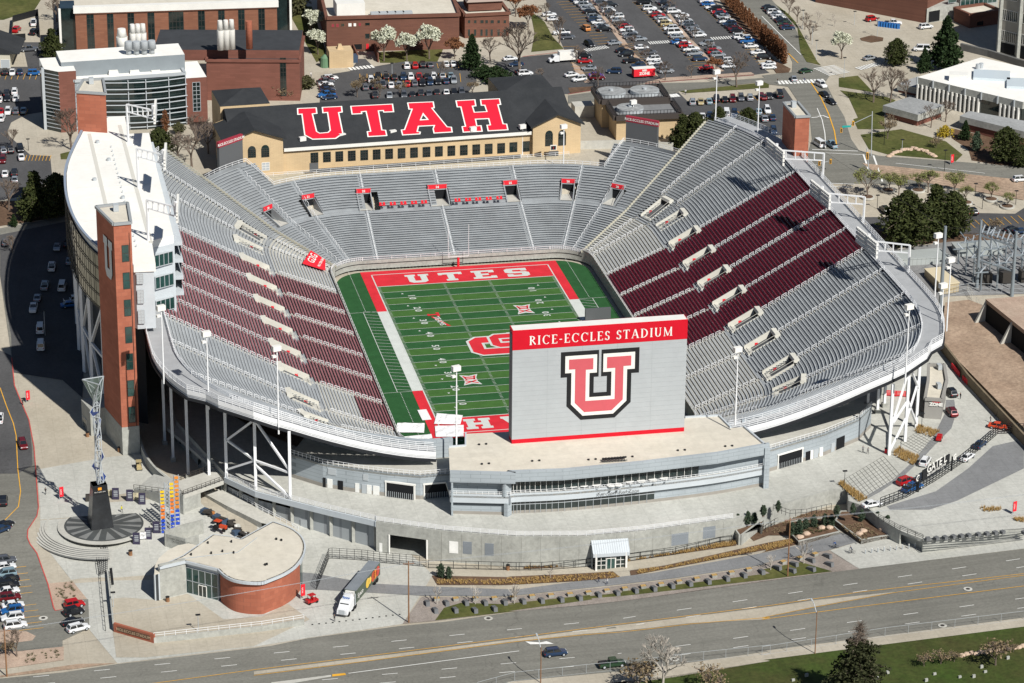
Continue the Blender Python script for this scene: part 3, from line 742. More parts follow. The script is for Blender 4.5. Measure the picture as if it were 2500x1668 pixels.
for side,root in((1,EST),(-1,WST)):
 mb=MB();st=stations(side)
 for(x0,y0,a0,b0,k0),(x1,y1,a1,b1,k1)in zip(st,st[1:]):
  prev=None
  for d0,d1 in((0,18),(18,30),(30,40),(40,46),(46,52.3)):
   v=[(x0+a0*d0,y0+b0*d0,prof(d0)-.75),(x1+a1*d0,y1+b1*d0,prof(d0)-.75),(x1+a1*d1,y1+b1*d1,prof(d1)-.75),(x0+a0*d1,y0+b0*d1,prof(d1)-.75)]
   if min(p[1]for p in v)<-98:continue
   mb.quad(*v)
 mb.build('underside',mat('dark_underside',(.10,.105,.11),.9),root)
 # -- site sheets (outlines read as zoom-cell pixels, laid on the real ground)
def QL(s):
 """'rc x y x y | rc x y ...' -> pixel list"""
 out=[]
 for blk in s.split('|'):
  t=blk.split();r,c=int(t[0][0]),int(t[0][1]);v=list(map(float,t[1:]))
  out+=[q(r,c,v[i],v[i+1])for i in range(0,len(v),2)]
 return out
def S(name,m,s,layer=1,**k):return gsheet(name,QL(s),m,layer,**k)
S('street',asphr,'30 -300 1640 0 1530 560 1475 1050 1400|31 150 1238 480 1170 1300 1060 1720 1020 2345 930|32 850 815 2345 645|33 860 550 2345 370 2800 300 2800 930 2345 985 0 1285|32 2345 1285 0 1560|31 2000 1800 0 2100|30 -300 2300',2)
S('sidewalk',concb,'31 2300 1700|32 0 1560 2345 1285|33 0 1285 2345 985 2800 930 2800 1010 2345 1065 0 1365|32 2345 1372 0 1660',2)
S('park_lawn',grassg,'31 2000 1900|32 0 1650 2345 1366|33 0 1362 2345 1062 2800 1000 2800 2100|32 0 2300',1)
S('plaza_paving',concp,'20 330 1200 960 1090 1250 1060 1560 1300|30 2000 150|31 1100 150 1600 600 1330 1040 480 1165 0 1245|30 1050 1392 790 1080 640 650 360 290 360 0',1)
S('tan_paving',concb,'30 1010 1110 1000 800 1200 810 1420 830 1680 770 2000 1000 2345 975|31 300 860 500 1000 0 1240|30 1300 1340 1040 1340',2)
S('service_road',asphr,'30 -300 1300 0 1290 180 1285 560 1245 560 1190 800 1080 790 820 560 830 560 915 490 925 430 690 330 410 270 330 245 270 250 200 330 80 345 0|20 325 1260 305 1000 260 760 130 450 105 200|10 0 1000 0 640 600 520|10 740 1540|20 560 0 100 180 -400 180|30 -400 0',2.6)
S('service_yard',asph,'10 0 640 600 520 740 1540|20 760 0 740 560 560 400 110 330 100 0|10 0 1000',3.4)  # dark asphalt sheet; the press box's shade is painted into the ground here
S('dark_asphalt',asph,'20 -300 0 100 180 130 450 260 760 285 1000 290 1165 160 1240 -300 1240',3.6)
S('plaza_paving',concp,'33 610 385 880 300 1240 275 1440 370 2345 195 2900 130 2900 290 2345 368 870 548',2.5)
S('planting_bed',soil,'32 2090 200 2345 110|33 240 40 620 20 700 60 650 150 260 250 60 250|32 2200 300',3)
S('parking_lot',asph,'00 -300 600 385 600 410 1000 230 1030 100 1100 60 1200 270 1390 450 1400|10 470 130 200 290 0 330 -300 340',1)
S('driveway',asph,'00 200 380 390 380 390 610 250 610',1)
S('access_road',asphr,'10 -300 620 0 580 600 470 600 530 0 650 -300 700',2)
S('lawn',grass,'00 -100 0 380 -20 310 90 30 180 -100 180',1)
S('mulch_bed',soil,'10 -100 340 200 330 600 390 600 470 0 560 -100 570',1)
S('lawn',grass,'00 540 1380 640 1355 620 1430 545 1430',1)
S('parking_lot',asph,'01 600 680 860 640 920 560 930 530 1000 530 1070 600 1340 555 1830 555 1960 640 2000 730 1900 860 750 920 590 920',2)
S('lawn',grass,'01 1110 470 1700 435 1640 565 1130 565',1)
S('lawn',grass,'01 280 60 520 60 640 450 640 520 560 560',1)
S('parking_lot',asph,'02 250 -300 400 200 470 370 510 455 510 475 150 510 -100 560 -200 760 280 850 540 845 920 785 1300 740 2210 672 2345 655|03 0 600|02 2050 250 1600 -300',1)
S('road',asphr,'03 -500 -300 0 205 200 400 275 560 270 650 0 680|02 2300 700 1780 740 1300 750 540 860 540 930 1380 870 1540 820 2300 735|03 0 752 235 780 330 920 430 1050 450 1250 415 1372 380 1540|13 380 60 550 180 820 180 1300 190 2350 300|13 2800 400|03 2800 1600 2350 1500 1050 1400 870 1350 800 1250 740 1050 640 880 570 740 610 680 530 598 400 560 345 470 320 300 285 225 0 -100 -200 -300',3)
S('parking_lot',asph,'02 1380 850 1530 830 1610 910 2340 845|03 200 790 320 960 290 1200 0 1230|02 2340 1200 1800 1060 1500 1020 1410 900',2)
S('lawn',grass,'02 1540 822 2300 742 2340 760 2340 790 1600 838',4)
S('lawn',grass,'02 200 100 330 200 400 330 500 440 210 468 240 300',3)
S('lawn',grass,'03 120 40 240 130 300 200 500 560 530 588 400 558 345 470 320 250 200 120',4)
S('lawn',grass,'03 690 700 860 680 1000 830 690 780',2)
S('lawn',grass,'03 700 812 1110 870 1200 900 1100 1000 1100 1160 860 1160 820 1070 862 1058 780 880',2)
S('lawn',grass,'03 885 1210 1250 1160 1650 1270 1800 1390 1740 1448 1550 1425 1140 1390 960 1340',2)
S('mulch_bed',soil,'03 1700 1150 2345 1300 2345 1520 1880 1440 1850 1340 1700 1240',1)
S('tram_bed',dirt,'03 1100 1490 2345 1620|13 2350 260 2350 330 1040 100 900 0',5)
S('parking_lot',asph,'13 840 480 1080 480 1750 440 2270 450 2500 300 2800 400 2800 700 1800 630 1100 620 980 560',2)
S('mulch_bed',soil,'13 940 560 1100 620 1800 620 2350 640 2350 720 1700 700 1170 750',2)
S('gravel_yard',ggrey,'13 1150 780 1700 700 2350 680 2800 700 2800 1200 2350 1170 1650 1190 1500 1300 1300 1000',3)
zsl=lambda x,y:max(8.2,G(x,y))+.4
sheet('dirt_slope',[gp(*p)for p in QL('13 1640 1290 1850 1280 2350 1500 2800 1700|23 2900 400 2900 1400 2350 890 2100 640 1600 122')],dirt,1,zf=lambda x,y:7.2+min(2.6,max(0,(x-97)*.10+(y+60)*.01)))
S('path',concg,'31 1040 680 1540 705 2345 735|32 700 650 1300 585 2345 395|33 400 320 705 222 880 300 600 382 150 470 0 505|32 2345 505 1500 632 850 705 0 795|31 1500 790 1000 760',3)
S('path',concg,'31 130 560 480 580 1050 680 1000 760 570 735 340 740',2)
S('gravel_bed',gravel,'31 1330 1040 1500 800 2345 808|32 0 800 850 715 1500 642 2345 512|33 0 510 440 400 600 385 870 550 640 578 0 660|32 2345 650 0 935|31 1620 1016',3)
S('grass_verge',grass,'31 1620 1012 1700 900 1850 855 2345 870|32 0 862 850 772 2345 590|33 0 556 350 490 630 573 0 652|32 2345 643 850 812 0 930|31 2345 928',4)
S('planting_bed',soil,'31 1590 610 2345 625|32 0 618 940 572 1010 628 0 694|31 2345 694 1640 694',3)
S('planting_bed',soil,'32 1090 565 1400 520 2345 310|33 300 270 320 330 0 405|32 2345 372 1100 610',3)
S('planting_bed',soil,'32 150 460 770 475 770 515 140 552',3)
S('planting_bed',soil,'32 1070 430 2030 305 2045 340 1075 482',3)
S('planting_bed',pinkgr,'30 430 680 650 660 780 820 560 832 560 912 490 922',3)
S('planting_bed',pinkgr,'30 -100 1290 180 1285 570 1245 570 1365 60 1440 -100 1440',3)
S('planting_bed',pinkgr,'30 -100 1085 240 1110 320 1150 290 1190 -100 1240',3)
S('planting_bed',dirt,'30 -200 1545 80 1490 700 1400 1040 1392 700 1440 -100 1530',3)
def dash(a,b,per=12.2,ln=3.2,w=.16,x0=-140,x1=115,ph=0,name='lane_marking',m=whitep):
 A=gp(*a);B=gp(*b);mb=MB();x=x0+ph
 while x<x1:
  y=lambda t:A.y+(B.y-A.y)*(t-A.x)/(B.x-A.x)
  p=[(x,y(x)-w/2),(x+ln,y(x+ln)-w/2),(x+ln,y(x+ln)+w/2),(x,y(x)+w/2)]
  mb.quad(*[(u,v,G(u,v)+.12)for u,v in p]);x+=per
 struct(mb.build(name,m))
dash(q(3,1,245,1297),q(3,3,2190,478),ph=1);dash(q(3,1,260,1367),q(3,3,2265,543),ph=2)
dash(q(3,2,175,1380),q(3,3,1775,890),ph=9);dash(q(3,2,265,1450),q(3,3,1850,965),ph=8)
def GS(s,w,m,name='road_marking',layer=5):return gstrip(QL(s),w,m,name,layer)
GS('30 0 1720 1200 1600|31 0 1455 950 1340 2345 1165|32 1000 1047 2345 880|33 870 760 2345 595',.16,yellp)
GS('31 0 1505 820 1402 2345 1203|32 700 1140 1630 1045 2345 985|33 0 1005 830 895 2345 705',.16,yellp)
GS('33 0 990 480 893 1180 765 2345 610',.14,yellp)
GS('31 845 1487 2345 1290|32 100 1287',.2,whitep)
S('turn_median',concb,'31 0 1468 950 1350 2345 1178|32 1000 1055 2345 890|33 480 830 1200 755 480 885 0 985|32 2345 1000 1630 1035 700 1130 0 1205|31 2345 1195 950 1380 0 1495',3)
S('kerb_island',conc,'31 150 1568 690 1500 690 1515 200 1600',4)
S('kerb_island',yellp,'31 700 1495 815 1483 825 1500 700 1515',4)
S('road_arrow',whitep,'32 155 1200 290 1210 345 1198 410 1222 200 1226',4)
GS('20 0 470 60 640 120 790 145 900 160 1200 185 1400 165 1540|30 160 0 60 100 0 160',.2,yellp)
GS('30 345 0 330 80 250 200 245 270 270 330 330 410 430 690 480 900 495 925 560 915',.25,curbred,'kerb')
GS('20 345 1540 325 1260 305 1000 260 760 130 450 105 200',.25,curbred,'kerb')
GS('02 540 848 920 790',.25,curbred,'kerb');GS('02 1230 755 1400 738 2210 678',.25,curbred,'kerb');GS('02 130 512 510 465',.25,curbred,'kerb')
GS('03 440 745 530 880 600 1030 650 1180 675 1335',.35,yellp);GS('03 235 480 325 570',.3,yellp)
GS('03 495 975 540 1080 565 1200 572 1335',.25,whitep);GS('03 0 150 130 280 350 495',.25,whitep)
GS('03 450 1345 860 1360',.4,whitep);GS('03 430 1370 910 1392',.3,whitep);GS('03 910 1390 960 1540|13 1000 140',.5,whitep);GS('03 1000 1400 1050 1540|13 1080 165',.5,whitep)
GS('13 550 178 830 188',.4,whitep);GS('13 590 210 810 216',.4,whitep);GS('13 1200 0 2000 90',.25,whitep)
for k in range(5):GS(f'13 1040 {20+k*14} 1600 {95+k*20} 2350 {215+k*25}',.12,frdark,'rail')
GS('03 445 1060 500 1055',.5,whitep);GS('03 500 1050 545 1040 600 1062',.5,whitep)
def zebra(a,b,ln,n,w=.5):
 A=gp(*a);B=gp(*b);d=(B-A).normalized();nrm=Vector((-d.y,d.x,0));mb=MB()
 for i in range(n):
  p=A.lerp(B,i/(n-1));mb.quad(*[(v.x,v.y,G(v.x,v.y)+.16)for v in(p-d*w/2-nrm*ln/2,p+d*w/2-nrm*ln/2,p+d*w/2+nrm*ln/2,p-d*w/2+nrm*ln/2)])
 struct(mb.build('crosswalk',whitep))
zebra(q(0,3,155,745),q(0,3,550,728),3.5,13,.8);zebra(q(0,3,560,605),q(0,3,690,665),8,8,.5)
zebra(q(0,2,700,455),q(0,2,885,425),3,10,.4);zebra(q(0,2,1270,390),q(0,2,1440,378),3,9,.4);zebra(q(0,2,1830,350),q(0,2,2010,338),3,9,.4)
zebra(q(0,2,1425,868),q(0,2,1520,858),3,5,.8);zebra(q(0,1,865,622),q(0,1,1060,600),3,7,.8);zebra(q(0,3,870,620),q(0,3,1030,580),3,8,.7)
def stalls(a,b,n,ln,skew=0,m=yellp):
 A=gp(*a);B=gp(*b);d=(B-A).normalized();nrm=Vector((-d.y,d.x,0));mb=MB()
 for i in range(n+1):
  p=A.lerp(B,i/n);u=d*.07;mb.quad(*[(v.x,v.y,G(v.x,v.y)+.14)for v in(p-u-nrm*ln/2,p+u-nrm*ln/2,p+u+nrm*ln/2,p-u+nrm*ln/2)])
 struct(mb.build('stall_lines',m))
for a,b,n in(((500,20),(870,395),16),((1050,400),(1200,600),12),((1180,20),(1500,330),18),((1530,350),(1760,620),13),((1800,60),(2050,290),15),((2080,320),(2330,600),13),((560,420),(700,720),10)):stalls(q(0,2,*a),q(0,2,*b),n,5)
stalls(q(0,2,1640,930),q(0,2,2340,870),11,5);stalls(q(0,2,1700,1060),q(0,2,2340,1000),10,5);stalls(q(0,1,1340,600),q(0,1,1830,590),8,5);stalls(q(0,1,950,705),q(0,1,1850,700),14,9)
stalls(q(0,0,0,690),q(0,0,380,690),7,6);stalls(q(0,0,0,1010),q(0,0,240,1010),4,6);stalls(q(0,0,200,1420),q(0,0,450,1420),8,5);stalls(q(1,3,1750,560),q(1,3,2330,500),9,5);stalls(q(3,0,130,540),q(3,0,280,1090),10,5)
S('planted_median',pinkgr,'02 720 -20 760 0 870 150 1010 310 1130 480 1290 610 1350 690 1290 690 1160 590 1080 480 960 320 830 140',3)
S('planted_median',pinkgr,'02 1330 0 1360 0 1480 160 1620 330 1730 440 1860 590 1940 640 1870 650 1750 520 1600 350 1440 150',3)
S('planted_median',soil,'02 540 790 900 770 920 785 560 840',3);S('planted_median',pinkgr,'02 1220 745 1400 700 2180 650 2210 670 1700 710',3)
S('planted_median',pinkgr,'02 570 560 640 600 740 740 690 745 600 640',3);S('planted_median',soil,'02 1900 0 2060 0 2345 300|03 0 480 260 620 240 655 130 660|02 2300 430 2060 260',3)
S('traffic_island',soil,'03 880 345 980 320 1090 340 1085 370 980 385 890 365',3)
for s_,lab in(('31 2097 993','by the verge'),('32 1490 1358','beside the fence'),('33 1843 730','in the turn lane'),('33 1615 1057','near the lower pavement'),('30 387 990','in the service road')):
 p=gp(*QL(s_)[0]);mb=MB();mb.cyl((p.x,p.y,p.z+.1),.95,.03,20,0);mb.cyl((p.x,p.y,p.z+.12),.45,.04,16,1)
 solo(mb,'manhole_cover',[conc,frdark],'dark round manhole cover in a pale collar '+lab,'manhole cover','manhole covers in the road')
 # -- concourse terrace
TZ=7.0
def tp(s):return[at(*p,TZ)for p in QL(s)]
W4P=[W4(*p)for p in((780,665),(1050,790),(1360,870),(1700,955),(2090,1045))]
front=[at(*p,TZ)for p in W4P+QL('31 1095 130 1700 215 2345 265|32 700 262 1230 213 2010 105')]
tfull=front+tp('23 110 1530 600 1380 770 1370 780 1480 950 1540|33 1050 90 1240 205 1440 280 2100 200 2345 190 3200 100')+[Vector((260,-60,7)),Vector((125,-40,7))]+tp('23 2350 900 1600 120')+[Vector((88,-40,7)),Vector((60,-60,7)),Vector((50,-88,7)),Vector((-50,-88,7)),Vector((-70,-60,7)),Vector((-88,-20,7)),Vector((-90,-55,7))]
ter=thing('concourse_terrace','broad pale concrete concourse terrace curving round the near end of the stadium','terrace',(0,-110,0))
mb=MB();mb.prism(tfull,6.2,TZ,0);mb.build('deck',concp,ter)
def wall(pts,z0,z1,m,name,parent=None,th=.4,off=0,capm=None):
 mb=MB();L=[]
 n=len(pts)
 for i,p in enumerate(pts):
  a=Vector(pts[max(0,i-1)][:2]);b=Vector(pts[min(n-1,i+1)][:2]);d=(b-a).normalized();nn=Vector((d.y,-d.x))
  L.append((Vector(p[:2])+nn*off,Vector(p[:2])+nn*(off-th)))
 Z0=z0 if callable(z0)else(lambda x,y:z0);Z1=z1 if callable(z1)else(lambda x,y:z1)
 for(a,b),(c,d)in zip(L,L[1:]):
  v=[(a.x,a.y,Z0(*a)),(c.x,c.y,Z0(*c)),(c.x,c.y,Z1(*c)),(a.x,a.y,Z1(*a)),(b.x,b.y,Z0(*b)),(d.x,d.y,Z0(*d)),(d.x,d.y,Z1(*d)),(b.x,b.y,Z1(*b))]
  mb.add(v,[(0,1,2,3),(5,4,7,6),(3,2,6,7),(1,5,6,2),(4,0,3,7)])
 return mb.build(name,m,parent)
def rail(pts,h,m,name,parent=None,post=1.6,bars=(1.0,.66,.33),r=.035,zf=None,mesh_=None):
 mb=MB()
 P=[]
 for a,b in zip(pts,pts[1:]):
  a=Vector(a);b=Vector(b);n=max(1,round((b-a).length/post))
  for i in range(n):P.append(a.lerp(b,i/n))
 P.append(Vector(pts[-1]))
 if zf:
  for p in P:p.z=zf(p.x,p.y)
 H=Vector((0,0,h))
 for a,b in zip(P,P[1:]):
  for k in bars:mb.bar(a+H*k,b+H*k,r)
  mb.bar(a,a+H,r*1.2)
 mb.bar(P[-1],P[-1]+H,r*1.2)
 return mb.build(name,m,parent)
fg=[Vector((p.x,p.y,0))for p in front]
wi=5
wall(fg[:wi+1],lambda x,y:5.9,7.25,panell,'edge_beam',ter,off=.3)
ga,gb=at(*q(3,1,1208,400),0),at(*q(3,1,1545,462),0)
def alongx(x):
 for a,b in zip(front,front[1:]):
  if a.x<=x<=b.x:t=(x-a.x)/(b.x-a.x);return Vector((x,a.y+(b.y-a.y)*t,0))
 return front[-1]
xs0,gx0,gx1,xe=front[wi].x,onplane(front[5],front[6],*q(3,1,1208,330)).x,onplane(front[5],front[6],*q(3,1,1545,380)).x,front[-1].x
def seg(x0,x1,n=8):return[alongx(x0+(x1-x0)*i/n)for i in range(n+1)]
zb=lambda x,y:G(x,y)-.5
wall(seg(xs0,gx0,2),zb,7.3,wallc,'retaining_wall',ter,off=.25);wall(seg(gx1,xe,24),zb,7.3,wallc,'retaining_wall',ter,off=.25);wall(seg(gx0,gx1,3),4.6,7.3,wallc,'garage_lintel',ter,off=.25)
mb=MB();a=alongx(gx0);b=alongx(gx1)
mb.quad((a.x,a.y+1,.05),(b.x,b.y+1,.05),(b.x+3,b.y+26,.05),(a.x+3,a.y+26,.05));mb.quad((b.x,b.y+.2,0),(b.x+3,b.y+26,0),(b.x+3,b.y+26,6),(b.x,b.y+.2,6));mb.quad((a.x+3,a.y+26,0),(a.x,a.y+.2,0),(a.x,a.y+.2,6),(a.x+3,a.y+26,6));mb.quad((a.x+3,a.y+26,0),(b.x+3,b.y+26,0),(b.x+3,b.y+26,6),(a.x+3,a.y+26,6),1)
mb.build('garage_interior',[wallc,dark],ter)
for x in(gx0,gx1):m_=MB();p=alongx(x);m_.box((p.x,p.y-.35,2.3),(.3,.3,4.6));m_.build('door_jamb',trimw,ter)
def onwall(x,z0,z1,w_,m_,nm,parent=ter,d=.06):
 p=alongx(x);p2=alongx(x+w_);mb=MB();v=(p2-p).normalized();nn=Vector((v.y,-v.x,0))*(.25+d);
 A,B=p+nn,p2+nn;mb.add([(A.x,A.y,z0),(B.x,B.y,z0),(B.x,B.y,z1),(A.x,A.y,z1),(p.x,p.y,z0),(p2.x,p2.y,z0),(p2.x,p2.y,z1),(p.x,p.y,z1)],[(0,1,2,3),(3,2,6,7),(1,5,6,2),(4,0,3,7)]);return mb.build(nm,m_,parent)
louv=brickmat('louvre',(.30,.33,.36),(.28,.31,.34),(.16,.18,.2),9,.22,mort=.05)
for s_,e_,z0,z1,m_,nm in(('31 1130 380',1155,0,2.3,whitep,'door'),('31 1742 380',1822,2.2,5,whitep,'service_door'),('31 1865 380',1945,2.3,5.2,louv,'vent'),('31 2062 380',2142,2.3,5.2,louv,'vent')):
 a=onplane(alongx(-44),alongx(-20),*QL(s_)[0]);b=onplane(alongx(-44),alongx(-20),*q(3,1,e_,380));onwall(a.x,z0,z1,b.x-a.x,m_,nm)
jm=mat('joint_shadow',(.2,.2,.18),.9)
x=gx1+3
while x<xe-1:onwall(x,G(x,-125),6.9,.06,jm,'wall_joint',d=.01);x+=4.1
onwall(gx0,6.75,6.85,.01,jm,'wall_joint')
for s0,s1,z0,z1 in(('32 1465 300','32 1620 300',2.8,5.6),('32 1755 250','32 1868 250',3.4,6.2)):
 a=onplane(front[8],front[9],*QL(s0)[0]);b=onplane(front[8],front[9],*QL(s1)[0]);onwall(a.x,z0,z1,b.x-a.x,louv,'vent',d=.03)
rail([(p.x,p.y,7.3)for p in front],1.15,white,'terrace_railing',ter,2.0,(1,.75,.5,.25))
scr=brickmat('ribbed_metal',(.37,.40,.42),(.36,.39,.41),(.27,.29,.31),.55,30,.5,.05)
wp=front[:wi+1]
mb=MB();back=[]
L=[]
for a,b in zip(wp,wp[1:]):
 n=max(1,round((b-a).length/5.5))
 for i in range(n):L.append(a.lerp(b,i/n))
L.append(wp[-1])
for i,(a,b)in enumerate(zip(L,L[1:])):
 m_=MB();a2=a.lerp(b,.03);b2=a.lerp(b,.97);o=Vector((.2,1.2,0));top=4.6 if i<4 else 6.1
 m_.quad((a2.x+o.x,a2.y+o.y,-.2),(b2.x+o.x,b2.y+o.y,-.2),(b2.x+o.x,b2.y+o.y,top),(a2.x+o.x,a2.y+o.y,top));m_.build('metal_screen',scr,ter)
 m_=MB();m_.box((a.x+.2,a.y+1.1,3),(.7,.7,6.2));m_.build('pier',wallc,ter)
 mb.quad((a.x,a.y+9,-.2),(b.x,b.y+9,-.2),(b.x,b.y+9,6.2),(a.x,a.y+9,6.2))
mb.build('inner_wall',dark,ter)
a,b=L[4].lerp(L[5],.45),L[4].lerp(L[5],.8);m_=MB();m_.add([(a.x+.1,a.y+1.05,0),(b.x+.1,b.y+1.05,0),(b.x+.1,b.y+1.05,2.8),(a.x+.1,a.y+1.05,2.8)],[(0,1,2,3)]);m_.build('screen_door',frame,ter)
ws=[front[0],Vector((-83,-74,0)),Vector((-87.5,-55,0)),Vector((-89,-30,0))]
wall([ws[3],ws[2],ws[1],ws[0]],0,8.2,wallc,'court_wall',ter,off=0)
for i in range(6):
 p=ws[0].lerp(ws[1],(i+.5)/6)if i<3 else ws[1].lerp(ws[2],(i-2.5)/3);m_=MB();m_.box((p.x-.25,p.y-.1,4.6),(.25,1.3,1.1),rz=-.3);m_.build('court_window',glassd,ter)
 # -- steel frames carrying the stand corners
def frame_tower(base,tops,lab,braces):
 t=thing('support_tower',lab,'support tower',(base[0][0],base[0][1],7),'steel frames under the stand corners')
 for(x,y),z in zip(base,tops):m_=MB();m_.box((x,y,7+(z-7)/2),(.62,.62,z-7));m_.build('column',white,t)
 for(i,zi,j,zj)in braces:
  m_=MB();a,b=base[i],base[j];m_.bar((*a,zi),(*b,zj),.22);m_.build('brace',white,t)
 return t
def bpt(px,py):P=at(px,py,TZ);return(P.x,P.y)
wA,wB,wC,wD=bpt(*W4(795,665)),bpt(*W4(1050,765)),bpt(*W4(1350,855)),bpt(*W4(765,640))
frame_tower([wA,wB,wC],[25.5,24.5,23.6],'white braced steel frame holding the left stand corner above the terrace',[(0,16,1,23.8),(0,16.5,1,14),(1,14,2,13.5),(1,24,2,14),(1,13,2,7.5),(0,9,1,14)])
eA,eB,eC=bpt(*T2(1735,1370)),bpt(*T2(1865,1260)),bpt(*T2(1955,1145))
frame_tower([eA,eB,eC],[24.6,25.5,26],'white braced steel frame holding the right stand corner beside the red zone booth',[(0,7.5,1,13),(1,12,2,19),(0,13,1,25),(0,14,1,17),(1,17.5,2,8),(1,26,2,17)])
colg=[]
for i,(x,y,z)in enumerate([(-83,-84,26.2),(-87,-76,27),(-89.5,-66,27.5),(-90.5,-56,27.5)]):colg.append((x,y,3,z,'tall pale steel column in the shade below the left stand, number %d from the corner'%(i+1)))
for i,px in enumerate((T2(1697,980),T2(1640,1030),T2(1560,975))):
 P=at(*px,TZ);colg.append((P.x,P.y,7,prof(dist_bowl(P.x,P.y))-1.0,('innermost','middle','outermost')[2-i]+' pale column standing in the open bay left of the right steel frame'))
for x,y,z0,z1,lab in colg:
 t=thing('stand_column',lab,'column',(x,y,z0),'columns under the stands');m_=MB();m_.box((x,y,(z0+z1)/2),(.6,.6,z1-z0));m_.build('shaft',white,t);m_=MB();m_.box((x,y,z0+.5),(1.2,1.2,1));m_.build('footing',wallc,t)
def conc_block(name,lab,pts,ztop,upper,decko):
 t=thing(name,lab,'building',(pts[0][0],pts[0][1],7))
 wall([Vector((*p,0))for p in pts],7,ztop,panel,'panel_wall',t,th=.6)
 wall([Vector((*p,0))for p in pts],7,7.9,mat('grey_plinth',(.3,.28,.25),.9,var=.08),'plinth',t,th=.5,off=.05)
 rail([(p[0],p[1]+.2,ztop)for p in pts],1.1,white,'balcony_railing',t,1.2,(1,.5))
 P=[Vector((*p,0))for p in pts];mb=MB();mb.prism([(*p,)for p in pts]+[(p[0]*.93,p[1]+decko)for p in pts[::-1]],ztop-.5,ztop-.05);mb.build('upper_deck',conc,t)
 mb=MB();mb.prism([(p[0]*.93,p[1]+decko)for p in pts]+[(p[0]*.93,p[1]+decko+1)for p in pts[::-1]],ztop,upper);mb.build('upper_wall',panel,t)
 return t
def p7(c,x,y,r=2):P=at(*q(r,c,x,y),TZ);return(P.x,P.y)
wl_pts=[p7(1,330,1265),p7(1,620,1355),p7(1,900,1400),p7(1,1200,1440),p7(1,1490,1465),p7(1,1760,1440)]
LB=conc_block('concourse_building','grey panelled concourse building under the left stand corner',wl_pts,12.6,17,9)
er_pts=[p7(3,0,1235),p7(3,75,1215),p7(3,560,1070),p7(3,860,940),p7(3,975,820)]
RB=conc_block('concourse_building','grey panelled concourse building under the right stand corner',er_pts,12.4,17,8)
for s_,x0,x1,y0,y1,pts,t,m_,nm in((1,1185,1440,1310,1430,wl_pts,LB,dark,'roller_door'),(1,1525,1750,1335,1440,wl_pts,LB,dark,'roller_door'),(1,622,645,1270,1350,wl_pts,LB,dark,'doorway'),(1,660,705,1280,1360,wl_pts,LB,whitep,'door'),(1,755,800,1300,1385,wl_pts,LB,dark,'doorway'),(1,910,945,1320,1410,wl_pts,LB,whitep,'door'),(1,968,1012,1330,1400,wl_pts,LB,frame,'hatch'),(1,1015,1055,1345,1420,wl_pts,LB,whitep,'door'),(1,1070,1125,1345,1430,wl_pts,LB,whitep,'door'),(1,665,738,1185,1225,wl_pts,LB,frame,'vent'),(1,980,1025,1238,1268,wl_pts,LB,frame,'vent'),(3,140,355,1075,1160,er_pts,RB,dark,'roller_door'),(3,390,430,1060,1120,er_pts,RB,dark,'doorway'),(3,430,455,1045,1115,er_pts,RB,whitep,'door'),(3,460,500,1030,1100,er_pts,RB,frame,'hatch'),(3,512,542,1020,1085,er_pts,RB,whitep,'door'),(3,617,648,970,1040,er_pts,RB,frame,'door'),(3,665,735,925,1000,er_pts,RB,dark,'doorway')):
 P0=q(2,s_,x0,y1);best=None
 for a,b in zip(pts,pts[1:]):
  w_=onplane(a,b,*P0)
  if min(a[0],b[0])-.3<=w_.x<=max(a[0],b[0])+.3:best=(a,b)
 if not best:continue
 A=onplane(*best,*q(2,s_,x0,y1));Bb=onplane(*best,*q(2,s_,x1,y1));Tt=onplane(*best,*q(2,s_,x0,y0))
 d=(Bb-A);d.z=0;L_=d.length;d.normalize();nn=Vector((d.y,-d.x,0));c=A+d*L_/2;z0=7.05;z1=min(12,max(9.2,Tt.z))if nm not in('vent',)else Tt.z
 if nm=='vent':z0=z1-1.5
 mb=MB();mb.box((c.x,c.y,(z0+z1)/2),(L_,.3,z1-z0),rz=atan2(d.y,d.x));o=mb.build(nm,m_,t)
 if nm=='roller_door':
  mb=MB();mb.box((c.x,c.y,z1+.15),(L_+.5,.5,.35),rz=atan2(d.y,d.x));mb.box((c.x-d.x*L_/2,c.y-d.y*L_/2,(z0+z1)/2),(.3,.5,z1-z0),rz=atan2(d.y,d.x));mb.box((c.x+d.x*L_/2,c.y+d.y*L_/2,(z0+z1)/2),(.3,.5,z1-z0),rz=atan2(d.y,d.x))
  f=mb.build('door_frame',trimw,t);mb=MB()
  for k in range(14):p=A+d*L_*(k+.6)/14.5+nn*.35;mb.bar((p.x,p.y,7.1),(p.x,p.y,8.5),.04)
  mb.build('turnstile_row',frame,t)
  # -- end building with the terrace balcony
EB=thing('end_building','long low grey panelled building with curved front, glazed balcony and flat cream roof','building',(2,-108,7))
RZ=17.4
def r17(s):return[at(*p,RZ)for p in QL(s)]
arcf=[at(*p,RZ)for p in(q(2,1,1757,1225),q(2,1,2345,1240),q(2,2,0,1225),q(2,2,500,1208),q(2,2,1200,1140),q(2,2,1880,1060),q(2,2,2345,975))]
bk=r17('21 1745 995 1890 985 1890 876|21 2290 856|22 1590 736')+[at(*T2(345,1055),RZ),at(*T2(440,1150),RZ),at(*T2(545,1140),RZ),at(*T2(720,1290),RZ)]
roofp=[*arcf]+bk[::-1]
mb=MB();mb.prism(roofp,RZ-.5,RZ-.1);mb.build('roof',roofc,EB)
wall(arcf,RZ-2.3,RZ+.3,panel,'roof_fascia',EB,th=.7,off=.1)
pr=[(p.x,p.y)for p in bk];
wall([Vector((*p,0))for p in pr[:3]][::-1],RZ-2,RZ+.3,panell,'roof_parapet',EB,th=.4)
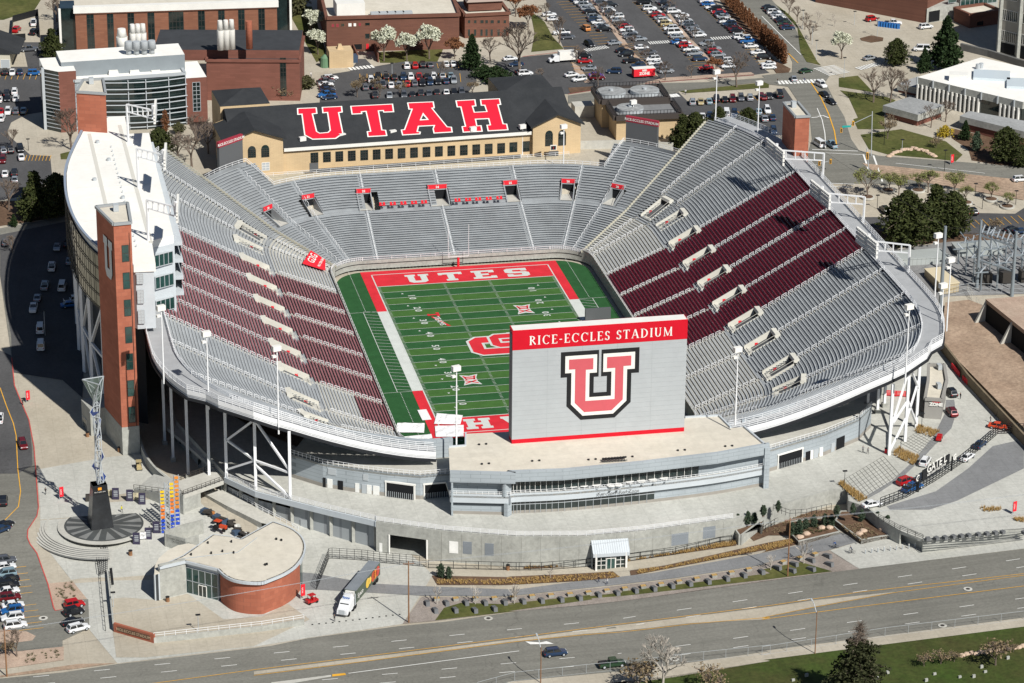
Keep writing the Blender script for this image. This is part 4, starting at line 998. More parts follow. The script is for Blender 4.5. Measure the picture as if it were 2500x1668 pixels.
wall([bk[-1],bk[-2]],RZ-2.5,RZ+.3,panell,'roof_parapet',EB,th=-.4);wall([bk[-3],bk[-4]],RZ-1,RZ+.3,panell,'roof_parapet',EB,th=-.4);wall([bk[-4],bk[4]],RZ-1,RZ+.3,panell,'roof_parapet',EB,th=-.4)
def inset(pts,d,z=None):
 out=[]
 for i,p in enumerate(pts):
  a=pts[max(0,i-1)];b=pts[min(len(pts)-1,i+1)];v=Vector((b.x-a.x,b.y-a.y,0)).normalized();nn=Vector((-v.y,v.x,0));out.append(Vector((p.x+nn.x*d,p.y+nn.y*d,z if z is not None else p.z)))
 return out
def dens(pts,n=5):
 out=[]
 for a,b in zip(pts,pts[1:]):out+=[a.lerp(b,i/n)for i in range(n)]
 return out+[pts[-1]]
def smooth_(pts,it=3):
 for _ in range(it):
  pts=[pts[0]]+[(pts[i-1]+pts[i]*2+pts[i+1])/4 for i in range(1,len(pts)-1)]+[pts[-1]]
 return pts
U=smooth_(dens(arcf),4);n_=len(U)
up=inset(U,1.7);lo=inset(U,1.2);dk=inset(U,.3)
cut=lambda f0,f1,L_:L_[int(f0*(n_-1)):int(f1*(n_-1))+1]
wall(up,11.8,RZ-2.5,panel,'upper_wall',EB,th=.4);wall(lo,7,10.2,panel,'lower_wall',EB,th=.4);wall(lo,7,7.7,MATS['grey_plinth'],'plinth',EB,th=.4,off=.06)
mb=MB();mb.prism([(p.x,p.y)for p in dk]+[(p.x,p.y+6)for p in up[::-1]],11.3,11.75);mb.build('balcony_floor',conc,EB)
wall(dk,10.1,12.15,panell,'balcony_fascia',EB,th=.35);rail([(p.x,p.y,12.1)for p in dk],.8,white,'balcony_railing',EB,1.3,(1,.5))
wall(inset(U,1.6),RZ-3.0,RZ-2.2,mat('slate_band',(.13,.145,.16),.7),'dark_band',EB,th=.2);
wall(cut(.62,1,inset(U,1.1)),9.6,10.2,MATS['slate_band'],'dark_band',EB,th=.2);wall(cut(0,.26,inset(U,1.1)),9.2,10.1,MATS['slate_band'],'dark_band',EB,th=.2)
wall(cut(.22,.8,inset(U,1.5)),12,RZ-2.2,glassd,'balcony_glazing',EB,th=.2)
mb=MB();G_=cut(.22,.8,inset(U,1.42))
for a,b in zip(G_,G_[1:]):
 for k in range(2):p=a.lerp(b,k/2);mb.box((p.x,p.y,13.5),(.09,.1,3.2))
mb.build('mullions',trimw,EB)
wall(cut(.30,.72,inset(U,1.15)),7.1,9.8,glassd,'entrance_glazing',EB,th=.2);mb=MB();G_=cut(.30,.72,inset(U,1.05))
for a,b in zip(G_,G_[1:]):
 for k in range(2):p=a.lerp(b,k/2);mb.box((p.x,p.y,8.5),(.09,.1,2.8))
for a,b in zip(G_,G_[1:]):mb.bar((a.x,a.y,9.2),(b.x,b.y,9.2),.06)
mb.build('mullions',frame,EB)
c0=U[n_//2];p=onplane(dk[n_//2],dk[n_//2+3],*q(2,2,985,1420));d=(dk[n_//2+3]-dk[n_//2]).normalized()
text_mb('Ken Garff Red Zone',1.15,frdark,'building_name',EB,(p.x,p.y-.1,10.6),(d.x,d.y,0),(0,0,1),width=None,depth=.4)
for a,b in((arcf[0],bk[0]),(arcf[-1],bk[-1])):wall([a,b]if a is arcf[-1]else[b,a],7,RZ-.5,panel,'side_wall',EB,th=.4,off=-.3)
mb=MB();mb.prism([(bk[2].x+.5,bk[2].y-.5),(bk[4].x,bk[4].y-.5),(34,-112),(-30,-110)],0,RZ-.6);mb.build('core_wall',panel,EB)
for i,(c,x,y)in enumerate(((1,2050,972),(1,2075,1147),(2,250,1120),(2,755,1108),(2,1085,1085),(2,1555,1025),(2,1980,988))):
 P=at(*q(2,c,x,y),RZ);mb=MB()
 for s in(-1,1):mb.cyl((P.x+s*.8,P.y,RZ-.1),.28,.25,10)
 mb.build('roof_drain',black,EB)
mb=MB()
for k in range(8):P=at(*q(2,2,855+k*26,1122-k*2),RZ);mb.cyl((P.x,P.y,RZ+.3),.33,.35,12);mb.bar((P.x,P.y-.8,RZ),(P.x,P.y-.8,RZ+.5),.05)
P0=at(*q(2,2,830,1140),RZ);P1=at(*q(2,2,1070,1125),RZ);mb.bar(P0+Vector((0,0,.3)),P1+Vector((0,0,.3)),.07);mb.build('vent_row',black,EB)
for i,(x,y)in enumerate(((500,1350),(585,1350),(680,1345),(790,1340),(1090,1310),(1195,1305),(1300,1295),(1400,1280),(925,1345),(990,1340))):
 P=at(*q(2,2,x,y),12.4);t=thing('picnic_table','white round table on the balcony, number %d from the left'%(sorted([500,585,680,790,1090,1195,1300,1400,925,990]).index(x)+1),'table',(P.x,P.y,11.75),'white tables along the balcony')
 mb=MB();mb.cyl((P.x,P.y,12.5),1.0,.06,8);mb.build('table_top',whitep,t);mb=MB();mb.bar((P.x,P.y,11.8),(P.x,P.y,12.5),.06);mb.build('leg',white,t)
 mb=MB()
 for a in(0,1.57,3.14,4.71):mb.box((P.x+1.25*cos(a),P.y+1.25*sin(a),12.2),(.5,.5,.06),rz=a)
 mb.build('bench',frame,t)
 # -- giant scoreboard seen from behind
SBY=-103.2;sbl=at(1249.5,1083,RZ);sbr=at(1670,1052,RZ)
zt=onplane(sbl,sbr,1250,808).z;zt2=onplane(sbl,sbr,1679,780).z;ZT=(zt+zt2)/2
SB=thing('scoreboard','huge grey stadium scoreboard seen from behind with red top band and block U','scoreboard',((sbl.x+sbr.x)/2,sbl.y,RZ))
XL,XR,YF=sbl.x,sbr.x,(sbl.y+sbr.y)/2;DP=3.2
sbm=layered('board_panel',(.43,.455,.47),(.405,.43,.445),.03,.4,fineamt=.06)
zr=onplane(sbl,sbr,1251,855).z;zr=(zr+onplane(sbl,sbr,1678,828).z)/2
mb=MB();mb.box(((XL+XR)/2,YF+DP/2,(RZ+.9+zr)/2),(XR-XL,DP,zr-RZ-.9));mb.build('panel',sbm,SB)
mb=MB();mb.box(((XL+XR)/2,YF+DP/2,(zr+ZT)/2),(XR-XL+.08,DP+.08,ZT-zr));mb.build('red_band',mat('board_red',(.56,.004,.018),.5,var=.05,scale=.4),SB)
mb=MB();mb.box(((XL+XR)/2,YF+DP/2,ZT-.35),(XR-XL-.3,DP-.3,.8));mb.build('top_cap',trimw,SB)
mb=MB();mb.box(((XL+XR)/2,YF+DP/2,RZ+.4),(XR-XL,DP,1.0));mb.build('base_band',MATS['board_red'],SB)
mb=MB();mb.box((XL-.06,YF+DP/2,(RZ+ZT)/2),(.1,DP-.4,ZT-RZ-2));mb.build('side_panel',mat('side_steel',(.16,.16,.17),.6),SB)
mb=MB()
for k in range(1,5):mb.box((XL+(XR-XL)*k/5,YF-.005,(RZ+zr)/2+.4),(.05,.03,zr-RZ-1))
k=RZ+2
while k<zr:mb.box(((XL+XR)/2,YF-.003,k),(XR-XL,.03,.03));k+=1.15
mb.build('panel_joints',mat('joint_grey',(.34,.36,.37),.7),SB)
def bpos(px,py):P=onplane((XL,YF),(XR,YF),px,py);return P.x,P.z
ux0,uz1=bpos(*q(2,2,515,183));ux1,_=bpos(*q(2,2,1140,145));_,uz0=bpos(*q(2,2,810,705))
Uo=[(0,1),(.455,1),(.455,.70),(.35,.70),(.35,.30),(.665,.30),(.665,.70),(.545,.70),(.545,1),(1,1),(1,.72),(.89,.72),(.89,.20),(.70,0),(.26,0),(.09,.20),(.09,.72),(0,.72)]
W_,H_=ux1-ux0,uz1-uz0
for d_,mm,dep in((1.0,black,.05),(0,trimw,.09),(-.85,mat('faded_red',(.56,.10,.12),.6,var=.04),.13)):
 P=grow(Uo,d_,W_,H_)if d_ else[(x*W_,y*H_)for x,y in Uo]
 mb=MB();vs=[(ux0+x,YF-dep,uz0+z)for x,z in P];mb.add(vs,_t([Vector((x,z,0))for x,z in P]));o=mb.build('block_letter',mm,SB)
tx0,tz0=bpos(*q(2,2,195,78));tx1,tz1=bpos(*q(2,2,1500,0))
def serif_text(txt,x0,x1,z0,h,yy,mm,parent):
 """roman capitals from strokes with serifs"""
 th,tn,sf=.15,.07,.06
 def st(x0,y0,x1,y1,w_):
  d=Vector((x1-x0,y1-y0)).normalized();n_=Vector((-d.y,d.x))*w_/2;return[(x0+n_.x,y0+n_.y),(x0-n_.x,y0-n_.y),(x1-n_.x,y1-n_.y),(x1+n_.x,y1+n_.y)]
 def arc_(cx,cy,rx,ry,a0,a1,wmax=th,wmin=tn,n=12):
  out=[]
  for i in range(n):
   t0,t1=radians(a0+(a1-a0)*i/n),radians(a0+(a1-a0)*(i+1)/n)
   w0,w1=(wmin+(wmax-wmin)*abs(cos(t))for t in(t0,t1))
   out.append([(cx+rx*cos(t0),cy+ry*sin(t0)),(cx+rx*cos(t1),cy+ry*sin(t1)),(cx+(rx-w1)*cos(t1),cy+(ry-w1*.8)*sin(t1)),(cx+(rx-w0)*cos(t0),cy+(ry-w0*.8)*sin(t0))])
  return out
 ser=lambda x,y,w_=.26:st(x-w_/2,y,x+w_/2,y,.05)
 stem=lambda x:[st(x,0,x,1,th),ser(x,.025),ser(x,.975)]
 GL={'R':(.66,stem(.15)+arc_(.2,.74,.36,.26,-90,90)+[st(.15,.975,.25,.975,.05),st(.15,.5,.25,.5,.05),st(.3,.5,.62,.03,.13)]),'I':(.3,stem(.15)),'C':(.74,arc_(.40,.5,.38,.51,45,315,n=18)+[st(.69,.70,.69,.98,.05)]),'E':(.58,stem(.15)+[st(.15,.97,.54,.97,.07),st(.15,.52,.45,.52,.06),st(.15,.03,.56,.03,.07),st(.53,.8,.53,.98,.05),st(.55,.02,.55,.22,.05)]),'-':(.34,[st(.04,.42,.3,.42,.1)]),'L':(.56,stem(.15)+[st(.15,.03,.54,.03,.07),st(.53,.02,.53,.24,.05)]),'S':(.52,arc_(.26,.74,.22,.27,20,270,n=12)+arc_(.26,.26,.23,.27,90,-160,n=12)+[st(.45,.74,.45,.95,.05),st(.05,.04,.05,.26,.05)]),'T':(.66,[st(.33,0,.33,1,th),st(.02,.965,.64,.965,.07),ser(.33,.025),st(.03,.78,.03,.99,.05),st(.63,.78,.63,.99,.05)]),'A':(.76,[st(.38,1,.66,.02,th),st(.36,1,.1,.02,tn),st(.2,.34,.56,.34,.06),ser(.1,.025,.2),ser(.66,.025)]),'D':(.76,stem(.15)+arc_(.25,.5,.47,.5,-90,90,n=14)+[st(.15,.975,.3,.975,.05),st(.15,.025,.3,.025,.05)]),'U':(.72,[st(.14,.3,.14,1,th),st(.58,.3,.58,1,tn),ser(.14,.975),ser(.58,.975,.2)]+arc_(.345,.32,.28,.33,180,360,n=10)),'M':(.9,[st(.12,0,.12,1,tn),st(.12,.97,.45,.05,.12),st(.78,.97,.45,.05,.06),st(.78,0,.78,1,th),ser(.12,.025,.2),ser(.78,.025)]),' ':(.3,[])}
 gap=.17;tot=sum(GL[c][0]for c in txt)+gap*(len(txt)-1);k=(x1-x0)/tot
 x=x0
 for c in txt:
  w_,P=GL[c]
  if P:
   mb=MB()
   for i,pl_ in enumerate(P):mb.add([(x+a*k,yy-.002*i,z0+b*h)for a,b in pl_],[(0,1,2,3)])
   mb.build('letter',mm,parent)
  x+=(w_+gap)*k
lz0=zr+(ZT-zr)*.22
lx0,_=bpos(1292,835);lx1,_=bpos(1641,815)
serif_text('RICE-ECCLES STADIUM',lx0,lx1,lz0,(ZT-zr)*.46,YF-.09,trimw,SB)
# -- building helpers
def hz(bpx,tpx,z=None):
 """height of the point straight above bpx seen at tpx"""
 b=gp(*bpx)if z is None else at(*bpx,z);d=Vector((b.x-CV.x,b.y-CV.y)).normalized()
 return onplane((b.x,b.y),(b.x-d.y,b.y+d.x),tpx[0],tpx[1]).z
def rt(d):return Vector((d.y,-d.x,0))
def quadbox(A,B,depth,z0,z1,m,name,parent,topm=None):
 d=(B-A).normalized();n=-rt(d)*depth
 mb=MB();mb.prism([(A.x,A.y),(B.x,B.y),(B.x+n.x,B.y+n.y),(A.x+n.x,A.y+n.y)],z0,z1,0,1 if topm else 0)
 return mb.build(name,[m,topm]if topm else m,parent)
def vec(p):return Vector((p[0],p[1],0))
def window(A,B,x0,x1,z0,z1,parent,gl=glassd,fm=frame,cols=1,rows=1,off=.08,name='window',arch=False):
 """x0, x1 metres along AB; frame proud of the wall, pane as sub-part"""
 d=(B-A).normalized();n=rt(d)
 P=lambda s,z,o:(A.x+d.x*s+n.x*o,A.y+d.y*s+n.y*o,z)
 t=.12;mb=MB()
 def bx(s0,s1,a,b):mb.add([P(s0,a,off),P(s1,a,off),P(s1,b,off),P(s0,b,off),P(s0,a,-.1),P(s1,a,-.1),P(s1,b,-.1),P(s0,b,-.1)],[(0,1,2,3),(3,2,6,7),(4,5,1,0),(1,5,6,2),(4,0,3,7)])
 for k in range(cols+1):s=x0+(x1-x0)*k/cols;bx(s-t/2,s+t/2,z0,z1)
 for k in range(rows+1):s=z0+(z1-z0)*k/rows;bx(x0,x1,s-t/2,s+t/2)
 f=mb.build(name,fm,parent);mb=MB()
 if arch:
  c=(x0+x1)/2;r=(x1-x0)/2;pts=[P(x0,z0,off*.5),P(x1,z0,off*.5)]+[P(c+r*cos(a),z1+r*sin(a),off*.5)for a in[pi*i/10 for i in range(11)]]
  mb.add(pts,[tuple(range(len(pts)))])
 else:mb.add([P(x0,z0,off*.5),P(x1,z0,off*.5),P(x1,z1,off*.5),P(x0,z1,off*.5)],[(0,1,2,3)])
 g=mb.build('pane',gl,parent);g.parent=f
 return f
def wpx(A,B,cell,x0,x1,y0,y1,parent,**k):
 """window whose corners are read in the zoom cell"""
 r,c=cell;a=onplane(A,B,*q(r,c,x0,y1));b=onplane(A,B,*q(r,c,x1,y1));t=onplane(A,B,*q(r,c,x0,y0));d=(B-A).normalized()
 return window(A,B,(a-A).dot(d)-0*a.z,(vec(b)-A).dot(d),a.z,t.z,parent,**k)
def bthing(nm,lab,A,cat='building',group=None):return thing(nm,lab,cat,(A.x,A.y,0),group)
# -- press box along the left stand
PB=thing('press_box','long white-roofed press box with curved dark glass front behind the left stand','building',(-95,0,3))
arcW=[Vector(p+(0,))for p in((-95.8,-51.7),(-101.3,-42),(-104.5,-31.8),(-106.4,-20.7),(-107.3,-9.9),(-107.5,2.7),(-106.7,18.1),(-104.6,31.3),(-100.3,50.2))]
arcW=smooth_(dens(arcW,3),2)
eastE=[Vector(p+(0,))for p in((-93,61.5),(-88.6,61.8),(-89.1,46.3),(-83.6,46.3),(-84.3,17.8),(-84.9,-33.3),(-90.3,-36.2),(-90.8,-51.9))]
poly_=[(p.x,p.y)for p in arcW+eastE]
mb=MB();mb.prism(poly_,44.6,46.5);mb.build('roof',roofw,PB)
mb=MB();mb.prism([(p.x*.996,p.y*.996)for p in arcW]+[(-93,61),(-88.8,61),(-89.2,46.5),(-86,46.0),(-86,-33),(-91,-36),(-91.2,-51.5)],30.5,44.6);mb.build('wall',panell,PB)
gw=MB();fm=MB()
for a,b in zip(arcW,arcW[1:]):
 o=lambda p,k=1.004:(p.x*k,p.y*k)
 gw.quad((*o(b),31),(*o(a),31),(*o(a),44.4),(*o(b),44.4))
 for z in(31,34.3,37.7,41,44.4):fm.bar((*o(a,1.006),z),(*o(b,1.006),z),.07)
 fm.bar((*o(a,1.006),31),(*o(a,1.006),44.4),.05)
refl=bpy.data.materials.new('mirror_glass');refl.use_nodes=True;_b=refl.node_tree.nodes['Principled BSDF'];_b.inputs['Base Color'].default_value=(.10,.11,.085,1);_b.inputs['Metallic'].default_value=.7;_b.inputs['Roughness'].default_value=.06
gw.build('glass_front',refl,PB);fm.build('mullions',frdark,PB)
rim_=MB()
for a,b in zip(arcW,arcW[1:]):rim_.bar((a.x*1.004,a.y*1.004,46.6),(b.x*1.004,b.y*1.004,46.6),.28)
rim_.build('roof_edge',mat('blue_grey_trim',(.25,.3,.38),.5),PB)
seam=MB()
for x,w_ in((-98.4,.9),(-90.6,.9)):
 seam.box((x+(-.5 if x<-95 else 0),8,46.52),(w_,80 if x<-95 else 92,.06))
for y in(-20,5,30):seam.box((-96,y,46.52),(18,.12,.05))
seam.build('roof_seams',mat('roof_walk_pad',(.60,.585,.53),.8),PB)
rv=MB()
for k in range(22):rv.box((-94.2,-40+k*3.6,46.8),(.25,.25,.5))
for k in range(6):rv.cyl((-96+random.uniform(-5,5),-35+k*15,46.5),.5,.7,8)
rv.build('roof_vent',frame,PB)
S0,S1=vec((-95.8,-51.8)),vec((-90.8,-52.0));wz=[(31.5,34.5),(36,39.5),(41,44)]
for z0,z1 in((32,35.2),(37,40.2),(41.8,44.2)):window(S0,S1,.6,2.0,z0,z1,PB,gl=mat('louvre_light',(.42,.46,.48),.5),cols=2,rows=4)
s0,s1=vec((-90.4,-36.4)),vec((-84.9,-33.4))
mb=MB();mb.prism([(-90.5,-36.5),(-84.8,-33.8),(-84.8,-33),(-90.5,-36)],27,44.6);mb.build('stair_wall',panell,PB)
for z0,z1 in((28.5,31.5),(34.5,37.5),(40.0,43)):window(s0-Vector((0,.5,0)),s1-Vector((0,.5,0)),.5,5.6,z0,z1,PB,gl=glassg,cols=4,off=.4)
ef=MB()
for z in(31.5,35.8,40.1):ef.quad((-83.0,-30,z),(-83.0,45,z),(-83.0,45,z+3),(-83.0,-30,z+3))
ef.build('stand_side_glazing',glassg,PB)
mb=MB()
for z in(30.6,34.6,38.9,43.2):mb.box((-84,7,z+.5),(2.6,77,1.0))
mb.build('gallery_band',panell,PB)
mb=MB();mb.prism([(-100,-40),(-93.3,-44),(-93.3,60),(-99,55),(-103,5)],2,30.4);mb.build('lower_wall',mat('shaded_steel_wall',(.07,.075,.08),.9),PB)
lt=MB();A_=arcW[2::3]
for i,(a,b)in enumerate(zip(A_,A_[1:])):
 lt.bar((a.x*.99,a.y*.99,3),(a.x*.99,a.y*.99,30.5),.45);lt.bar((a.x*.99,a.y*.99,4),(b.x*.99,b.y*.99,17),.3);lt.bar((a.x*.99,a.y*.99,30),(b.x*.99,b.y*.99,17),.3);lt.bar((a.x*.99,a.y*.99,17),(b.x*.99,b.y*.99,17),.3)
lt.build('steel_lattice',white,PB)
# -- brick stair towers
UL=SLAB['U']
def stair_tower(poly,z0,z1,lab,base=0,win=None,emblem_=False):
 t=thing('stair_tower',lab,'tower',(poly[0][0],poly[0][1],z0),'red sandstone stair towers')
 mb=MB();mb.prism(poly,z0+base,z1);mb.build('shaft',sand,t)
 if base:mb=MB();c=sum((Vector((*p,0))for p in poly),Vector())/4;mb.prism([(c.x+(p[0]-c.x)*1.015,c.y+(p[1]-c.y)*1.015)for p in poly],z0-1,z0+base);mb.build('stone_base',wallc,t)
 c=sum((Vector((*p,0))for p in poly),Vector())/4
 mb=MB()
 for i in range(4):
  a,b=Vector((*poly[i],z1+.3)),Vector((*poly[(i+1)%4],z1+.3));mb.bar(a,b,.3)
 mb.build('roof_parapet',mat('tower_trim',(.30,.32,.33),.6),t)
 mb=MB();mb.prism([(c.x+(p[0]-c.x)*.93,c.y+(p[1]-c.y)*.93)for p in poly],z1,z1+.05);mb.build('roof',roofc,t)
 mb=MB();mb.box((c.x,c.y+3,z1+.9),(1.2,1.6,1.6));mb.build('roof_unit',frame,t)
 if win:
  A,B=vec(poly[0]),vec(poly[1])
  for z in win:window(A,B,(B-A).length*.42,(B-A).length*.80,z,z+3.9,t,gl=glassg,rows=2,fm=frdark)
  mb=MB();d=(B-A).normalized();n=rt(d);p=A+d*(B-A).length*.86+n*.02;mb.box((p.x,p.y,(z0+z1)/2),(.12,.1,z1-z0-4),rz=atan2(d.y,d.x));mb.build('vertical_slot',dark,t)
 return t
tz=3.0;k0=at(303.7,1111.4,tz)
ZTW=onplane((k0.x,k0.y),(k0.x+1,k0.y+.1),277,551).z
c4=[at(*p,ZTW)for p in((277,551.1),(320,547),(312,499),(234,508))]
pw=[(p.x,p.y)for p in c4]
tw=stair_tower(pw,tz,ZTW,'tall red sandstone stair tower in front of the press box, with big grey U',7,[11+i*6.6 for i in range(7)])
A,B=vec(pw[3]),vec(pw[0]);L_=(B-A).length;d=(B-A).normalized();n=rt(d)
mb=MB();P=[(x,z)for x,z in UL];vs=[(A.x+d.x*(L_*.42+x*L_*.5)+n.x*.25,A.y+d.y*(L_*.42+x*L_*.5)+n.y*.25,ZTW-14+z*9.5)for x,z in P];mb.add(vs,_t([Vector((x,z,0))for x,z in P]));mb.build('block_letter',panell,tw)
pn=[at(*q(0,0,x,y),57)for x,y in((700,840),(952,838))];b0,b1=at(*q(0,0,700,1175),46.5),at(*q(0,0,962,1190),46.5)
ztn=onplane(b0,b1,*q(0,0,830,842)).z
stair_tower([(b0.x,b0.y),(b1.x,b1.y-.3),(b1.x+.3,b1.y+13),(b0.x+2.5,b1.y+13)],8,ztn,'red sandstone stair tower at the far end of the press box roof',0)
ze=onplane((94.8,49),(98.6,49),*(1650+1030/3.336,250+125/3.336)).z
xe0=onplane((94.8,49),(98.6,49),*(1650+975/3.336,250+125/3.336)).x;xe1=onplane((94.8,49),(98.6,49),*(1650+1090/3.336,250+125/3.336)).x
stair_tower([(xe0,49),(xe1,49),(xe1+.4,62),(xe0+.3,62)],8,ze,'red sandstone stair tower behind the right stand next to the street',0)
# -- lighting masts
def lamp_rack(c,w_,h_,face,lab,base,grp='floodlight racks'):
 t=thing('floodlight_rack',lab,'floodlights',base,grp)
 d=Vector((face[0],face[1],0)).normalized();s=Vector((-d.y,d.x,0));C=Vector(c)
 mb=MB();B_=Vector(base)
 mb.bar(B_,(B_.x,B_.y,C.z+h_*.1),.22);top=Vector((B_.x,B_.y,C.z+h_*.1))
 mb.bar(top,C+Vector((0,0,h_*.1)),.16);mb.bar(top-Vector((0,0,2)),C-Vector((0,0,2)),.14)
 for k in range(5):p=top.lerp(C,k/5);p.z=top.z;mb.bar(p,p-Vector((0,0,2)),.12)
 mb.bar(C-Vector((0,0,h_/2)),C+Vector((0,0,h_/2)),.3);mb.bar(C-s*w_/2,C+s*w_/2,.15);mb.build('mast_frame',white,t)
 nx_,nz_=14,4;lm=MB();fc=MB()
 for i in range(nx_):
  for j in range(nz_):
   p=C+s*w_*((i+.5)/nx_-.5)+Vector((0,0,h_*((j+.5)/nz_-.5)))+d*.3
   if i==0:lm.bar(p-Vector((0,0,0)),p+s*w_*(nx_-1)/nx_,.08);fc.bar(p+d*.4,p+d*.4+s*w_*(nx_-1)/nx_,.05)
   lm.box((p.x+d.x*.15,p.y+d.y*.15,p.z),(.55,w_/nx_*.7,h_/nz_*.62),rz=atan2(d.y,d.x)-0)
   fc.box((p.x+d.x*.44,p.y+d.y*.44,p.z),(.05,w_/nx_*.6,h_/nz_*.5),rz=atan2(d.y,d.x))
 lm.build('lamp_housings',trimw,t);fc.build('lamp_faces',frame,t)
for i,(rx,ry,bx_,by_)in enumerate((((0,0,1375,1000),None,(0,0,1150,1275),0),((0,0,1465,1400),None,(1,0,1240,215),0),((1,0,1575,400),None,(1,0,1330,690),0))):
 b=at(*q(*bx_),46.5);r_=at(*q(*rx),56.3)
 lamp_rack((r_.x,r_.y,r_.z),12,3.4,(1,-.12),'white floodlight rack on the press box roof, %s'%('farthest of three','middle of three','nearest of three, beside the tower')[i],(b.x,b.y,46.5))
def TR1(x,y):return(1650+x/3.336,250+y/3.336)
for i,(rc,y_)in enumerate((((820,400),46),((1190,750),15),((1570,1140),-16))):
 r_=at(*TR1(*rc),35.6)
 lamp_rack((r_.x,r_.y,r_.z),13,4.4,(-1,-.1),'white floodlight rack over the right stand rim, %s'%('farthest of three','middle of three','nearest of three')[i],(94.0,r_.y-5,29),'floodlight racks on the right stand')
def pole_light(b,zt_,lab,grp='floodlight poles round the bowl',z=None):
 t=thing('floodlight_pole',lab,'light pole',b,grp);x,y,z0=b
 mb=MB();mb.bar(b,(x,y,zt_),.2,8,r2=.13);mb.build('pole',white,t)
 mb=MB();mb.box((x-.1,y,zt_+.5),(1.9,1.1,1.15),rz=.3);mb.build('lamp_head',trimw,t);mb=MB();mb.box((x-.1,y+.6,zt_+.35),(1.5,.2,.7),rz=.3);mb.build('lamp_glass',frame,t)
 mb=MB();mb.box((x-.7,y,zt_-1.4),(.9,.7,.5),rz=.4);mb.build('small_lamp',trimw,t)
PL=[((0,1,443,1540),(0,1,447,1260),14,'leftmost along the back of the far stand'),((0,1,797,1470),(0,1,797,1230),15,'below the letter U of the roof lettering'),((0,1,1250,1440),(0,1,1250,1200),15,'below the letter T of the roof lettering'),((0,1,1965,1410),(0,1,1968,1170),15,'below the letter H of the roof lettering'),((0,2,130,1390),(0,2,130,1150),15,'left of the right gable'),((0,2,497,1500),(0,2,500,1150),15,'in front of the right gable'),((0,2,1860,1078),(0,2,1877,660),29,'at the far corner of the right stand'),((0,2,2238,1210),(0,2,2250,760),29,'above the far curve of the right stand'),((0,2,1123,1060),(0,2,1120,930),20,'rising behind the right video board'),((0,0,2108,1240),(0,0,2115,1110),22,'rising behind the left video board'),((1,3,1655,1500),(1,3,1690,880),26,'outside the right stand near the substation'),((1,3,1600,1540),(1,3,1608,1110),26,'outside the right stand, left of the two tall ones'),((2,3,1283,430),(1,3,1300,1300),26,'on the steel frame at the right corner'),((1,3,1550,1190),(1,3,1590,660),26,'between the stand and the grey utility mast'),((2,2,2037,800),(2,2,2050,140),19,'at the corner of the end building roof'),((2,1,1815,980),(2,1,1815,310),17.5,'in front of the field beside the end building'),((2,1,222,880),(2,1,205,130),23,'at the top of the left steel frame'),((2,0,1872,660),(2,0,1845,0),25,'on the rim of the left stand'),((2,0,1470,430),(1,0,1440,1310),27,'nearest the press box on the left rim')]
for b_,t_,z_,lab in PL:
 b=at(*q(*b_),z_);z1_=onplane((b.x,b.y),(b.x+1,b.y-.2),*q(*t_)).z;pole_light((b.x,b.y,z_),z1_,'tall white floodlight pole '+lab)
 # -- video boards
def vboard(c0,c1,zt0,lab,z,legs,cell):
 A=onplane(*z,*c0);B=onplane(*z,*c1)
 return A,B
for lab,base,p0,p1,pb,dx in(('grey video board turned away at the far left corner of the bowl',21.5,(0,0,1955,1325),(0,0,2165,1250),(0,0,1960,1535),-1),('dark video board on posts at the far right corner of the bowl',21.3,(0,2,1062,1085),(0,2,1348,1135),(0,2,1060,1285),1)):
 b=at(*q(*pb),base);A=Vector((b.x,b.y,0));t=thing('video_board',lab,'video board',(b.x,b.y,base),'corner video boards')
 P0=onplane(A,A+Vector((1,0,0)),*q(*p0));z1=P0.z
 P1=at(*q(*p1),z1);d=(vec(P1)-A);L_=d.length;d.normalize();c=A+d*L_/2;rz=atan2(d.y,d.x)
 mb=MB();mb.box((c.x,c.y,(base+z1)/2),(L_,.8,z1-base),rz=rz);mb.build('screen',mat('board_screen',(.10,.105,.11)if dx<0 else(.035,.042,.05),.6),t)
 mb=MB();mb.box((c.x,c.y,z1+.8),(L_+.2,.9,1.6),rz=rz);mb.build('name_band',mat('dull_red',(.32,.03,.05),.6),t)
 n=rt(d);text_mb('RICE-ECCLES STADIUM',1.05,trimw,'board_lettering',t,(c.x+n.x*.5,c.y+n.y*.5,z1+.45),d,(0,0,1),width=None,depth=.05,bold=.02)
 mb=MB()
 for k in(.2,.8):p=A+d*L_*k;mb.bar((p.x,p.y+.6,14),(p.x,p.y+.6,z1),.3)
 mb.build('posts',white,t)
 # -- fieldhouse
FA,FB=gp(*q(0,1,270,1545)),gp(*q(0,2,205,1385));FA,FB=vec(FA),vec(FB);FZ=15.2
FH=bthing('fieldhouse','long yellow brick fieldhouse with dark roof lettered UTAH in red',FA)
d=(FB-FA).normalized();nb=-rt(d);L_=(FB-FA).length
ez=(onplane(FA,FB,*q(0,1,270,1305)).z+onplane(FA,FB,*q(0,1,2340,1205)).z)/2
DR=17.0;R0,R1=FA+nb*DR,FB+nb*DR
rz_=(onplane(R0,R1,*q(0,1,700,895)).z+onplane(R0,R1,*q(0,1,2200,830)).z)/2
quadbox(FA-d*9,FB+d*9,34,10,ez-.6,tanb,'wall',FH)
a0,a1=FA-d*14,FB+d*13.5
e=Vector((0,0,ez));r=Vector((0,0,rz_))
mb=MB();ov=-nb*.8
F0,F1,K0,K1=a0+ov+e,a1+ov+e,a0+nb*34+e,a1+nb*34+e;r0,r1=a0+nb*DR+r,a1+nb*DR+r
mb.add([F0,F1,r1,r0,K1,K0],[(0,1,2,3),(3,2,4,5),(1,4,2),(5,0,3)]);mb.build('roof',roofd,FH)
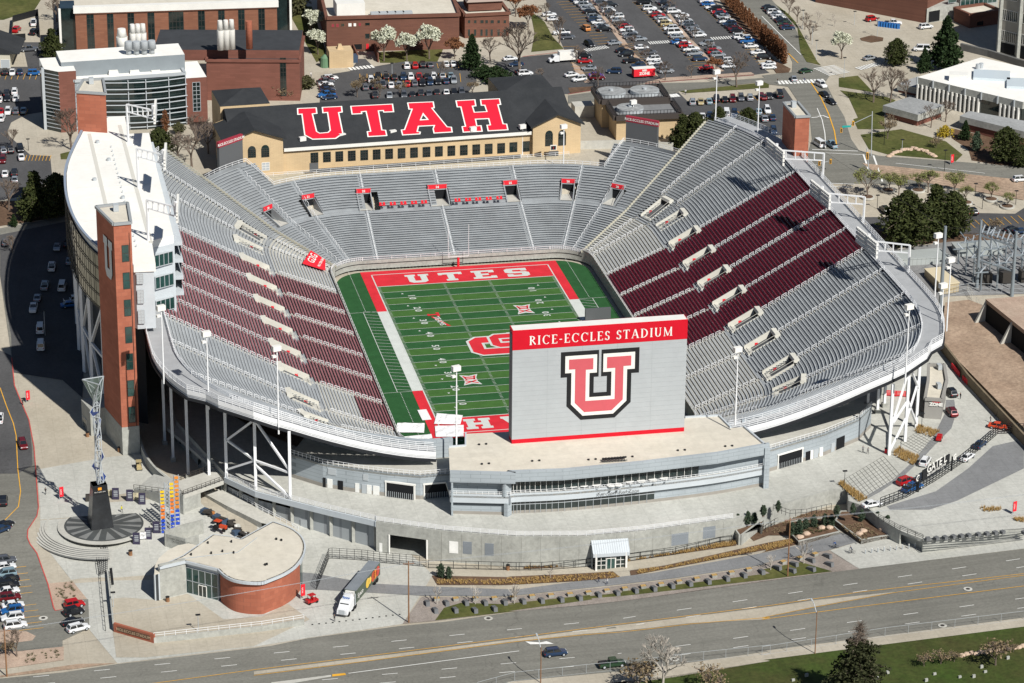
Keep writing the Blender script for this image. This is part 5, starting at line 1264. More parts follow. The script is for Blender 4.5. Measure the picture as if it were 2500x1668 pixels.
mb=MB();p0,p1=FA+ov+e,FB+ov+e;mb.add([p0-Vector((0,0,.9)),p1-Vector((0,0,.9)),p1+Vector((0,0,.1)),p0+Vector((0,0,.1))],[(0,1,2,3)]);mb.build('eave_gutter',trimw,FH)
nrm=(F1-F0).cross(r0-F0).normalized()
def onroof(px,py,up=.0):
 dd=ray(px,py);P=CV+dd*(nrm.dot(F0-CV)/nrm.dot(dd));return P+nrm*up
LET={'U':[(385,972),(563,965),(570,1022),(530,1027),(567,1180),(590,1193),(660,1187),(678,1170),(655,1015),(613,1018),(607,962),(790,953),(797,1010),(765,1015),(803,1200),(735,1248),(525,1255),(450,1215),(425,1030),(388,1033)],'T':[(862,952),(1247,932),(1258,1008),(1160,1012),(1155,998),(1122,1000),(1152,1165),(1185,1167),(1197,1222),(1018,1232),(1010,1180),(1040,1177),(1000,1005),(970,1008),(972,1025),(875,1030)],'H':[(1805,903),(1985,893),(1995,955),(1965,958),(1980,1006),(2082,1000),(2065,950),(2033,950),(2025,893),(2205,884),(2218,942),(2193,945),(2238,1110),(2270,1112),(2283,1170),(2095,1180),(2083,1122),(2113,1120),(2100,1070),(1992,1075),(2003,1128),(2040,1125),(2052,1183),(1872,1192),(1860,1135),(1890,1132),(1850,965),(1818,965)],'A':[(1372,922),(1612,912),(1622,972),(1603,975),(1735,1137),(1775,1140),(1783,1190),(1610,1200),(1600,1158),(1610,1132),(1480,1138),(1470,1180),(1497,1183),(1492,1207),(1328,1217),(1315,1165),(1345,1162),(1410,985),(1385,985)]}
for ch,P in LET.items():
 for up,g_,mm in((.08,0,trimw),(.14,-.0,mat('roof_red',(.70,.012,.035),.6,var=.04))):
  W_=[onroof(*q(0,1,x,y),up)for x,y in P]
  u=(F1-F0).normalized();v=nrm.cross(u);P2=[((w_-F0).dot(u),(w_-F0).dot(v))for w_ in W_]
  if up>.1:P2=grow(P2,-.38,1,1)
  pts=[F0+u*a+v*b+nrm*up for a,b in P2];mb=MB();mb.add(pts,_t([Vector((a,b,0))for a,b in P2]));mb.build('roof_letter' if up>.1 else 'letter_outline',mm,FH)
for up,P,mm in((.2,[(1515,1015),(1485,1085),(1568,1080)],trimw),(.26,[(1516,1040),(1500,1075),(1548,1073)],roofd)):
 mb=MB();mb.add([onroof(*q(0,1,x,y),up)for x,y in P],[(0,1,2)]);mb.build('letter_counter',mm,FH)
for k in range(17):
 x=510+k*111.5
 if x<2290:wpx(FA,FB,(0,1),x,x+66,1372-k*5.6,1460-k*5.6,FH,cols=3,rows=4,fm=frdark)
wpx(FA,FB,(0,2),15,82,1280,1365,FH,cols=2,rows=1,fm=frdark);wpx(FA,FB,(0,2),135,192,1270,1360,FH,cols=2,rows=1,fm=frdark)
def gable(xl,xr,apx,eL,eR,fwd,lab,wins,cell,back):
 A=FA+d*xl-nb*fwd;B=FA+d*xr-nb*fwd;zl=(onplane(A,B,*q(*eL)).z+onplane(A,B,*q(*eR)).z)/2;za=onplane(A,B,*q(*apx)).z;c=(A+B)/2
 mb=MB();P=[(*A.xy,12),(*B.xy,12),(*B.xy,zl),(*c.xy,za),(*A.xy,zl)];k=nb*back;Q=[(p[0]+k.x,p[1]+k.y,p[2])for p in P]
 mb.add(P+Q,[(0,1,2,3,4),(1,6,7,2),(5,0,4,9),(9,8,7,6,5)]);mb.build('gable_wing',tanb,FH)
 mb=MB();o=-nb*.9;h=Vector((0,0,.25));za_=Vector((0,0,za));zl_=Vector((0,0,zl-.35));s=d*.9
 a,b,cc=A+o-s+zl_+h,B+o+s+zl_+h,c+o+za_+h;a2,b2,c2=a+nb*back,b+nb*back,cc+nb*back
 mb.add([a,cc,c2,a2,b,b2],[(0,1,2,3),(1,4,5,2)]);mb.add([a-h*2,cc-h*2,cc,a,b-h*2,b],[(0,1,2,3),(1,4,5,2)]);mb.build('wing_roof',roofd,FH)
 for x0,x1,y0,y1,ar in wins:wpx(A,B,cell,x0,x1,y0,y1,FH,cols=3 if ar else 2,rows=4 if ar else 3,fm=frdark if ar else trimw,arch=ar,gl=glassd if ar else frame)
x_l=(vec(onplane(FA,FB,*q(0,0,2010,1300)))-FA).dot(d);x_r=(vec(onplane(FA,FB,*q(0,2,640,1200)))-FA).dot(d);x_rl=(vec(onplane(FA,FB,*q(0,2,213,1200)))-FA).dot(d)
gable(x_l,-.4,(0,1,38,1155),(0,1,265,1228),(0,1,265,1228),1.5,'',[(68,137,1335,1410,True),(72,140,1460,1530,False),(-52,17,1345,1415,True)],(0,1),17)
gable(x_rl,x_r,(0,2,430,1020),(0,2,213,1122),(0,2,640,1105),1.5,'',[(335,400,1205,1310,True),(452,518,1200,1305,True)],(0,2),17)
for xl,xr,cell,L3 in((x_l,-.4,(0,0),((1972,880),(2185,790),(2420,912))),(x_rl,x_r,(0,2),((-60,755),(180,675),(425,792)))):
 A=FA+nb*19;B=FB+nb*19;A2=A+nb*8;B2=B+nb*8
 pa=onplane(A,B,*q(*cell,*L3[0]));pc=onplane(A,B,*q(*cell,*L3[2]));pb_=onplane(A2,B2,*q(*cell,*L3[1]));zc=min(pa.z,pc.z)-.5;pa.z=pc.z=zc
 mb=MB();k=nb*16;mb.add([pa,pc,pb_,pa+k,pc+k],[(0,1,2),(1,4,2),(4,3,2),(3,0,2)]);mb.build('rear_wing_roof',roofd,FH)
 mb=MB();mb.prism([pa.xy,pc.xy,(pc+k).xy,(pa+k).xy],12,zc-.1);mb.build('rear_wing_wall',tanb,FH)
RW=thing('retaining_wall','pale block retaining wall with railing behind the far stand','wall',(0,97,12));w0,w1=FA-nb*5+d*-8,FB-nb*5+d*10
wall([w0,w1],11,15.6,brickmat('block_wall',(.52,.47,.36),(.48,.43,.33),(.34,.31,.25),2.4,.9,mort=.06),'wall',RW,th=.5);rail([Vector((w0.x,w0.y,15.6)),Vector((w1.x,w1.y,15.6))],1.1,white,'railing',RW,4,(1,.5));
RB_=thing('ribbon_board','long thin dark ribbon board in front of the fieldhouse windows','sign board',(0,96,15));a,b=FA-nb*4+d*9,FA-nb*4+d*(L_-4)
rz0,rz1=onplane(a,b,*q(0,1,1500,1482)).z,onplane(a,b,*q(0,1,1500,1450)).z
wall([a,b],rz0,rz1,mat('ribbon_grey',(.11,.115,.12),.6),'board',RB_,th=.3);m_=MB()
for k in range(12):p=a.lerp(b,k/11);m_.bar((p.x,p.y+.3,12),(p.x,p.y+.3,rz1),.15)
m_.build('supports',white,RB_)
for cell,x0,x1,y0,y1,lab in(((0,1),497,575,1462,1540,'grey blank board left of the ribbon board'),((0,2),362,448,1355,1435,'grey blank board below the small clock')):
 A=onplane(a,b,*q(*cell,x0,y1));B=onplane(a,b,*q(*cell,x1,y1));zt_=onplane(a,b,*q(*cell,x0,y0)).z;mb=MB();mb.box(((A.x+B.x)/2,A.y-.4,(A.z+zt_)/2),(B.x-A.x,.4,zt_-A.z));solo(mb,'speaker_board',MATS['ribbon_grey'],lab,'board','blank boards behind the far stand')
A=onplane(a,b,*q(0,2,405,1320));t=thing('play_clock','small play clock with red digits on a white frame above the far stand','clock',(A.x,A.y-.4,A.z));mb=MB();mb.box((A.x,A.y-.4,A.z),(1.8,.3,1.5));mb.build('frame',trimw,t);mb=MB();mb.box((A.x,A.y-.6,A.z),(1.4,.1,1.1));mb.build('face',black,t);text_mb('1',.9,redp,'digit',t,(A.x,A.y-.7,A.z-.3),(1,0,0),(0,0,1),depth=.02)
# -- the other buildings
def front_building(nm,lab,pa,pb,top,depth,wm,rm,cat='building',par=.5,zlow=-2,topb=None):
 """box building: base corners on the ground, roof line read above the left corner"""
 A,B=gp(*pa),gp(*pb);z1=onplane(A,B,*top).z
 t=thing(nm,lab,cat,(A.x,A.y,A.z));A,B=vec(A),vec(B)
 quadbox(A,B,depth,G(*A.xy)+zlow,z1-par,wm,'wall',t,rm)
 d=(B-A).normalized();n=-rt(d);mb=MB();Z=Vector((0,0,z1-par/2))
 c=[A,B,B+n*depth,A+n*depth]
 for i in range(4):mb.bar(c[i]+Z,c[(i+1)%4]+Z,.25+par/2)
 mb.build('parapet',frame if wm is panel else wm,t)
 return t,A,B,z1,d,n
t,A,B,z1,d,n=front_building('brick_laboratory','large brick laboratory block with tall dark window strips and white roof edge',q(0,0,690,500),q(0,1,213,440),q(0,0,690,112),45,brick,roofc,par=.3)
mb=MB();a,b=A-n*.6-d*.5,B-n*.6+d*.5;k=onplane(A,B,*q(0,0,690,62)).z;mb.prism([a.xy,b.xy,(b+n*2.2).xy,(a+n*2.2).xy],z1-.2,k);mb.prism([(a+n*2).xy,(b+n*2).xy,(b+n*47).xy,(a+n*47).xy],z1,k-1.2,1);mb.build('roof_fascia',[trimw,roofc],t)
for x0,x1 in((793,855),(975,1030),(1158,1215),(1337,1395),(1525,1655),(1787,1845),(1967,2022),(2145,2200),(2325,2380)):
 wpx(A,B,(0,0),x0,x1,118-(x0-793)*.033,520-(x0-793)*.03,t,cols=2 if x1-x0<100 else 4,rows=8,fm=frdark)
mb=MB();a,b=A-d*4.6,A-d*.1;a=a+n*1.5;b=b+n*1.5;mb.prism([a.xy,b.xy,(b+n*9).xy,(a+n*9).xy],G(*A.xy)-1,z1+1);mb.build('glazed_stair',glassd,t);mb=MB();mb.box((a.x-.2,a.y,(G(*A.xy)+z1)/2),(.7,.7,z1-G(*A.xy)+2));
a,b=B+d*.1,B+d*4;mb.prism([(a+n).xy,(b+n).xy,(b+n*9).xy,(a+n*9).xy],G(*A.xy)-1,z1+6,1);mb.box((b.x+.3,b.y,(G(*A.xy)+z1)/2+3),(.7,.7,z1-G(*A.xy)+8));mb.build('corner_pier',[trimw,glassd],t)
t,A,B,z1,d,n=front_building('glass_laboratory','laboratory with curved dark ribbon glazing between brick ends and grey penthouse',q(0,0,690,1180),q(0,0,1672,1110),q(0,0,940,705),16,panel,roofw,par=.3)
zg=G(*A.xy);sA=(vec(onplane(A,B,*q(0,0,935,900)))-A).dot(d);sB=(B-A).length
def cpt(f):s=sA+(sB-sA)*f;return A+d*s-n*(.6+2.2*sin(pi*f)*0+(-2.0)*sin(pi*f)*-.9)
cp=[cpt(i/14)for i in range(15)]
wall(cp,zg-1,z1-.4,glassd,'curved_glazing',t,th=.4)
H_=z1-zg
for i in range(5):
 z=z1-1-i*H_/4.55;wall(cp,z-.2,z,panell,'spandrel_band',t,th=.3,off=.25)
 if i:wall(cp,z+1.5,z+1.7,panell,'sunshade',t,th=.3,off=1.3)
mb=MB()
for k in(0,4,7,11,14):p=cp[k];mb.box((p.x,p.y-.3,(zg+z1)/2),(.25,.5,H_-.5))
mb.build('mullions',frame,t)
Bc=vec(onplane(A,B,*q(0,0,1672,1000)));Be=vec(onplane(A,B,*q(0,0,1858,1000)));mb=MB();ze_=onplane(A,B,*q(0,0,1860,683)).z
mb.prism([(Bc-n*.8).xy,(Be-n*.8).xy,(Be+n*16).xy,(Bc+n*16).xy],zg-1,ze_,0,1);mb.build('brick_end',[brickm,roofw],t);wpx(Bc-n*.8,Be-n*.8,(0,0),1733,1800,740,1000,t,cols=2,rows=7)
Ac=vec(onplane(A,B,*q(0,0,535,900)));Ad=vec(onplane(A,B,*q(0,0,692,900)));za_=onplane(A,B,*q(0,0,600,640)).z;mb=MB();Aw=vec(onplane(A,B,*q(0,0,418,900)))
mb.prism([Ac.xy,Ad.xy,(Ad+n*15).xy,(Ac+n*15).xy],zg-1,za_,0,1);mb.build('brick_end',[brickm,roofw],t)
mb=MB();Ax=Aw+n*4;mb.prism([Ac.xy,(Ac+n*15).xy,(Ax+n*11).xy,Ax.xy],zg-1,za_,0,1);mb.build('glass_corner',[glassd,roofw],t)
mb=MB()
for k in range(1,16):z=zg+(za_-zg)*k/16;mb.bar((*(Ac-n*.1).xy,z),(*(Ax-n*.1-d*.1).xy,z),.09)
mb.box((Ax.x-.3,Ax.y,(zg+za_)/2),(.8,.8,za_-zg+.6));mb.build('glass_bands',frame,t)
pz0=z1;PA=A+n*5+d*(vec(onplane(A,B,*q(0,0,570,700)))-A).dot(d);PBq=A+n*5+d*(vec(onplane(A,B,*q(0,0,1685,700)))-A).dot(d)
pz1=onplane(PA,PBq,*q(0,0,1100,525)).z;mb=MB();mb.prism([PA.xy,PBq.xy,(PBq+n*12).xy,(PA+n*12).xy],z1-1,pz1,0,1);mb.build('penthouse',[mat('penthouse_grey',(.22,.25,.27),.6,var=.05),roofw],t)
for x in(970,1160,1350):
 p=onplane(PA,PBq,*q(0,0,x+45,655));mb=MB();mb.box((p.x,p.y-.8,p.z),(3.2,1.6,2.0),rz=atan2(d.y,d.x),top=.8);mb.build('louvre_hood',trimw,t)
for x,y in((1155,490),(1225,490),(1295,487),(1362,482)):
 p=at(*q(0,0,x,y),pz1);mb=MB();mb.cyl((p.x,p.y,pz1),.8,1.6,12);mb.cyl((p.x,p.y,pz1+1.6),1.35,2.4,14,r2=1.1);mb.build('exhaust_fan',frame,t,True)
for(x,y),hh,rr in(((1205,400),4.6,1.0),((1253,398),4.6,1.0),((1300,396),4.6,1.0),((1108,420),4.0,1.7),((1995,380),5,1.0),((2047,376),5,1.0),((2098,372),5,1.0)):
 p=at(*q(0,0,x,y),pz1+1);mb=MB();mb.cyl((p.x,p.y+6,pz1-3),rr,3+hh*.6,14);mb.cyl((p.x,p.y+6,pz1+hh*.6),rr*.9,hh*.6,14,r2=rr*.7);mb.build('exhaust_stack',trimw,t,True)
p=at(*q(0,0,2255,370),pz1+1);mb=MB();mb.cyl((p.x,p.y+6,pz1-3),1.0,8.5,14);mb.build('brick_coloured_stack',sand,t,True)
t,A,B,z1,d,n=front_building('brick_hall','windowless brick hall with dark flat roof beside the glass laboratory',q(0,0,1860,900),q(0,1,415,905),q(0,0,1900,540),26,brickm,roofdk,par=.3)
wpx(A,B,(0,1),240,292,520,860,t,cols=2,rows=8,fm=frdark)
mb=MB();a=A-d*16+n*3;mb.prism([a.xy,(B+n*3-d*.2).xy,(B+n*25-d*.2).xy,(a+n*22).xy],z1-1,z1+2.3,0,1);mb.build('upper_roof',[brickm,roofdk],t)
t,A,B,z1,d,n=front_building('brick_gymnasium','wide brown brick gymnasium with flat cream roof behind the small car park',q(0,1,655,470),q(0,1,1840,440),q(0,1,655,155),50,brickd,roofc,par=.5)
for x0,x1,y0,y1,g_ in((695,720,215,245,maroonb),(737,762,213,245,maroonb),(780,812,210,240,glassd),(845,877,207,240,whitep),(892,918,207,238,whitep),(937,960,205,235,maroonb),(995,1040,203,232,glassd),(995,1040,300,350,glassd),(895,970,395,448,dark),(1005,1032,390,445,redp)):
 wpx(A,B,(0,1),x0,x1,y0,y1,t,gl=g_,fm=brick,cols=1)
t2,A2,B2,z2,d2,n2=front_building('brick_office_wing','two-storey brown brick office wing with small square windows',q(0,1,1890,345),q(0,1,2287,325),q(0,1,1890,132),40,brickd,roofc,par=.4)
for x in(1915,1970,2027,2072,2118,2180,2235):
 wpx(A2,B2,(0,1),x,x+(27 if x not in(2118,2027)else 34),180,212,t2,fm=brick);wpx(A2,B2,(0,1),x,x+(25 if x!=2100 else 45),262,325,t2,fm=brick)
p=at(*q(0,1,2050,60),z2);mb=MB();mb.box((p.x,p.y,z2+1.5),(11,9,3));mb.build('roof_lantern',brickd,t2);mb=MB();mb.box((p.x,p.y,z2+4.5),(12.5,10.5,3),top=.55);mb.build('lantern_roof',mat('brown_metal',(.3,.24,.2),.6),t2)
rb=at(*q(0,1,870,140),z1);mb=MB();mb.box((rb.x,rb.y+4,z1+1.2),(9,8,5.5));mb.build('stair_head',trimw,t)
for k in range(5):p=at(*q(0,1,1088+k*72,128-k*2),z1);mb=MB();mb.box((p.x,p.y,z1+.2),(3,2.2,.9));mb.build('skylight',frame,t)
Y=thing('loading_yard_wall','brown brick yard walls round the loading dock at the gymnasium corner','wall',tuple(gp(*q(0,1,690,560))))
for L in(((655,470),(690,560)),((690,560),(690,500)),((870,430),(925,560)),((820,500),(850,590)),((1065,430),(1110,560))):
 a,b=[gp(*q(0,1,*p))for p in L];wall([a,b],min(a.z,b.z)-.5,max(a.z,b.z)+2.4,brickd,'yard_wall',Y)
p=gp(*q(0,1,780,600));mb=MB();mb.box((p.x,p.y+2,p.z+2.6),(7.5,6,5.4));mb.box((p.x,p.y+2,p.z+6),(2,2,1.6),top=.5);solo(mb,'dust_collector',tanb,'tan metal dust collector box in the loading yard','machine')
for x,y,lab in((635,545,'green'),):p=gp(*q(0,1,x,600));mb=MB();mb.cyl((p.x,p.y,p.z),1.5,3.0,12,r2=1.3);mb.cyl((p.x,p.y,p.z+3),1.3,1,12,r2=.3);solo(mb,'storage_tank',mat('green_tank',(.12,.22,.13),.6),'small green tank behind the mesh fence by the loading yard','tank')
p=gp(*q(0,1,875,565));mb=MB();mb.box((p.x,p.y+1,p.z+1.2),(4,2.4,2.4));solo(mb,'dumpster',mat('blue_steel',(.05,.08,.13),.5),'dark blue dumpster in the loading dock','dumpster')
def cooling(lab,pa,pb,top,depth,fans,pleft):
 t,A,B,z1,d,n=front_building('cooling_plant',lab,pa,pb,top,depth,tanb,concg,par=.2)
 mb=MB();c=[A-n*.3-d*.3,B-n*.3+d*.3,B+n*(depth+.3)+d*.3,A+n*(depth+.3)-d*.3]
 for i in range(4):a,b=c[i],c[(i+1)%4];wallm=mb;mb.bar((*a.xy,z1-.4),(*b.xy,z1-.4),.75)
 mb.build('dark_parapet',mat('bronze_trim',(.06,.05,.045),.6),t)
 rl=MB()
 for i in range(4):
  a,b=c[i],c[(i+1)%4];k=int((b-a).length/1.0);rl.bar((*a.xy,z1+1.5),(*b.xy,z1+1.5),.05)
  for j in range(k):p=a.lerp(b,j/k);rl.bar((*p.xy,z1),(*p.xy,z1+1.5),.05)
 rl.build('guard_rail',black,t)
 for f in fans:
  p=A+d*f*(B-A).length+n*depth*.5;mb=MB();mb.cyl((p.x,p.y,z1-.6),depth*.36,1.6,28,cap=1);mb.cyl((p.x,p.y,z1+1.0),depth*.05,.5,10);mb.build('fan_ring',[frame,mat('fan_grille',(.3,.31,.31),.6,var=.3,scale=.6)],t,False)
 return t
cooling('rear yellow brick cooling plant with two large round fans',q(0,2,840,1145),q(0,2,1418,1120),q(0,2,845,900),12,(.2,.72),None)
cooling('front yellow brick cooling plant with one fan and one dark round pit',q(0,2,970,1260),q(0,2,1535,1235),q(0,2,975,1045),11,(.27,),None)
CW=thing('yard_wall','pale concrete yard wall between fieldhouse and cooling plant','wall',tuple(gp(*q(0,2,730,1320))));a,b,c_=[gp(*q(0,2,*p))for p in((640,1340),(1060,1330),(1480,1360))];wall([a,b,c_],13,17.5,conc,'wall',CW)
a,b=[gp(*q(0,2,*p))for p in((600,1060),(775,1050))];wall([a,b],13,19,conc,'stair_block',CW,th=5)
t,A,B,z1,d,n=front_building('brown_brick_building','large dark brown brick building at the top edge right of centre',q(0,3,480,22),q(0,3,1475,212),q(0,3,480,-260),40,brickd,roofc)
mb=MB();C2=gp(*q(0,3,1765,160));b_=B-n*.2+d*.02;mb.prism([b_.xy,(C2.x,C2.y),(C2.x,C2.y+30),(b_+n*30).xy],G(*B.xy)-2,z1-6);mb.build('concrete_wing',wallc,t)
a,b=vec(b_),vec(C2);wpx(a,b,(0,3),1490,1590,105,205,t,gl=dark,fm=wallc);wpx(a,b,(0,3),1670,1740,-30,30,t,gl=glassg,fm=frame)
t,A,B,z1,d,n=front_building('glass_link_building','pale concrete building with glass upper floor at the top right edge',q(0,3,1770,165),q(0,3,2110,120),q(0,3,1770,-120),20,wallc,roofc)
wpx(A,B,(0,3),1800,1880,50,140,t,gl=dark);wpx(A,B,(0,3),1780,2100,-60,60,t,gl=glassg,cols=8,rows=2);wpx(A,B,(0,3),1930,2090,85,130,t,gl=dark)
t,A,B,z1,d,n=front_building('brick_entrance','low brown brick block with a square opening beside the grey tower',q(0,3,1860,255),q(0,3,2130,215),q(0,3,1870,130),9,brickd,roofc);wpx(A,B,(0,3),1925,1985,195,235,t,gl=dark,fm=brick)
t,A,B,z1,d,n=front_building('concrete_office_tower','tall concrete office tower with rows of white vertical fins at the right edge',q(0,3,2110,470),q(0,3,2560,590),q(0,3,2110,-260),30,mat('tower_concrete',(.33,.31,.27),.9,var=.1,scale=.2),roofc)
for k in range(5):wpx(A,B,(0,3),2135+k*0,2290,80+190*(k-1)-5,170+190*(k-1),t,gl=dark if False else glassd,fm=trimw,cols=9)if k<3 else None
for k in range(3):wpx(A,B,(0,3),2320,2470,115+190*(k-1),205+190*(k-1),t,gl=glassd,fm=trimw,cols=9)
wpx(A,B,(0,3),2130,2270,370,470,t,gl=dark,fm=wallc);wpx(A,B,(0,3),2300,2540,400,530,t,gl=dark,fm=wallc)
for x in(2112,2290):p=vec(onplane(A,B,*q(0,3,x,450)));mb=MB();mb.box((p.x,p.y-.6,(G(*p.xy)+z1)/2),(1.0,1.2,z1-G(*p.xy)+2));mb.build('pier',wallc,t)
zr_=hz(q(0,3,1400,900),q(0,3,1400,690));rf=[at(*q(0,3,*p),zr_)for p in((1395,692),(1965,515),(2500,640),(2900,800),(2340,915))]
t=thing('concrete_pavilion','flat white-roofed concrete pavilion with tall window slots, middle right','building',tuple(gp(*q(0,3,1500,900))));cx_=sum((vec(p)for p in rf),Vector())/5
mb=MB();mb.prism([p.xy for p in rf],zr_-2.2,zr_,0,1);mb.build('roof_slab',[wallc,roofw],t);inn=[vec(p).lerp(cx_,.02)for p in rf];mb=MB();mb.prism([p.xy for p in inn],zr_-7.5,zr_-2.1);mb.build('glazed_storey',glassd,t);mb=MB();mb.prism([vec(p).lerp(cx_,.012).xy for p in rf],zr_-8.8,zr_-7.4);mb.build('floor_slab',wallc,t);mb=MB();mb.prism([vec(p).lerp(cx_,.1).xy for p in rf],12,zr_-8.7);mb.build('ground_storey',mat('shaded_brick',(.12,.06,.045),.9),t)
a,b=inn[0],inn[4];dd=(b-a);L_=dd.length;dd.normalize();mb=MB();k=0
while k<L_:
 p=a+dd*k+rt(dd)*.3;
 if not(L_*.605<k<L_*.80):mb.box((p.x,p.y,zr_-4.8),(.45,.9,5.4),rz=atan2(dd.y,dd.x))
 k+=1.55
mb.build('window_fins',trimw,t)
for k in range(7):p=vec(rf[0]).lerp(vec(rf[4]),k/6.5)+rt(dd)*.1;mb=MB();mb.box((p.x,p.y,zr_-1.1),(.35,.5,2.4),rz=atan2(dd.y,dd.x));mb.build('scupper',frame,t)
for k in range(2):
 c=at(*q(0,3,2060+k*300,690+k*75),zr_);mb=MB();mb.box((c.x,c.y,zr_+.4),(11,9,.9),rz=-.35);mb.build('skylight',mat('skylight_glass',(.55,.62,.66),.25),t)
c=at(*q(0,3,1760,715),zr_);mb=MB();mb.box((c.x,c.y,zr_+1),(5.5,4,2),rz=-.35);mb.build('roof_unit',trimw,t)
for c_ in((1935,620),(1965,612)):c=at(*q(0,3,*c_),zr_);mb=MB();mb.cyl((c.x,c.y,zr_),.7,1.6,10);mb.build('roof_fan',frame,t)
for pts,hb,lab in((((1085,945),(1325,868),(1640,945),(1400,1030)),(1390,1140),'small flat-roofed brick annexe on the lawn in front of the pavilion'),(((1775,1040),(1860,995),(2900,1180),(2900,1290),(2350,1180)),(1900,1200),'long low flat-roofed wing in front of the pavilion'),(((1215,750),(1400,685),(1400,790)),(1390,870),'grey-roofed link block left of the pavilion behind bare trees')):
 zz=hz(q(0,3,hb[0],hb[1]),q(0,3,hb[0],1030 if len(pts)==4 else(1075 if len(pts)==5 else 790)));rf2=[at(*q(0,3,*p),zz)for p in pts];t=thing('low_wing',lab,'building',tuple(gp(*q(0,3,*hb))));c=sum((vec(p)for p in rf2),Vector())/len(rf2)
 mb=MB();mb.prism([p.xy for p in rf2],zz-2.0,zz,0,1);mb.build('roof_slab',[wallc,layered('grey_roof_'+str(len(pts)),(.42,.43,.43),(.34,.35,.35),.06)],t);mb=MB();mb.prism([vec(p).lerp(c,.1).xy for p in rf2],12,zz-1.9);mb.build('wall',brickm,t)
RWL=thing('retaining_wall','dark grey retaining wall behind the evergreens below the office tower','wall',tuple(gp(*q(0,3,1790,470))));L=[gp(*q(0,3,*p))for p in((1775,450),(2020,510),(2350,610),(2700,720))];wall(L,lambda x,y:G(x,y)-1,lambda x,y:G(x,y)+2.2,mat('grey_wall_dark',(.13,.13,.125),.9,var=.15),'wall',RWL,th=1)
A,B=gp(*q(0,0,-60,612)),gp(*q(0,0,95,612));t=thing('utility_house','small cream utility house with grey gable roof at the far left','building',tuple(A));A,B=vec(A),vec(B);zg=G(*A.xy);ze_=onplane(A,B,*q(0,0,0,470)).z;d=(B-A).normalized();n=-rt(d)
quadbox(A-d*20,B,16,zg-1,ze_-.4,mat('cream_wall',(.55,.52,.42),.9),'wall',t);c=A-d*2;mb=MB();za_=ze_+3.2;e0,e1=B+d*3,A-d*8
mb.add([(*(e1-n*.5).xy,ze_),(*(e0-n*.5).xy,ze_-.5),(*(c-n*.5).xy,za_),(*(e1+n*17).xy,ze_),(*(e0+n*17).xy,ze_-.5),(*(c+n*17).xy,za_)],[(0,2,5,3),(2,1,4,5),(0,1,2)]);mb.build('roof',roofd,t)
wpx(A,B,(0,0),10,90,535,612,t,gl=frame,fm=trimw)
t=thing('compound_fence','black screened fence round a small construction yard, far left','fence',tuple(gp(*q(0,0,120,360))));L=[gp(*q(0,0,*p))for p in((230,360),(105,368),(120,200),(340,140),(355,340))]
wall(L,lambda x,y:G(x,y),lambda x,y:G(x,y)+2.2,black,'screen',t,th=.15)
def shed(lab,roofpx,basepx,toppx,wm,rm,nm='metal_shed'):
 zz=hz(basepx,toppx);P=[at(*q(1,3,*p),zz)for p in roofpx];t=thing(nm,lab,'shed',tuple(gp(*basepx)));mb=MB();mb.prism([p.xy for p in P],G(P[0].x,P[0].y)-2,zz-.3);mb.build('wall',wm,t);c=sum((vec(p)for p in P),Vector())/len(P);mb=MB();mb.prism([c.lerp(vec(p),1.03).xy for p in P],zz-.3,zz);mb.build('roof',rm,t)
mtl=brickmat('pale_metal',(.42,.45,.44),(.40,.43,.42),(.3,.32,.31),1.2,20,.5,.06);tanm=brickmat('tan_metal',(.55,.46,.30),(.53,.44,.29),(.4,.33,.22),.8,20,.6,.05)
shed('long pale metal shed with blue-grey roof at the substation fence',((1180,785),(1590,755),(1690,830),(1235,855)),q(1,3,1240,925),q(1,3,1240,857),mtl,mtl);shed('pale metal shed farther right behind the first at the substation',((1705,705),(2120,680),(2170,740),(1755,765)),q(1,3,1760,840),q(1,3,1760,767),mtl,mtl);shed('tan metal building next to the grey utility mast',((1460,940),(1600,925),(1770,1060),(1610,1080)),q(1,3,1640,1175),q(1,3,1640,1080),tanm,mat('tan_roof_metal',(.62,.54,.38),.6),'metal_building')
zz=15.5;P=[at(*p,zz)for p in(q(1,3,2005,1212),q(1,3,2500,1175),q(2,3,2900,100),q(1,3,2400,1530))];t=thing('bunker_building','wide tan flat-roofed building with black sloping side and concrete fins at the right edge','building',(P[0].x,P[0].y,10));mb=MB();mb.prism([p.xy for p in P],zz-1,zz);mb.build('roof',pinkgr,t)
mb=MB();dd=(vec(P[3])-vec(P[0])).normalized();a,b=vec(P[0]),vec(P[0])+dd*160;nn=rt(dd)if rt(dd).x<0 else-rt(dd);mb.prism([a.xy,b.xy,(b-nn*14).xy,(a-nn*14).xy],4,zz-1);mb.build('side_wall',dark,t)
for k in range(9):
 p=a+dd*k*15;mb=MB();mb.add([(*p.xy,zz-.5),(*(p+nn*4.5).xy,6),(*p.xy,6),(*(p+dd*.7).xy,zz-.5),(*(p+dd*.7+nn*4.5).xy,6),(*(p+dd*.7).xy,6)],[(0,1,2),(3,5,4),(0,3,4,1)]);mb.build('buttress',conc,t)
RS=thing('slope_wall','long dark brown retaining wall below the tan dirt slope','wall',tuple(gp(*q(2,3,1600,130))));L=[at(*q(2,3,*p),7)for p in((1590,115),(1830,430),(2100,720),(2350,990))];L.append(L[-1]+(L[-1]-L[-2]));wall(L,6.5,9.6,mat('brown_wall',(.19,.15,.10),.9,var=.2),'wall',RS,th=.5)
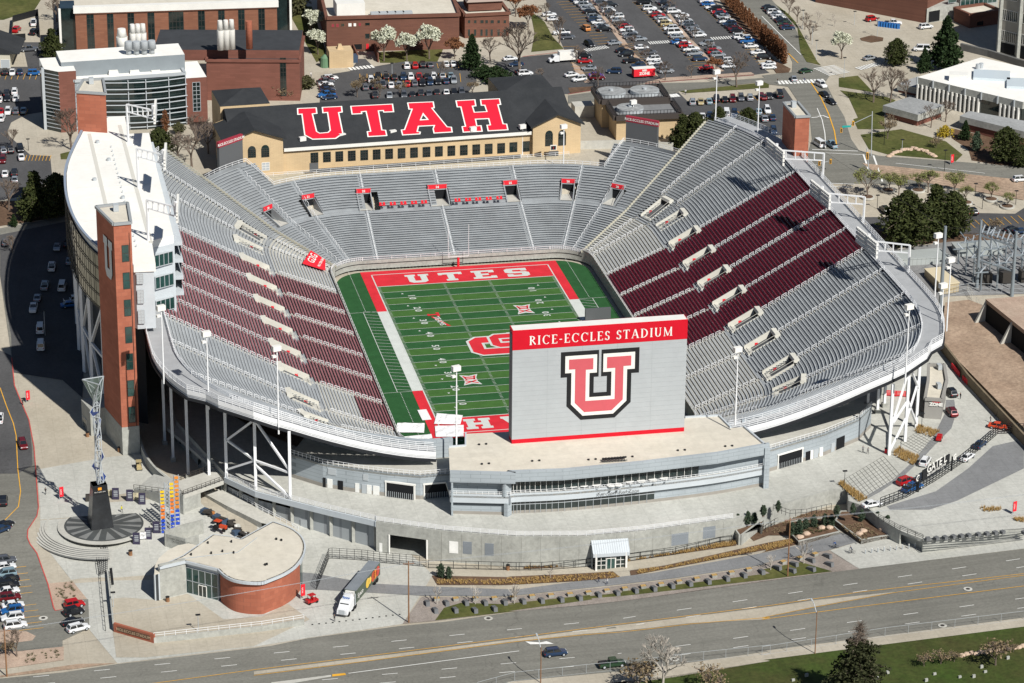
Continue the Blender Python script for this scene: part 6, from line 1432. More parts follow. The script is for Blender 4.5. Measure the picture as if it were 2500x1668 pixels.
# -- red zone booth
zt_=hz(q(2,3,1470,740),q(2,3,1463,560),TZ)if False else None
b0=at(*q(2,3,1453,740),TZ);zt_=onplane((b0.x,b0.y),(b0.x+1,b0.y-.2),*q(2,3,1460,562)).z
P=[at(*q(2,3,*p),zt_)for p in((1463,562),(1492,400),(1495,255),(1635,258),(1658,400),(1617,572))]
BT=thing('concession_booth','grey concession booth with white roof and red zone sign beside the stand corner','booth',(b0.x,b0.y,TZ));bw=mat('booth_grey',(.30,.29,.27),.8,var=.06);mb=MB();mb.prism([p.xy for p in P],TZ-.2,zt_-.5);mb.build('wall',bw,BT);mb=MB();c=sum((vec(p)for p in P),Vector())/6;mb.prism([vec(p).lerp(c,.08).xy for p in P],zt_-.5,zt_-.3);mb.build('roof',roofc,BT)
for i in range(6):a,b=P[i],P[(i+1)%6];m_=MB();m_.bar((a.x,a.y,zt_-.1),(b.x,b.y,zt_-.1),.35);m_.build('parapet',bw,BT)
for x,y in((1590,290),(1585,460)):p=at(*q(2,3,x,y),zt_);m_=MB();m_.box((p.x,p.y,zt_+.4),(1,1.6,1.2));m_.build('roof_unit',frame,BT)
a,b=vec(P[5]),vec(P[0]);dd=(a-b).normalized()if a.x>b.x else(b-a).normalized();p=onplane(a,b,*q(2,3,1500,618));nn=rt(dd)
text_mb('RED',1.1,redp,'sign_lettering',BT,(p.x+dd.x*1.7+nn.x*.1,p.y+dd.y*1.7+nn.y*.1,p.z+.8),dd,(0,0,1),depth=.1,bold=.06);text_mb('ZONE',1.1,trimw,'sign_lettering',BT,(p.x+dd.x*1.6+nn.x*.1,p.y+dd.y*1.6+nn.y*.1,p.z-.1),dd,(0,0,1),depth=.12,bold=.08)
# -- museum pavilion near the street
gz=0.0;zr_=7.75
MU=thing('museum_pavilion','curved pavilion with cream roof, red sandstone drum and green glass entrance','building',(-85,-135,0))
def m3(x,y,z=zr_):return at(*q(3,0,x,y),z)
def mw(x,y,z=zr_):return at(*W4(x,y),z)
main=[m3(1660,470),m3(1955,543),m3(2010,600),m3(2090,640),m3(2200,660),m3(2345,665),at(*q(3,1,130,640),zr_),at(*q(3,1,260,590),zr_),at(*q(3,1,370,520),zr_),at(*q(3,1,440,420),zr_),at(*q(3,1,455,330),zr_),at(*q(3,1,420,250),zr_),at(*q(3,1,330,180),zr_),at(*q(3,1,170,125),zr_),mw(920,1200),mw(850,1180),mw(680,1160),m3(1640,430),m3(1425,525)]
main=[main[0],main[1]]+smooth_(dens(main[1:14],4),3)[1:-1]+main[13:];NM=len(main);mb=MB();mb.prism([p.xy for p in main],zr_-.35,zr_);mb.build('roof',roofc,MU)
rimg=MB()
for a,b in zip(main,main[1:]+main[:1]):rimg.bar((a.x,a.y,zr_-.3),(b.x,b.y,zr_-.3),.3)
rimg.build('roof_edge',panell,MU)
drum=main[1:33];wall([vec(p)for p in drum],-1,zr_-.6,sand,'drum_wall',MU,th=.5,off=-.3)
wall([vec(p)for p in main[32:50]],-1,zr_-1.6,glassg,'rear_glazing',MU,th=.5,off=-.4);wall([vec(p)for p in main[32:50]],zr_-1.8,zr_-.3,panell,'rear_fascia',MU,th=.5,off=-.1);wall([vec(p)for p in main[NM-6:NM-1]],-1,zr_-.4,wallc,'back_wall',MU,th=.5,off=-.3)
e0,e1=vec(main[0]),vec(main[1]);quadbox(e0+Vector((.1,.5,0)),e1+Vector((0,.5,0)),6,-1,zr_-.4,panell,'entrance_wall',MU)
LE=(e1-e0).length;window(e0+Vector((0,.4,0)),e1+Vector((0,.4,0)),.1,LE-.2,0,zr_-1.7,MU,gl=glassg,cols=5,rows=2,off=.12);window(e0+Vector((0,.3,0)),e1+Vector((0,.3,0)),LE*.38,LE*.62,0,2.6,MU,gl=glassd,fm=trimw,cols=2,off=.15,name='door')
w0,w1=vec(main[-1]),vec(main[0]);wall([w0,w1],-1,zr_+.2,wallc,'stone_wall',MU,th=.8)
crv=[m3(1380,590,6.4),m3(1385,520,6.4),m3(1420,450,6.4),m3(1500,380,6.4),m3(1590,335,6.4),m3(1690,318,6.4),m3(1780,340,6.4)]
mb=MB();mb.prism([p.xy for p in crv]+[main[-1].xy],6.1,6.4);mb.build('low_roof',roofc,MU);wall([vec(p)for p in crv[::-1]][::-1],-1,6.1,mat('dark_metal_wall',(.05,.055,.06),.6),'curved_wall',MU,th=-.5,off=.3)
c_=vec(main[-1]);wall([vec(crv[0]),c_],-1,6.1,panell,'side_wall',MU)
mb=MB()
for i,(x,y)in enumerate(((1990,395),(2070,310),(1860,320),(1710,425),(1890,412),(2090,408))):p=m3(x,y);mb.cyl((p.x,p.y,zr_),.2,.5,8)
for x,y in((200,285),(245,295),(115,510),(100,515)):p=at(*q(3,1,x,y),zr_);mb.cyl((p.x,p.y,zr_),.25,.4,8)
mb.build('roof_vent',black,MU)
mb=MB();L=[m3(1620,460),m3(2130,400),m3(2300,270)];mb.path([(p.x,p.y,zr_+.1)for p in L],.06);mb.build('roof_cable',frame,MU)
t=thing('plaza_sign_wall','angled concrete wall with cauldron plaza lettering beside the museum','wall',tuple(at(*q(3,0,1480,260),2)))
L=[at(*q(3,0,*p),2.2)for p in((1470,310),(1660,360),(1780,330))];wall(L,0,4.4,wallc,'front_wall',t);L2=[at(*q(3,0,*p),2.2)for p in((1470,310),(1640,250),(1815,205))];wall(L2,0,5.0,wallc,'back_wall',t,th=-.4)
dd=(vec(L[1])-vec(L[0])).normalized();p=L[0]+dd*2.2+rt(dd)*.1;text_mb('OLYMPIC AND PARALYMPIC',.5,black,'wall_lettering',t,(p.x+dd.x*2,p.y+dd.y*2,3.5),dd,(0,0,1),depth=.05);text_mb('CAULDRON PLAZA',.5,black,'wall_lettering',t,(p.x+dd.x*2,p.y+dd.y*2,2.9),dd,(0,0,1),depth=.05)
sgn=thing('stadium_sign_wall','low red sandstone sign wall with stadium lettering at the street corner','sign wall',tuple(at(*q(3,0,1020,1110),0)));s0,s1=at(*q(3,0,1018,1112),0),at(*q(3,0,1378,1215),0);wall([s0,s1],-.3,2.1,sand,'wall',sgn,th=.5);dd=(vec(s1)-vec(s0)).normalized();nn=rt(dd);c=(s0+s1)/2
mb=MB();mb.box((c.x+nn.x*.02,c.y+nn.y*.02,1.1),((s1-s0).length*.8,.1,1.0),rz=atan2(dd.y,dd.x));mb.build('sign_panel',mat('bronze',(.12,.07,.045),.5),sgn);text_mb('RICE-ECCLES STADIUM',.85,mat('gilt',(.6,.45,.3),.5),'sign_lettering',sgn,(c.x+nn.x*.1,c.y+nn.y*.1,.8),dd,(0,0,1),depth=.06)
t=thing('plaza_wall','low concrete plaza wall with white railing along the street pavement','wall',tuple(s1));L=[s1,at(*q(3,0,2345,1110),0),at(*q(3,1,450,1050),0)];wall(L,-.3,1.3,wallc,'wall',t,th=.4);rail([Vector((p.x,p.y+.3,1.3))for p in L],1.0,white,'railing',t,2.2,(1,.5))
A,B=gp(*q(3,2,788,500)),gp(*q(3,2,1055,495));t=thing('entrance_pavilion','small glazed entrance with sloping pale metal roof against the concrete wall','pavilion',tuple(A));A,B=vec(A),vec(B);d=(B-A).normalized();n=-rt(d);A=A-n*3.0;B=B-n*1.6;d=(B-A).normalized();n=-rt(d);zg=G(*A.xy);ztop=onplane(A,B,*q(3,2,780,405)).z;L_=(B-A).length
R0,R1=A+n*1.9,B+n*1.9;zrr=onplane(R0,R1,*q(3,2,900,283)).z;mb=MB();o=d*.7
mb.add([A-o-n*.6+Vector((0,0,ztop)),B+o-n*.6+Vector((0,0,ztop)),R1+o+Vector((0,0,zrr)),R0-o+Vector((0,0,zrr)),A-o-n*.6+Vector((0,0,ztop-.8)),B+o-n*.6+Vector((0,0,ztop-.8))],[(0,1,2,3),(4,5,1,0)])
for k in range(17):p=A-o-n*.6+(B-A+o*2)*k/16;s_=R0-o+(R1-R0+o*2)*k/16;mb.bar((*p.xy,ztop+.05),(*s_.xy,zrr+.05),.05)
mb.build('metal_roof',panell,t);mb=MB();mb.add([A-o+Vector((0,0,zg)),A-o+Vector((0,0,ztop)),R0-o+Vector((0,0,zrr)),R0-o+Vector((0,0,zg))],[(0,1,2,3)]);mb.build('side_wall',panel,t)
window(A,B,.1,L_-.1,zg,ztop-.9,t,gl=glassd,cols=6,rows=3,fm=trimw);window(A-n*.1,B-n*.1,L_*.36,L_*.64,zg,zg+2.6,t,gl=glassg,cols=2,fm=trimw,name='door')
for k in(0,1):p=A+(B-A)*k-n*.4;mb=MB();mb.box((p.x,p.y,(zg+ztop)/2),(.4,.4,ztop-zg));mb.build('post',trimw,t)
def bed(lab,s,h,name='planter_wall',z0=None):
 P=[gp(*p)for p in QL(s)];z0=min(p.z for p in P)if z0 is None else z0;t=thing(name,lab,'planter',tuple(P[0]),'raised planting beds');ring=P+[P[0]];wall(ring,z0-.5,z0+h,wallc,'wall',t,th=.35);mb=MB();mb.prism([p.xy for p in P],z0-.4,z0+h-.15);mb.build('bed_soil',soil,t);return z0+h-.1
zb1=bed('highest raised bed with small junipers beside the dark stair wall','32 2075 335 2010 250 2240 200|33 0 240 30 150',2.6);zb2=bed('raised bed of junipers in front of the black fence','33 240 260 325 345 700 235 560 110 250 160',1.3);zb3=bed('triangular raised bed with boulders right of the long junipers bed','33 650 160 885 330 1060 290 1235 260 1180 190 850 60 700 70',1.4)
mb=MB();p=[at(*q(3,3,*k),6.9)for k in((1235,275),(1440,378))];t=thing('ramp_wall','concrete wall with black railing dropping to the street pavement on the right','wall',tuple(p[0]));wall([gp(*q(3,3,1235,280)),gp(*q(3,3,1440,378))],2,7.1,wallc,'wall',t,th=.5);rail([Vector((k.x,k.y,7.1))for k in(at(*q(3,3,1040,100),7.1),at(*q(3,3,1235,205),7.1),at(*q(3,3,1440,285),7.1))],1.2,black,'railing',t,2,(1,.7,.4))
wall([at(*p,TZ)for p in QL('33 1440 285 2100 205 2345 190 3200 100')],3,7.0,wallc,'edge_wall',ter,off=.1);wall([at(*p,TZ)for p in QL('32 2010 105|23 110 1530 600 1380 770 1370 780 1480 950 1540|33 1050 90 1240 205')],2,7.05,wallc,'edge_wall',ter,off=.1)
# -- vehicles
PAINT={k:mat('paint_'+n,c,.3,m_,spec=.6)for k,n,c,m_ in(('w','white',(.72,.73,.74),0),('s','silver',(.38,.41,.44),.4),('g','grey',(.12,.13,.15),.3),('k','black',(.012,.013,.017),.1),('b','blue',(.02,.13,.38),.2),('n','navy',(.02,.045,.10),.2),('r','red',(.45,.012,.015),.1),('m','dark red',(.14,.01,.015),.2),('t','tan',(.45,.37,.2),.1),('e','green',(.03,.07,.035),.2),('o','orange red',(.62,.07,.02),.1),('p','purple',(.10,.05,.35),.1),('l','pale blue',(.25,.36,.42),.2),('a','orange',(.55,.22,.06),.1))}
CN={k:m_.name[6:]for k,m_ in PAINT.items()}
carglass=mat('car_glass',(.012,.015,.018),.05,spec=1.0)
lampw=mat('headlamp',(.7,.72,.75),.2);lampr=mat('tail_lamp',(.4,.01,.01),.3)
def rings(mb,secs,mi=0):
 """secs: list of (x, [(y, z)...]) half outlines from bottom to top; mirrored"""
 R=[]
 for x,pr_ in secs:R.append([(x,y,z)for y,z in pr_]+[(x,-y,z)for y,z in pr_[::-1]])
 n=len(R[0]);o=[p for r_ in R for p in r_];F=[]
 for i in range(len(R)-1):
  for j in range(n):F.append((i*n+j,i*n+(j+1)%n,(i+1)*n+(j+1)%n,(i+1)*n+j))
 F.append(tuple(range(n))[::-1]);F.append(tuple((len(R)-1)*n+j for j in range(n)));mb.add(o,[f[::-1]for f in F],mi)
def make_car(kind,lights=True):
 L,Wd,H,hood,trunk,xa,xb,xc,xd,wr={'sedan':(4.7,1.82,1.45,.92,.98,1.15,.45,-1.0,-1.75,.33),'suv':(4.8,1.9,1.72,1.05,1.1,1.25,.55,-1.85,-2.25,.37),'pickup':(5.6,1.95,1.85,1.15,1.12,1.25,.65,-.75,-1.0,.4),'van':(5.2,2.0,2.1,1.2,1.2,1.9,1.35,-2.4,-2.52,.37),'jeep':(4.3,1.85,1.82,1.12,1.15,.85,.65,-1.85,-1.95,.42),'gladiator':(5.5,1.87,1.85,1.15,1.2,1.1,.9,-.6,-.7,.43)}[kind]
 root=bpy.data.objects.new('parked_car',None);COL.objects.link(root);w2=Wd/2;zb=.28
 def sec(x,top,k=1.0):return(x,[(w2*k*.86,zb),(w2*k,zb+.2),(w2*k,top*.72),(w2*k*.95,top*.94),(w2*k*.80,top)])
 mb=MB();f_,r_=L/2,-L/2;box=kind in('jeep','gladiator')
 e=.97 if box else .82
 rings(mb,[sec(r_,trunk*.80,e),sec(r_+.12,trunk*.98,.95 if not box else .98),sec(xd-.05 if kind!='pickup' else-1.05,trunk),sec(0,(hood+trunk)/2+.02),sec(xa,hood+.03),sec(f_-.55,hood*.93,.98),sec(f_-.1,hood*.80,.92 if not box else .98),sec(f_,hood*.62,e)])
 bz=(hood+trunk)/2-.06;wt=w2*(.74 if not box else .86)
 C=[(xa,w2*.88,hood-.05),(xd,w2*.88,trunk-.05),(xc,wt,H),(xb,wt,H)]
 mb.add([(x,s*y,z)for s in(1,-1)for x,y,z in C],[(0,3,2,1),(4,5,6,7),(3,7,6,2),(0,4,7,3),(1,2,6,5)])
 if kind in('pickup','gladiator'):mb.box(((r_+xd)/2-.1,0,trunk+.01),(xd-r_-.35,Wd*.8,.06),mi=1)
 if kind=='suv':mb.box(((xb+xc)/2,wt*.9,H+.05),(xb-xc-.3,.05,.05),mi=1);mb.box(((xb+xc)/2,-wt*.9,H+.05),(xb-xc-.3,.05,.05),mi=1)
 body=mb.build('body',[PAINT['w'],black if kind!='jeep' else black],root,False);
 mb=MB()
 def ins(a,b,c,d,k=.12,off=.02):
  P=[Vector(p)for p in(a,b,c,d)];m=sum(P,Vector())/4;n=(P[1]-P[0]).cross(P[2]-P[0]).normalized();
  if n.dot(m-Vector((0,0,1)))<0:n=-n
  mb.add([p.lerp(m,k)+n*off for p in P],[(0,1,2,3)])
 for s in(1,-1):
  a,b,c,d=[Vector((x,s*y,z))for x,y,z in C];md,mt=a.lerp(b,.5),d.lerp(c,.5)
  if kind!='van' or True:ins(a,md,mt,d,.1);ins(md,b,c,mt,.1)
 a,b,c,d=C;ins((a[0],a[1],a[2]),(a[0],-a[1],a[2]),(d[0],-d[1],d[2]),(d[0],d[1],d[2]),.07);ins((b[0],b[1],b[2]),(b[0],-b[1],b[2]),(c[0],-c[1],c[2]),(c[0],c[1],c[2]),.12)
 mb.build('windows',carglass,root)
 for x in(f_-.85,r_+.95):
  for s in(1,-1):
   mb=MB();n=12;y0,y1=s*(w2-.2),s*(w2+.02);vs=[(x+wr*cos(2*pi*i/n),y,wr+wr*sin(2*pi*i/n))for y in(y0,y1)for i in range(n)]
   mb.add(vs,[(i,(i+1)%n,n+(i+1)%n,n+i)for i in range(n)]+[tuple(range(n)),tuple(range(n,2*n))]);mb.add([(x+wr*.6*cos(2*pi*i/8),y1+s*.01,wr+wr*.6*sin(2*pi*i/8))for i in range(8)],[tuple(range(8))],1)
   mb.build('wheel',[rubber,frame],root)
 if lights:
  for s in(1,-1):
   mb=MB();mb.box((f_-.06,s*w2*.68,hood*.68),(.14,.35,.16));mb.build('headlight',lampw,root)
   mb=MB();mb.box((r_+.03,s*w2*.74,trunk*.74),(.1,.25,.2));mb.build('tail_light',lampr,root)
 return root
PROTO={k:make_car(k)for k in('sedan','suv','pickup','van','jeep','gladiator')}
USED=set()
ORD=['','first','second','third','fourth','fifth','sixth','seventh','eighth','ninth','tenth','eleventh','twelfth','thirteenth','fourteenth','fifteenth','sixteenth','seventeenth','eighteenth','nineteenth','twentieth']
def car(kind,P,ang,col,label,group=None,name='parked_car',s=1.0):
 pr_=PROTO[kind];
 if kind in USED:o=dup(pr_,P,ang,label,group,s)
 else:USED.add(kind);o=pr_;o.location=P;o.rotation_euler=(0,0,ang);tag(o,label,'car',group)
 o.name=name;o['label']=label;o['category']={'pickup':'pickup truck','gladiator':'pickup truck','van':'van'}.get(kind,'car')
 if group:o['group']=group
 elif 'group' in o:del o['group']
 for ch in o.children:
  if ch.name.startswith('body'):ch.material_slots[0].link='OBJECT';ch.material_slots[0].material=PAINT[col]
 return o
KN={'sedan':'saloon car','suv':'suv','pickup':'pickup truck','van':'van','jeep':'open-top off-roader','gladiator':'off-road pickup'}
crnd=random.Random(3)
def row(cell,pts,cols,phrase,ang=None,z=None,kinds=None):
 """pts: pixel centres from the far end to the near end; angle across the row unless given"""
 W_=[]
 for x,y in pts:
  px=q(*cell,x,y);W_.append(at(*px,z+.7)if z is not None else gp(*px,.7))
 for p in W_:p.z=z+.0 if z is not None else G(p.x,p.y)+.12
 if ang is None:
  d=W_[-1]-W_[0];ang=atan2(d.y,d.x)+pi/2
 n=len(W_)
 for i,p in enumerate(W_):
  c=cols[i%len(cols)];kd={'s':'sedan','u':'suv','p':'pickup','v':'van','j':'jeep'}[kinds[i]]if kinds else crnd.choice(['sedan','suv','suv','sedan','suv','pickup' if i%5==2 else 'sedan'])
  lab='%s %s, %s from the far end of %s'%(CN[c],KN[kd],ORD[i+1],phrase)
  if 'counted' in phrase:lab='%s %s, %s from the left, %s'%(CN[c],KN[kd],ORD[i+1],phrase.replace(', counted from the left',''))
  for cut_ in(' of',' the',' the',' the',' the',' in'):
   if len(lab.split())>16:lab=lab[:12]+lab[12:].replace(cut_+' ',' ',1)
  if n==1:lab='%s %s %s'%(CN[c],KN[kd],phrase)
  car(kd,p,ang+(pi if crnd.random()<.3 else 0)+crnd.uniform(-.03,.03),c,lab,'parked cars' if n>1 else None)
row((0,2),[(600,-30),(625,-5),(655,20),(690,45),(712,75),(735,102),(775,152),(783,180),(812,200),(845,232),(865,262)],'knwssksnwskk','the row left of the left median in the big car park')
row((0,2),[(800,-20),(825,5),(845,30),(920,45),(885,70),(900,95),(925,120),(975,150),(985,180),(1020,212),(1055,245),(1065,270),(1085,297),(1100,328),(1180,348)],'wsgkswgwskrwsgs','the row right of the left median in the big car park')
row((0,2),[(1030,452),(1062,487),(1108,545),(1170,590)],'kkkn','the short dark row near the red trailer',kinds='supu')
row((0,2),[(1195,425),(1265,470),(1298,530),(1322,565),(1352,595),(1418,637)],'wgwwgs','the near half of the row right of the left median')
row((0,2),[(1180,-20),(1225,20),(1270,75),(1315,105),(1345,137),(1370,160),(1400,187),(1420,215),(1460,255),(1495,292),(1515,327)],'kkwwrswtwws','the row left of the right median in the big car park',kinds='svususujuvs')
row((0,2),[(1525,375),(1572,387),(1592,407),(1640,440),(1672,480),(1722,527),(1775,610)],'bwrwsnr','the near half of the row left of the right median',kinds='ssuppus')
row((0,2),[(1390,10),(1410,30),(1440,65),(1485,102),(1560,140),(1590,185),(1605,215),(1642,237),(1662,265),(1690,290),(1712,315)],'gkgwwwsgssw','the row right of the right median in the big car park')
row((0,2),[(1782,390),(1842,435),(1852,465),(1882,492),(1948,547),(1978,592)],'ssrsww','the near half of the row right of the right median')
row((0,2),[(1745,-20),(1775,8),(1792,35),(1830,65),(1858,82),(1887,107),(1915,132),(1930,147),(1962,190),(1985,215),(2012,237),(2035,257),(2052,277)],'wwbwkrnswnkmk','the outermost right row of the big car park',kinds='sussususpusss')
row((0,2),[(2085,330),(2120,345),(2150,367),(2180,412),(2240,470),(2300,512),(2335,572),(2340,602)],'wwbwwkww','the near half of the outermost right row')
row((0,2),[(370,128),(410,170),(480,292),(532,332)],'wwwg','the left edge row under bare trees',kinds='sspu')
row((0,2),[(682,500),(692,548),(728,610)],'krs','the short row right of the white box truck',kinds='uss');row((0,2),[(572,670),(640,710)],'ww','the pair at the near left end of the car park',kinds='su');row((0,2),[(790,672),(802,697)],'pm','the pair opposite the red trailer',kinds='su')
row((0,2),[(20,525),(75,575),(130,640),(155,658)],'wnkw','the kerb row behind the fieldhouse ridge')
for cell,x,y,kd,c,a,lab in(((0,2),697,255,'jeep','a',1.8,'orange off-roader driving up the aisle of the big car park'),((0,2),730,397,'suv','k',-1.3,'black suv driving over the crosswalk in the big car park'),((0,2),955,385,'sedan','s',.1,'silver saloon turning between rows beside the left median'),((0,2),955,640,'suv','n',2.9,'dark blue suv driving alone towards the car park exit'),((0,3),393,637,'sedan','e',.35,'dark green car crossing the junction above the crosswalk'),((0,3),287,706,'sedan','s',1.4,'silver car waiting on the crosswalk left of the pedestrians'),((0,3),530,760,'suv','w',-1.3,'white suv just past the crosswalk heading down the street'),((0,3),562,847,'sedan','k',-1.35,'first black car following the white suv down the curved street'),((0,3),618,912,'sedan','k',-1.3,'second black car, lowest of the three heading down the curved street'),((0,3),512,1290,'van','w',1.75,'white utility van waiting at the stop line'),((0,3),622,1297,'pickup','l',1.75,'pale green pickup with pipes on its roof waiting at the stop line'),((0,3),968,520,'sedan','s',.3,'silver saloon driving off the roundabout'),((0,3),1178,207,'pickup','w',-.2,'white utility pickup parked behind the blue bins'),((0,3),1470,240,'suv','w',.2,'white car parked by the concrete garage opening'),((0,3),1432,440,'van','w',2.9,'white van half hidden by evergreens near the roundabout'),((0,3),985,172,'jeep','r',.3,'red utility cart parked beside the brown brick wall'),((1,3),1100,412,'suv','k',1.6,'black suv parked on the tree plaza left of the big pine'),((1,3),1455,397,'sedan','s',1.6,'silver car partly hidden between two big pines'),((1,3),1815,427,'sedan','k',1.6,'black car right of the pines, left of its pair'),((1,3),1890,427,'suv','k',1.6,'black suv right of the pines, right of its pair'),((1,3),2245,588,'sedan','k',.1,'dark car behind the substation towers'),((1,3),2330,605,'sedan','n',.1,'navy car at the frame edge behind the substation'),((1,3),2320,140,'suv','w',.05,'white suv driving along the tram street at the right edge'),((0,0),310,657,'jeep','b',0,'bright blue off-roader in the upper left car park'),((0,0),260,442,'pickup','g',.05,'grey pickup on the drive beside the utility house'),((0,0),15,1060,'suv','w',1.4,'white suv at the left edge above the bare tree'),((0,0),300,205,'pickup','w',1.5,'white work truck inside the black screened compound'),((0,0),150,268,'jeep','r',1.2,'small red loader inside the black screened compound'),((0,0),305,290,'jeep','k',1.2,'dark excavator-like vehicle inside the black screened compound'),((1,0),50,702,'sedan','g',1.5,'grey car beyond the shadow edge on the left'),((1,0),130,80,'suv','k',1.5,'black suv by the traffic island below the bare tree'),((1,0),45,88,'sedan','w',1.5,'white car left of the black suv near the island'),((1,0),132,140,'sedan','s',1.5,'silver car nearest the traffic island tip')):
 p=gp(*q(*cell,x,y),.7);p.z=G(p.x,p.y)+.14;car(kd,p,a,c,lab,None,'parked_car' if 'parked' in lab or 'car park' in lab else 'car')
row((0,3),[(62,65),(85,90),(108,110),(130,130),(152,155),(172,175),(190,192),(205,213),(222,235),(232,250)],'kkwswkkemn','the kerb row beside the grass strip, top right')
row((0,2),[(1655,915),(1730,912),(1805,907),(1870,885),(1945,890),(2015,887),(2090,877),(2170,875),(2270,862),(2338,855)],'stlkkmgsmk','the upper row of the street-side car park, counted from the left',ang=1.35,kinds='usspsuuuus')
row((0,2),[(1745,1045),(1810,1032),(1960,1017),(2030,1017),(2250,1000),(2325,985)],'wnwnlw','the middle row of the street-side car park, counted from the left',ang=1.35,kinds='ssvusu')
row((0,2),[(2008,1080),(2300,1062)],'ss','the second line of the street-side car park, counted from the left',ang=1.35)
row((0,3),[(15,870),(70,860),(157,850)],'mkk','the right end of the upper row beside the curved street',ang=1.4,kinds='ssv');row((0,3),[(50,987),(97,1053),(28,1062)],'wns','the cars left of the right-hand brick tower',ang=1.4,kinds='uss');row((0,3),[(30,1172),(105,1172)],'kn','the pair directly left of the brick tower',ang=1.4,kinds='uu')
row((0,1),[(1370,590),(1445,588),(1512,580),(1580,580),(1722,572),(1787,570)],'wrkgww','the upper row in the small car park, counted from the left',ang=1.45)
row((0,1),[(980,707),(1048,710),(1115,692),(1185,687),(1257,690),(1340,690),(1405,685),(1480,690),(1550,685),(1612,680),(1690,677),(1765,680)],'kwkkknwrkwsl','the middle row in the small car park, counted from the left',ang=1.45)
row((0,1),[(1000,782),(1080,775),(1155,755),(1230,762),(1300,762),(1375,750),(1440,747),(1510,740),(1580,735),(1650,730),(1722,725),(1792,720)],'gkgwsrgknkns','the lower middle row in the small car park, counted from the left',ang=1.45)
row((0,1),[(1085,855),(1215,855),(1345,852),(1420,847),(1497,838),(1570,838),(1640,826),(1725,828),(1795,823),(1862,825)],'ksgkkgkwkg','the lowest row just above the fieldhouse ridge, counted from the left',ang=1.45)
row((0,1),[(685,700),(645,713),(640,735),(645,757),(650,780),(657,803),(655,828),(652,850),(680,872)],'wmgwknkbn','the left column of the small car park',ang=.15)
row((0,0),[(45,645),(110,648),(177,643)],'kwn','the top row of the far left car park, counted from the left',ang=1.5,kinds='uss');row((0,0),[(-10,842),(60,837),(130,820)],'kkw','the second row of the far left car park, counted from the left',ang=1.5,kinds='suu');row((0,0),[(-5,892),(65,880),(142,880)],'wkw','the third row of the far left car park, counted from the left',ang=1.5,kinds='ssu');row((0,0),[(5,1000),(70,1000),(142,995),(210,990)],'rwgl','the fourth row of the far left car park, counted from the left',ang=1.5,kinds='suus');row((0,0),[(28,1352),(92,1345),(182,1332),(190,1407)],'gkkw','the lot with yellow hatching on the left',ang=1.6,kinds='uuus');row((0,0),[(25,1432)],'m','parked at the left edge beside the yellow hatching',ang=1.5)
row((1,0),[(600,717),(512,745),(622,870),(465,922),(402,1092),(557,1102),(335,1200),(300,1292)],'ksswswsw','the shaded service road behind the press box',ang=1.45,kinds='sssppvsp');row((1,0),[(668,1222),(625,1262)],'wb','the loading court in deep shade behind the press box',ang=.1,kinds='ps');row((1,0),[(360,1482)],'w','work truck in shade right of the boundary line, behind the press box',ang=1.5,kinds='v')
row((2,0),[(365,90)],'w','parked at the near end of the shaded service road',ang=1.5,kinds='v');row((2,0),[(205,972)],'m','driving down the service road near the red banner',ang=-1.5,kinds='u');row((2,0),[(-5,740)],'w','cut by the left edge beside the yellow line',ang=1.5,kinds='p');row((2,0),[(30,1478)],'k','at the left edge beside the curved yellow line',ang=1.5,kinds='u')
row((3,0),[(40,150)],'k','pulling out at the bottom left below the plaza steps',ang=.6,kinds='s');row((3,0),[(5,195)],'n','behind the black saloon at the bottom left edge',ang=.6,kinds='s')
row((3,0),[(45,468),(45,525),(50,588),(75,637),(75,690),(75,742),(85,800),(115,868),(110,918),(112,980),(138,1050)],'gwlkkwmwbww','the angled row at the bottom left',ang=.12,kinds='ususususuuu')
row((3,0),[(660,930),(650,1018),(698,1075)],'kkw','the short row against the light walkway, bottom left',ang=.35,kinds='jsu');row((3,0),[(665,865)],'r','with a black soft top beside the planting bed, bottom left',ang=.25,kinds='j')
for s_,kd,c,a,lab in(('23 1697 507','suv','k',1.62,'black suv parked right of the grey concession booth'),('23 1703 682','suv','m',1.55,'dark red suv parked below the black one near the booth'),('23 1465 1125','suv','w',1.0,'white suv parked at the edge of the grid paving'),('23 2120 808','sedan','o',-.55,'orange red car parked with open boot at the brown wall'),('23 1955 972','sedan','n',.8,'dark navy car parked inside the black fence'),('23 1842 1085','sedan','w',.75,'white saloon parked inside the black fence behind the navy car'),('23 1292 1302','suv','r',.45,'bright red boxy suv parked at the gate sign'),('23 1350 1360','pickup','b',.5,'deep blue pickup behind the gate sign'),('23 985 1510','sedan','w',.25,'white car with black roof at the near end of the black fence')):
 p=at(*QL(s_)[0],TZ+.7);p.z=TZ+.12;car(kd,p,a,c,lab)
for s_,kd,c,a,lab in(('32 425 1292','suv','n',.06,'dark navy suv driving on the wide street'),('32 930 1392','gladiator','e',.06,'dark green off-road pickup with black bed cover driving on the wide street')):
 p=gp(*QL(s_)[0],.8);p.z=G(p.x,p.y)+.12;car(kd,p,a,c,lab,None,'car')
def wheelset(mb_list,root,xs,w2,r=.45):
 for x in xs:
  for s in(1,-1):
   mb=MB();n=12;vs=[(x+r*cos(2*pi*i/n),y,r+r*sin(2*pi*i/n))for y in(s*(w2-.28),s*w2)for i in range(n)]
   mb.add(vs,[(i,(i+1)%n,n+(i+1)%n,n+i)for i in range(n)]+[tuple(range(n)),tuple(range(n,2*n))]);mb.build('wheel',rubber,root)
def local_thing(name,label,cat,P,ang):
 t=bpy.data.objects.new(name,None);COL.objects.link(t);tag(t,label,cat);return t
def place(t,P,ang):t.location=P;t.rotation_euler=(0,0,ang)
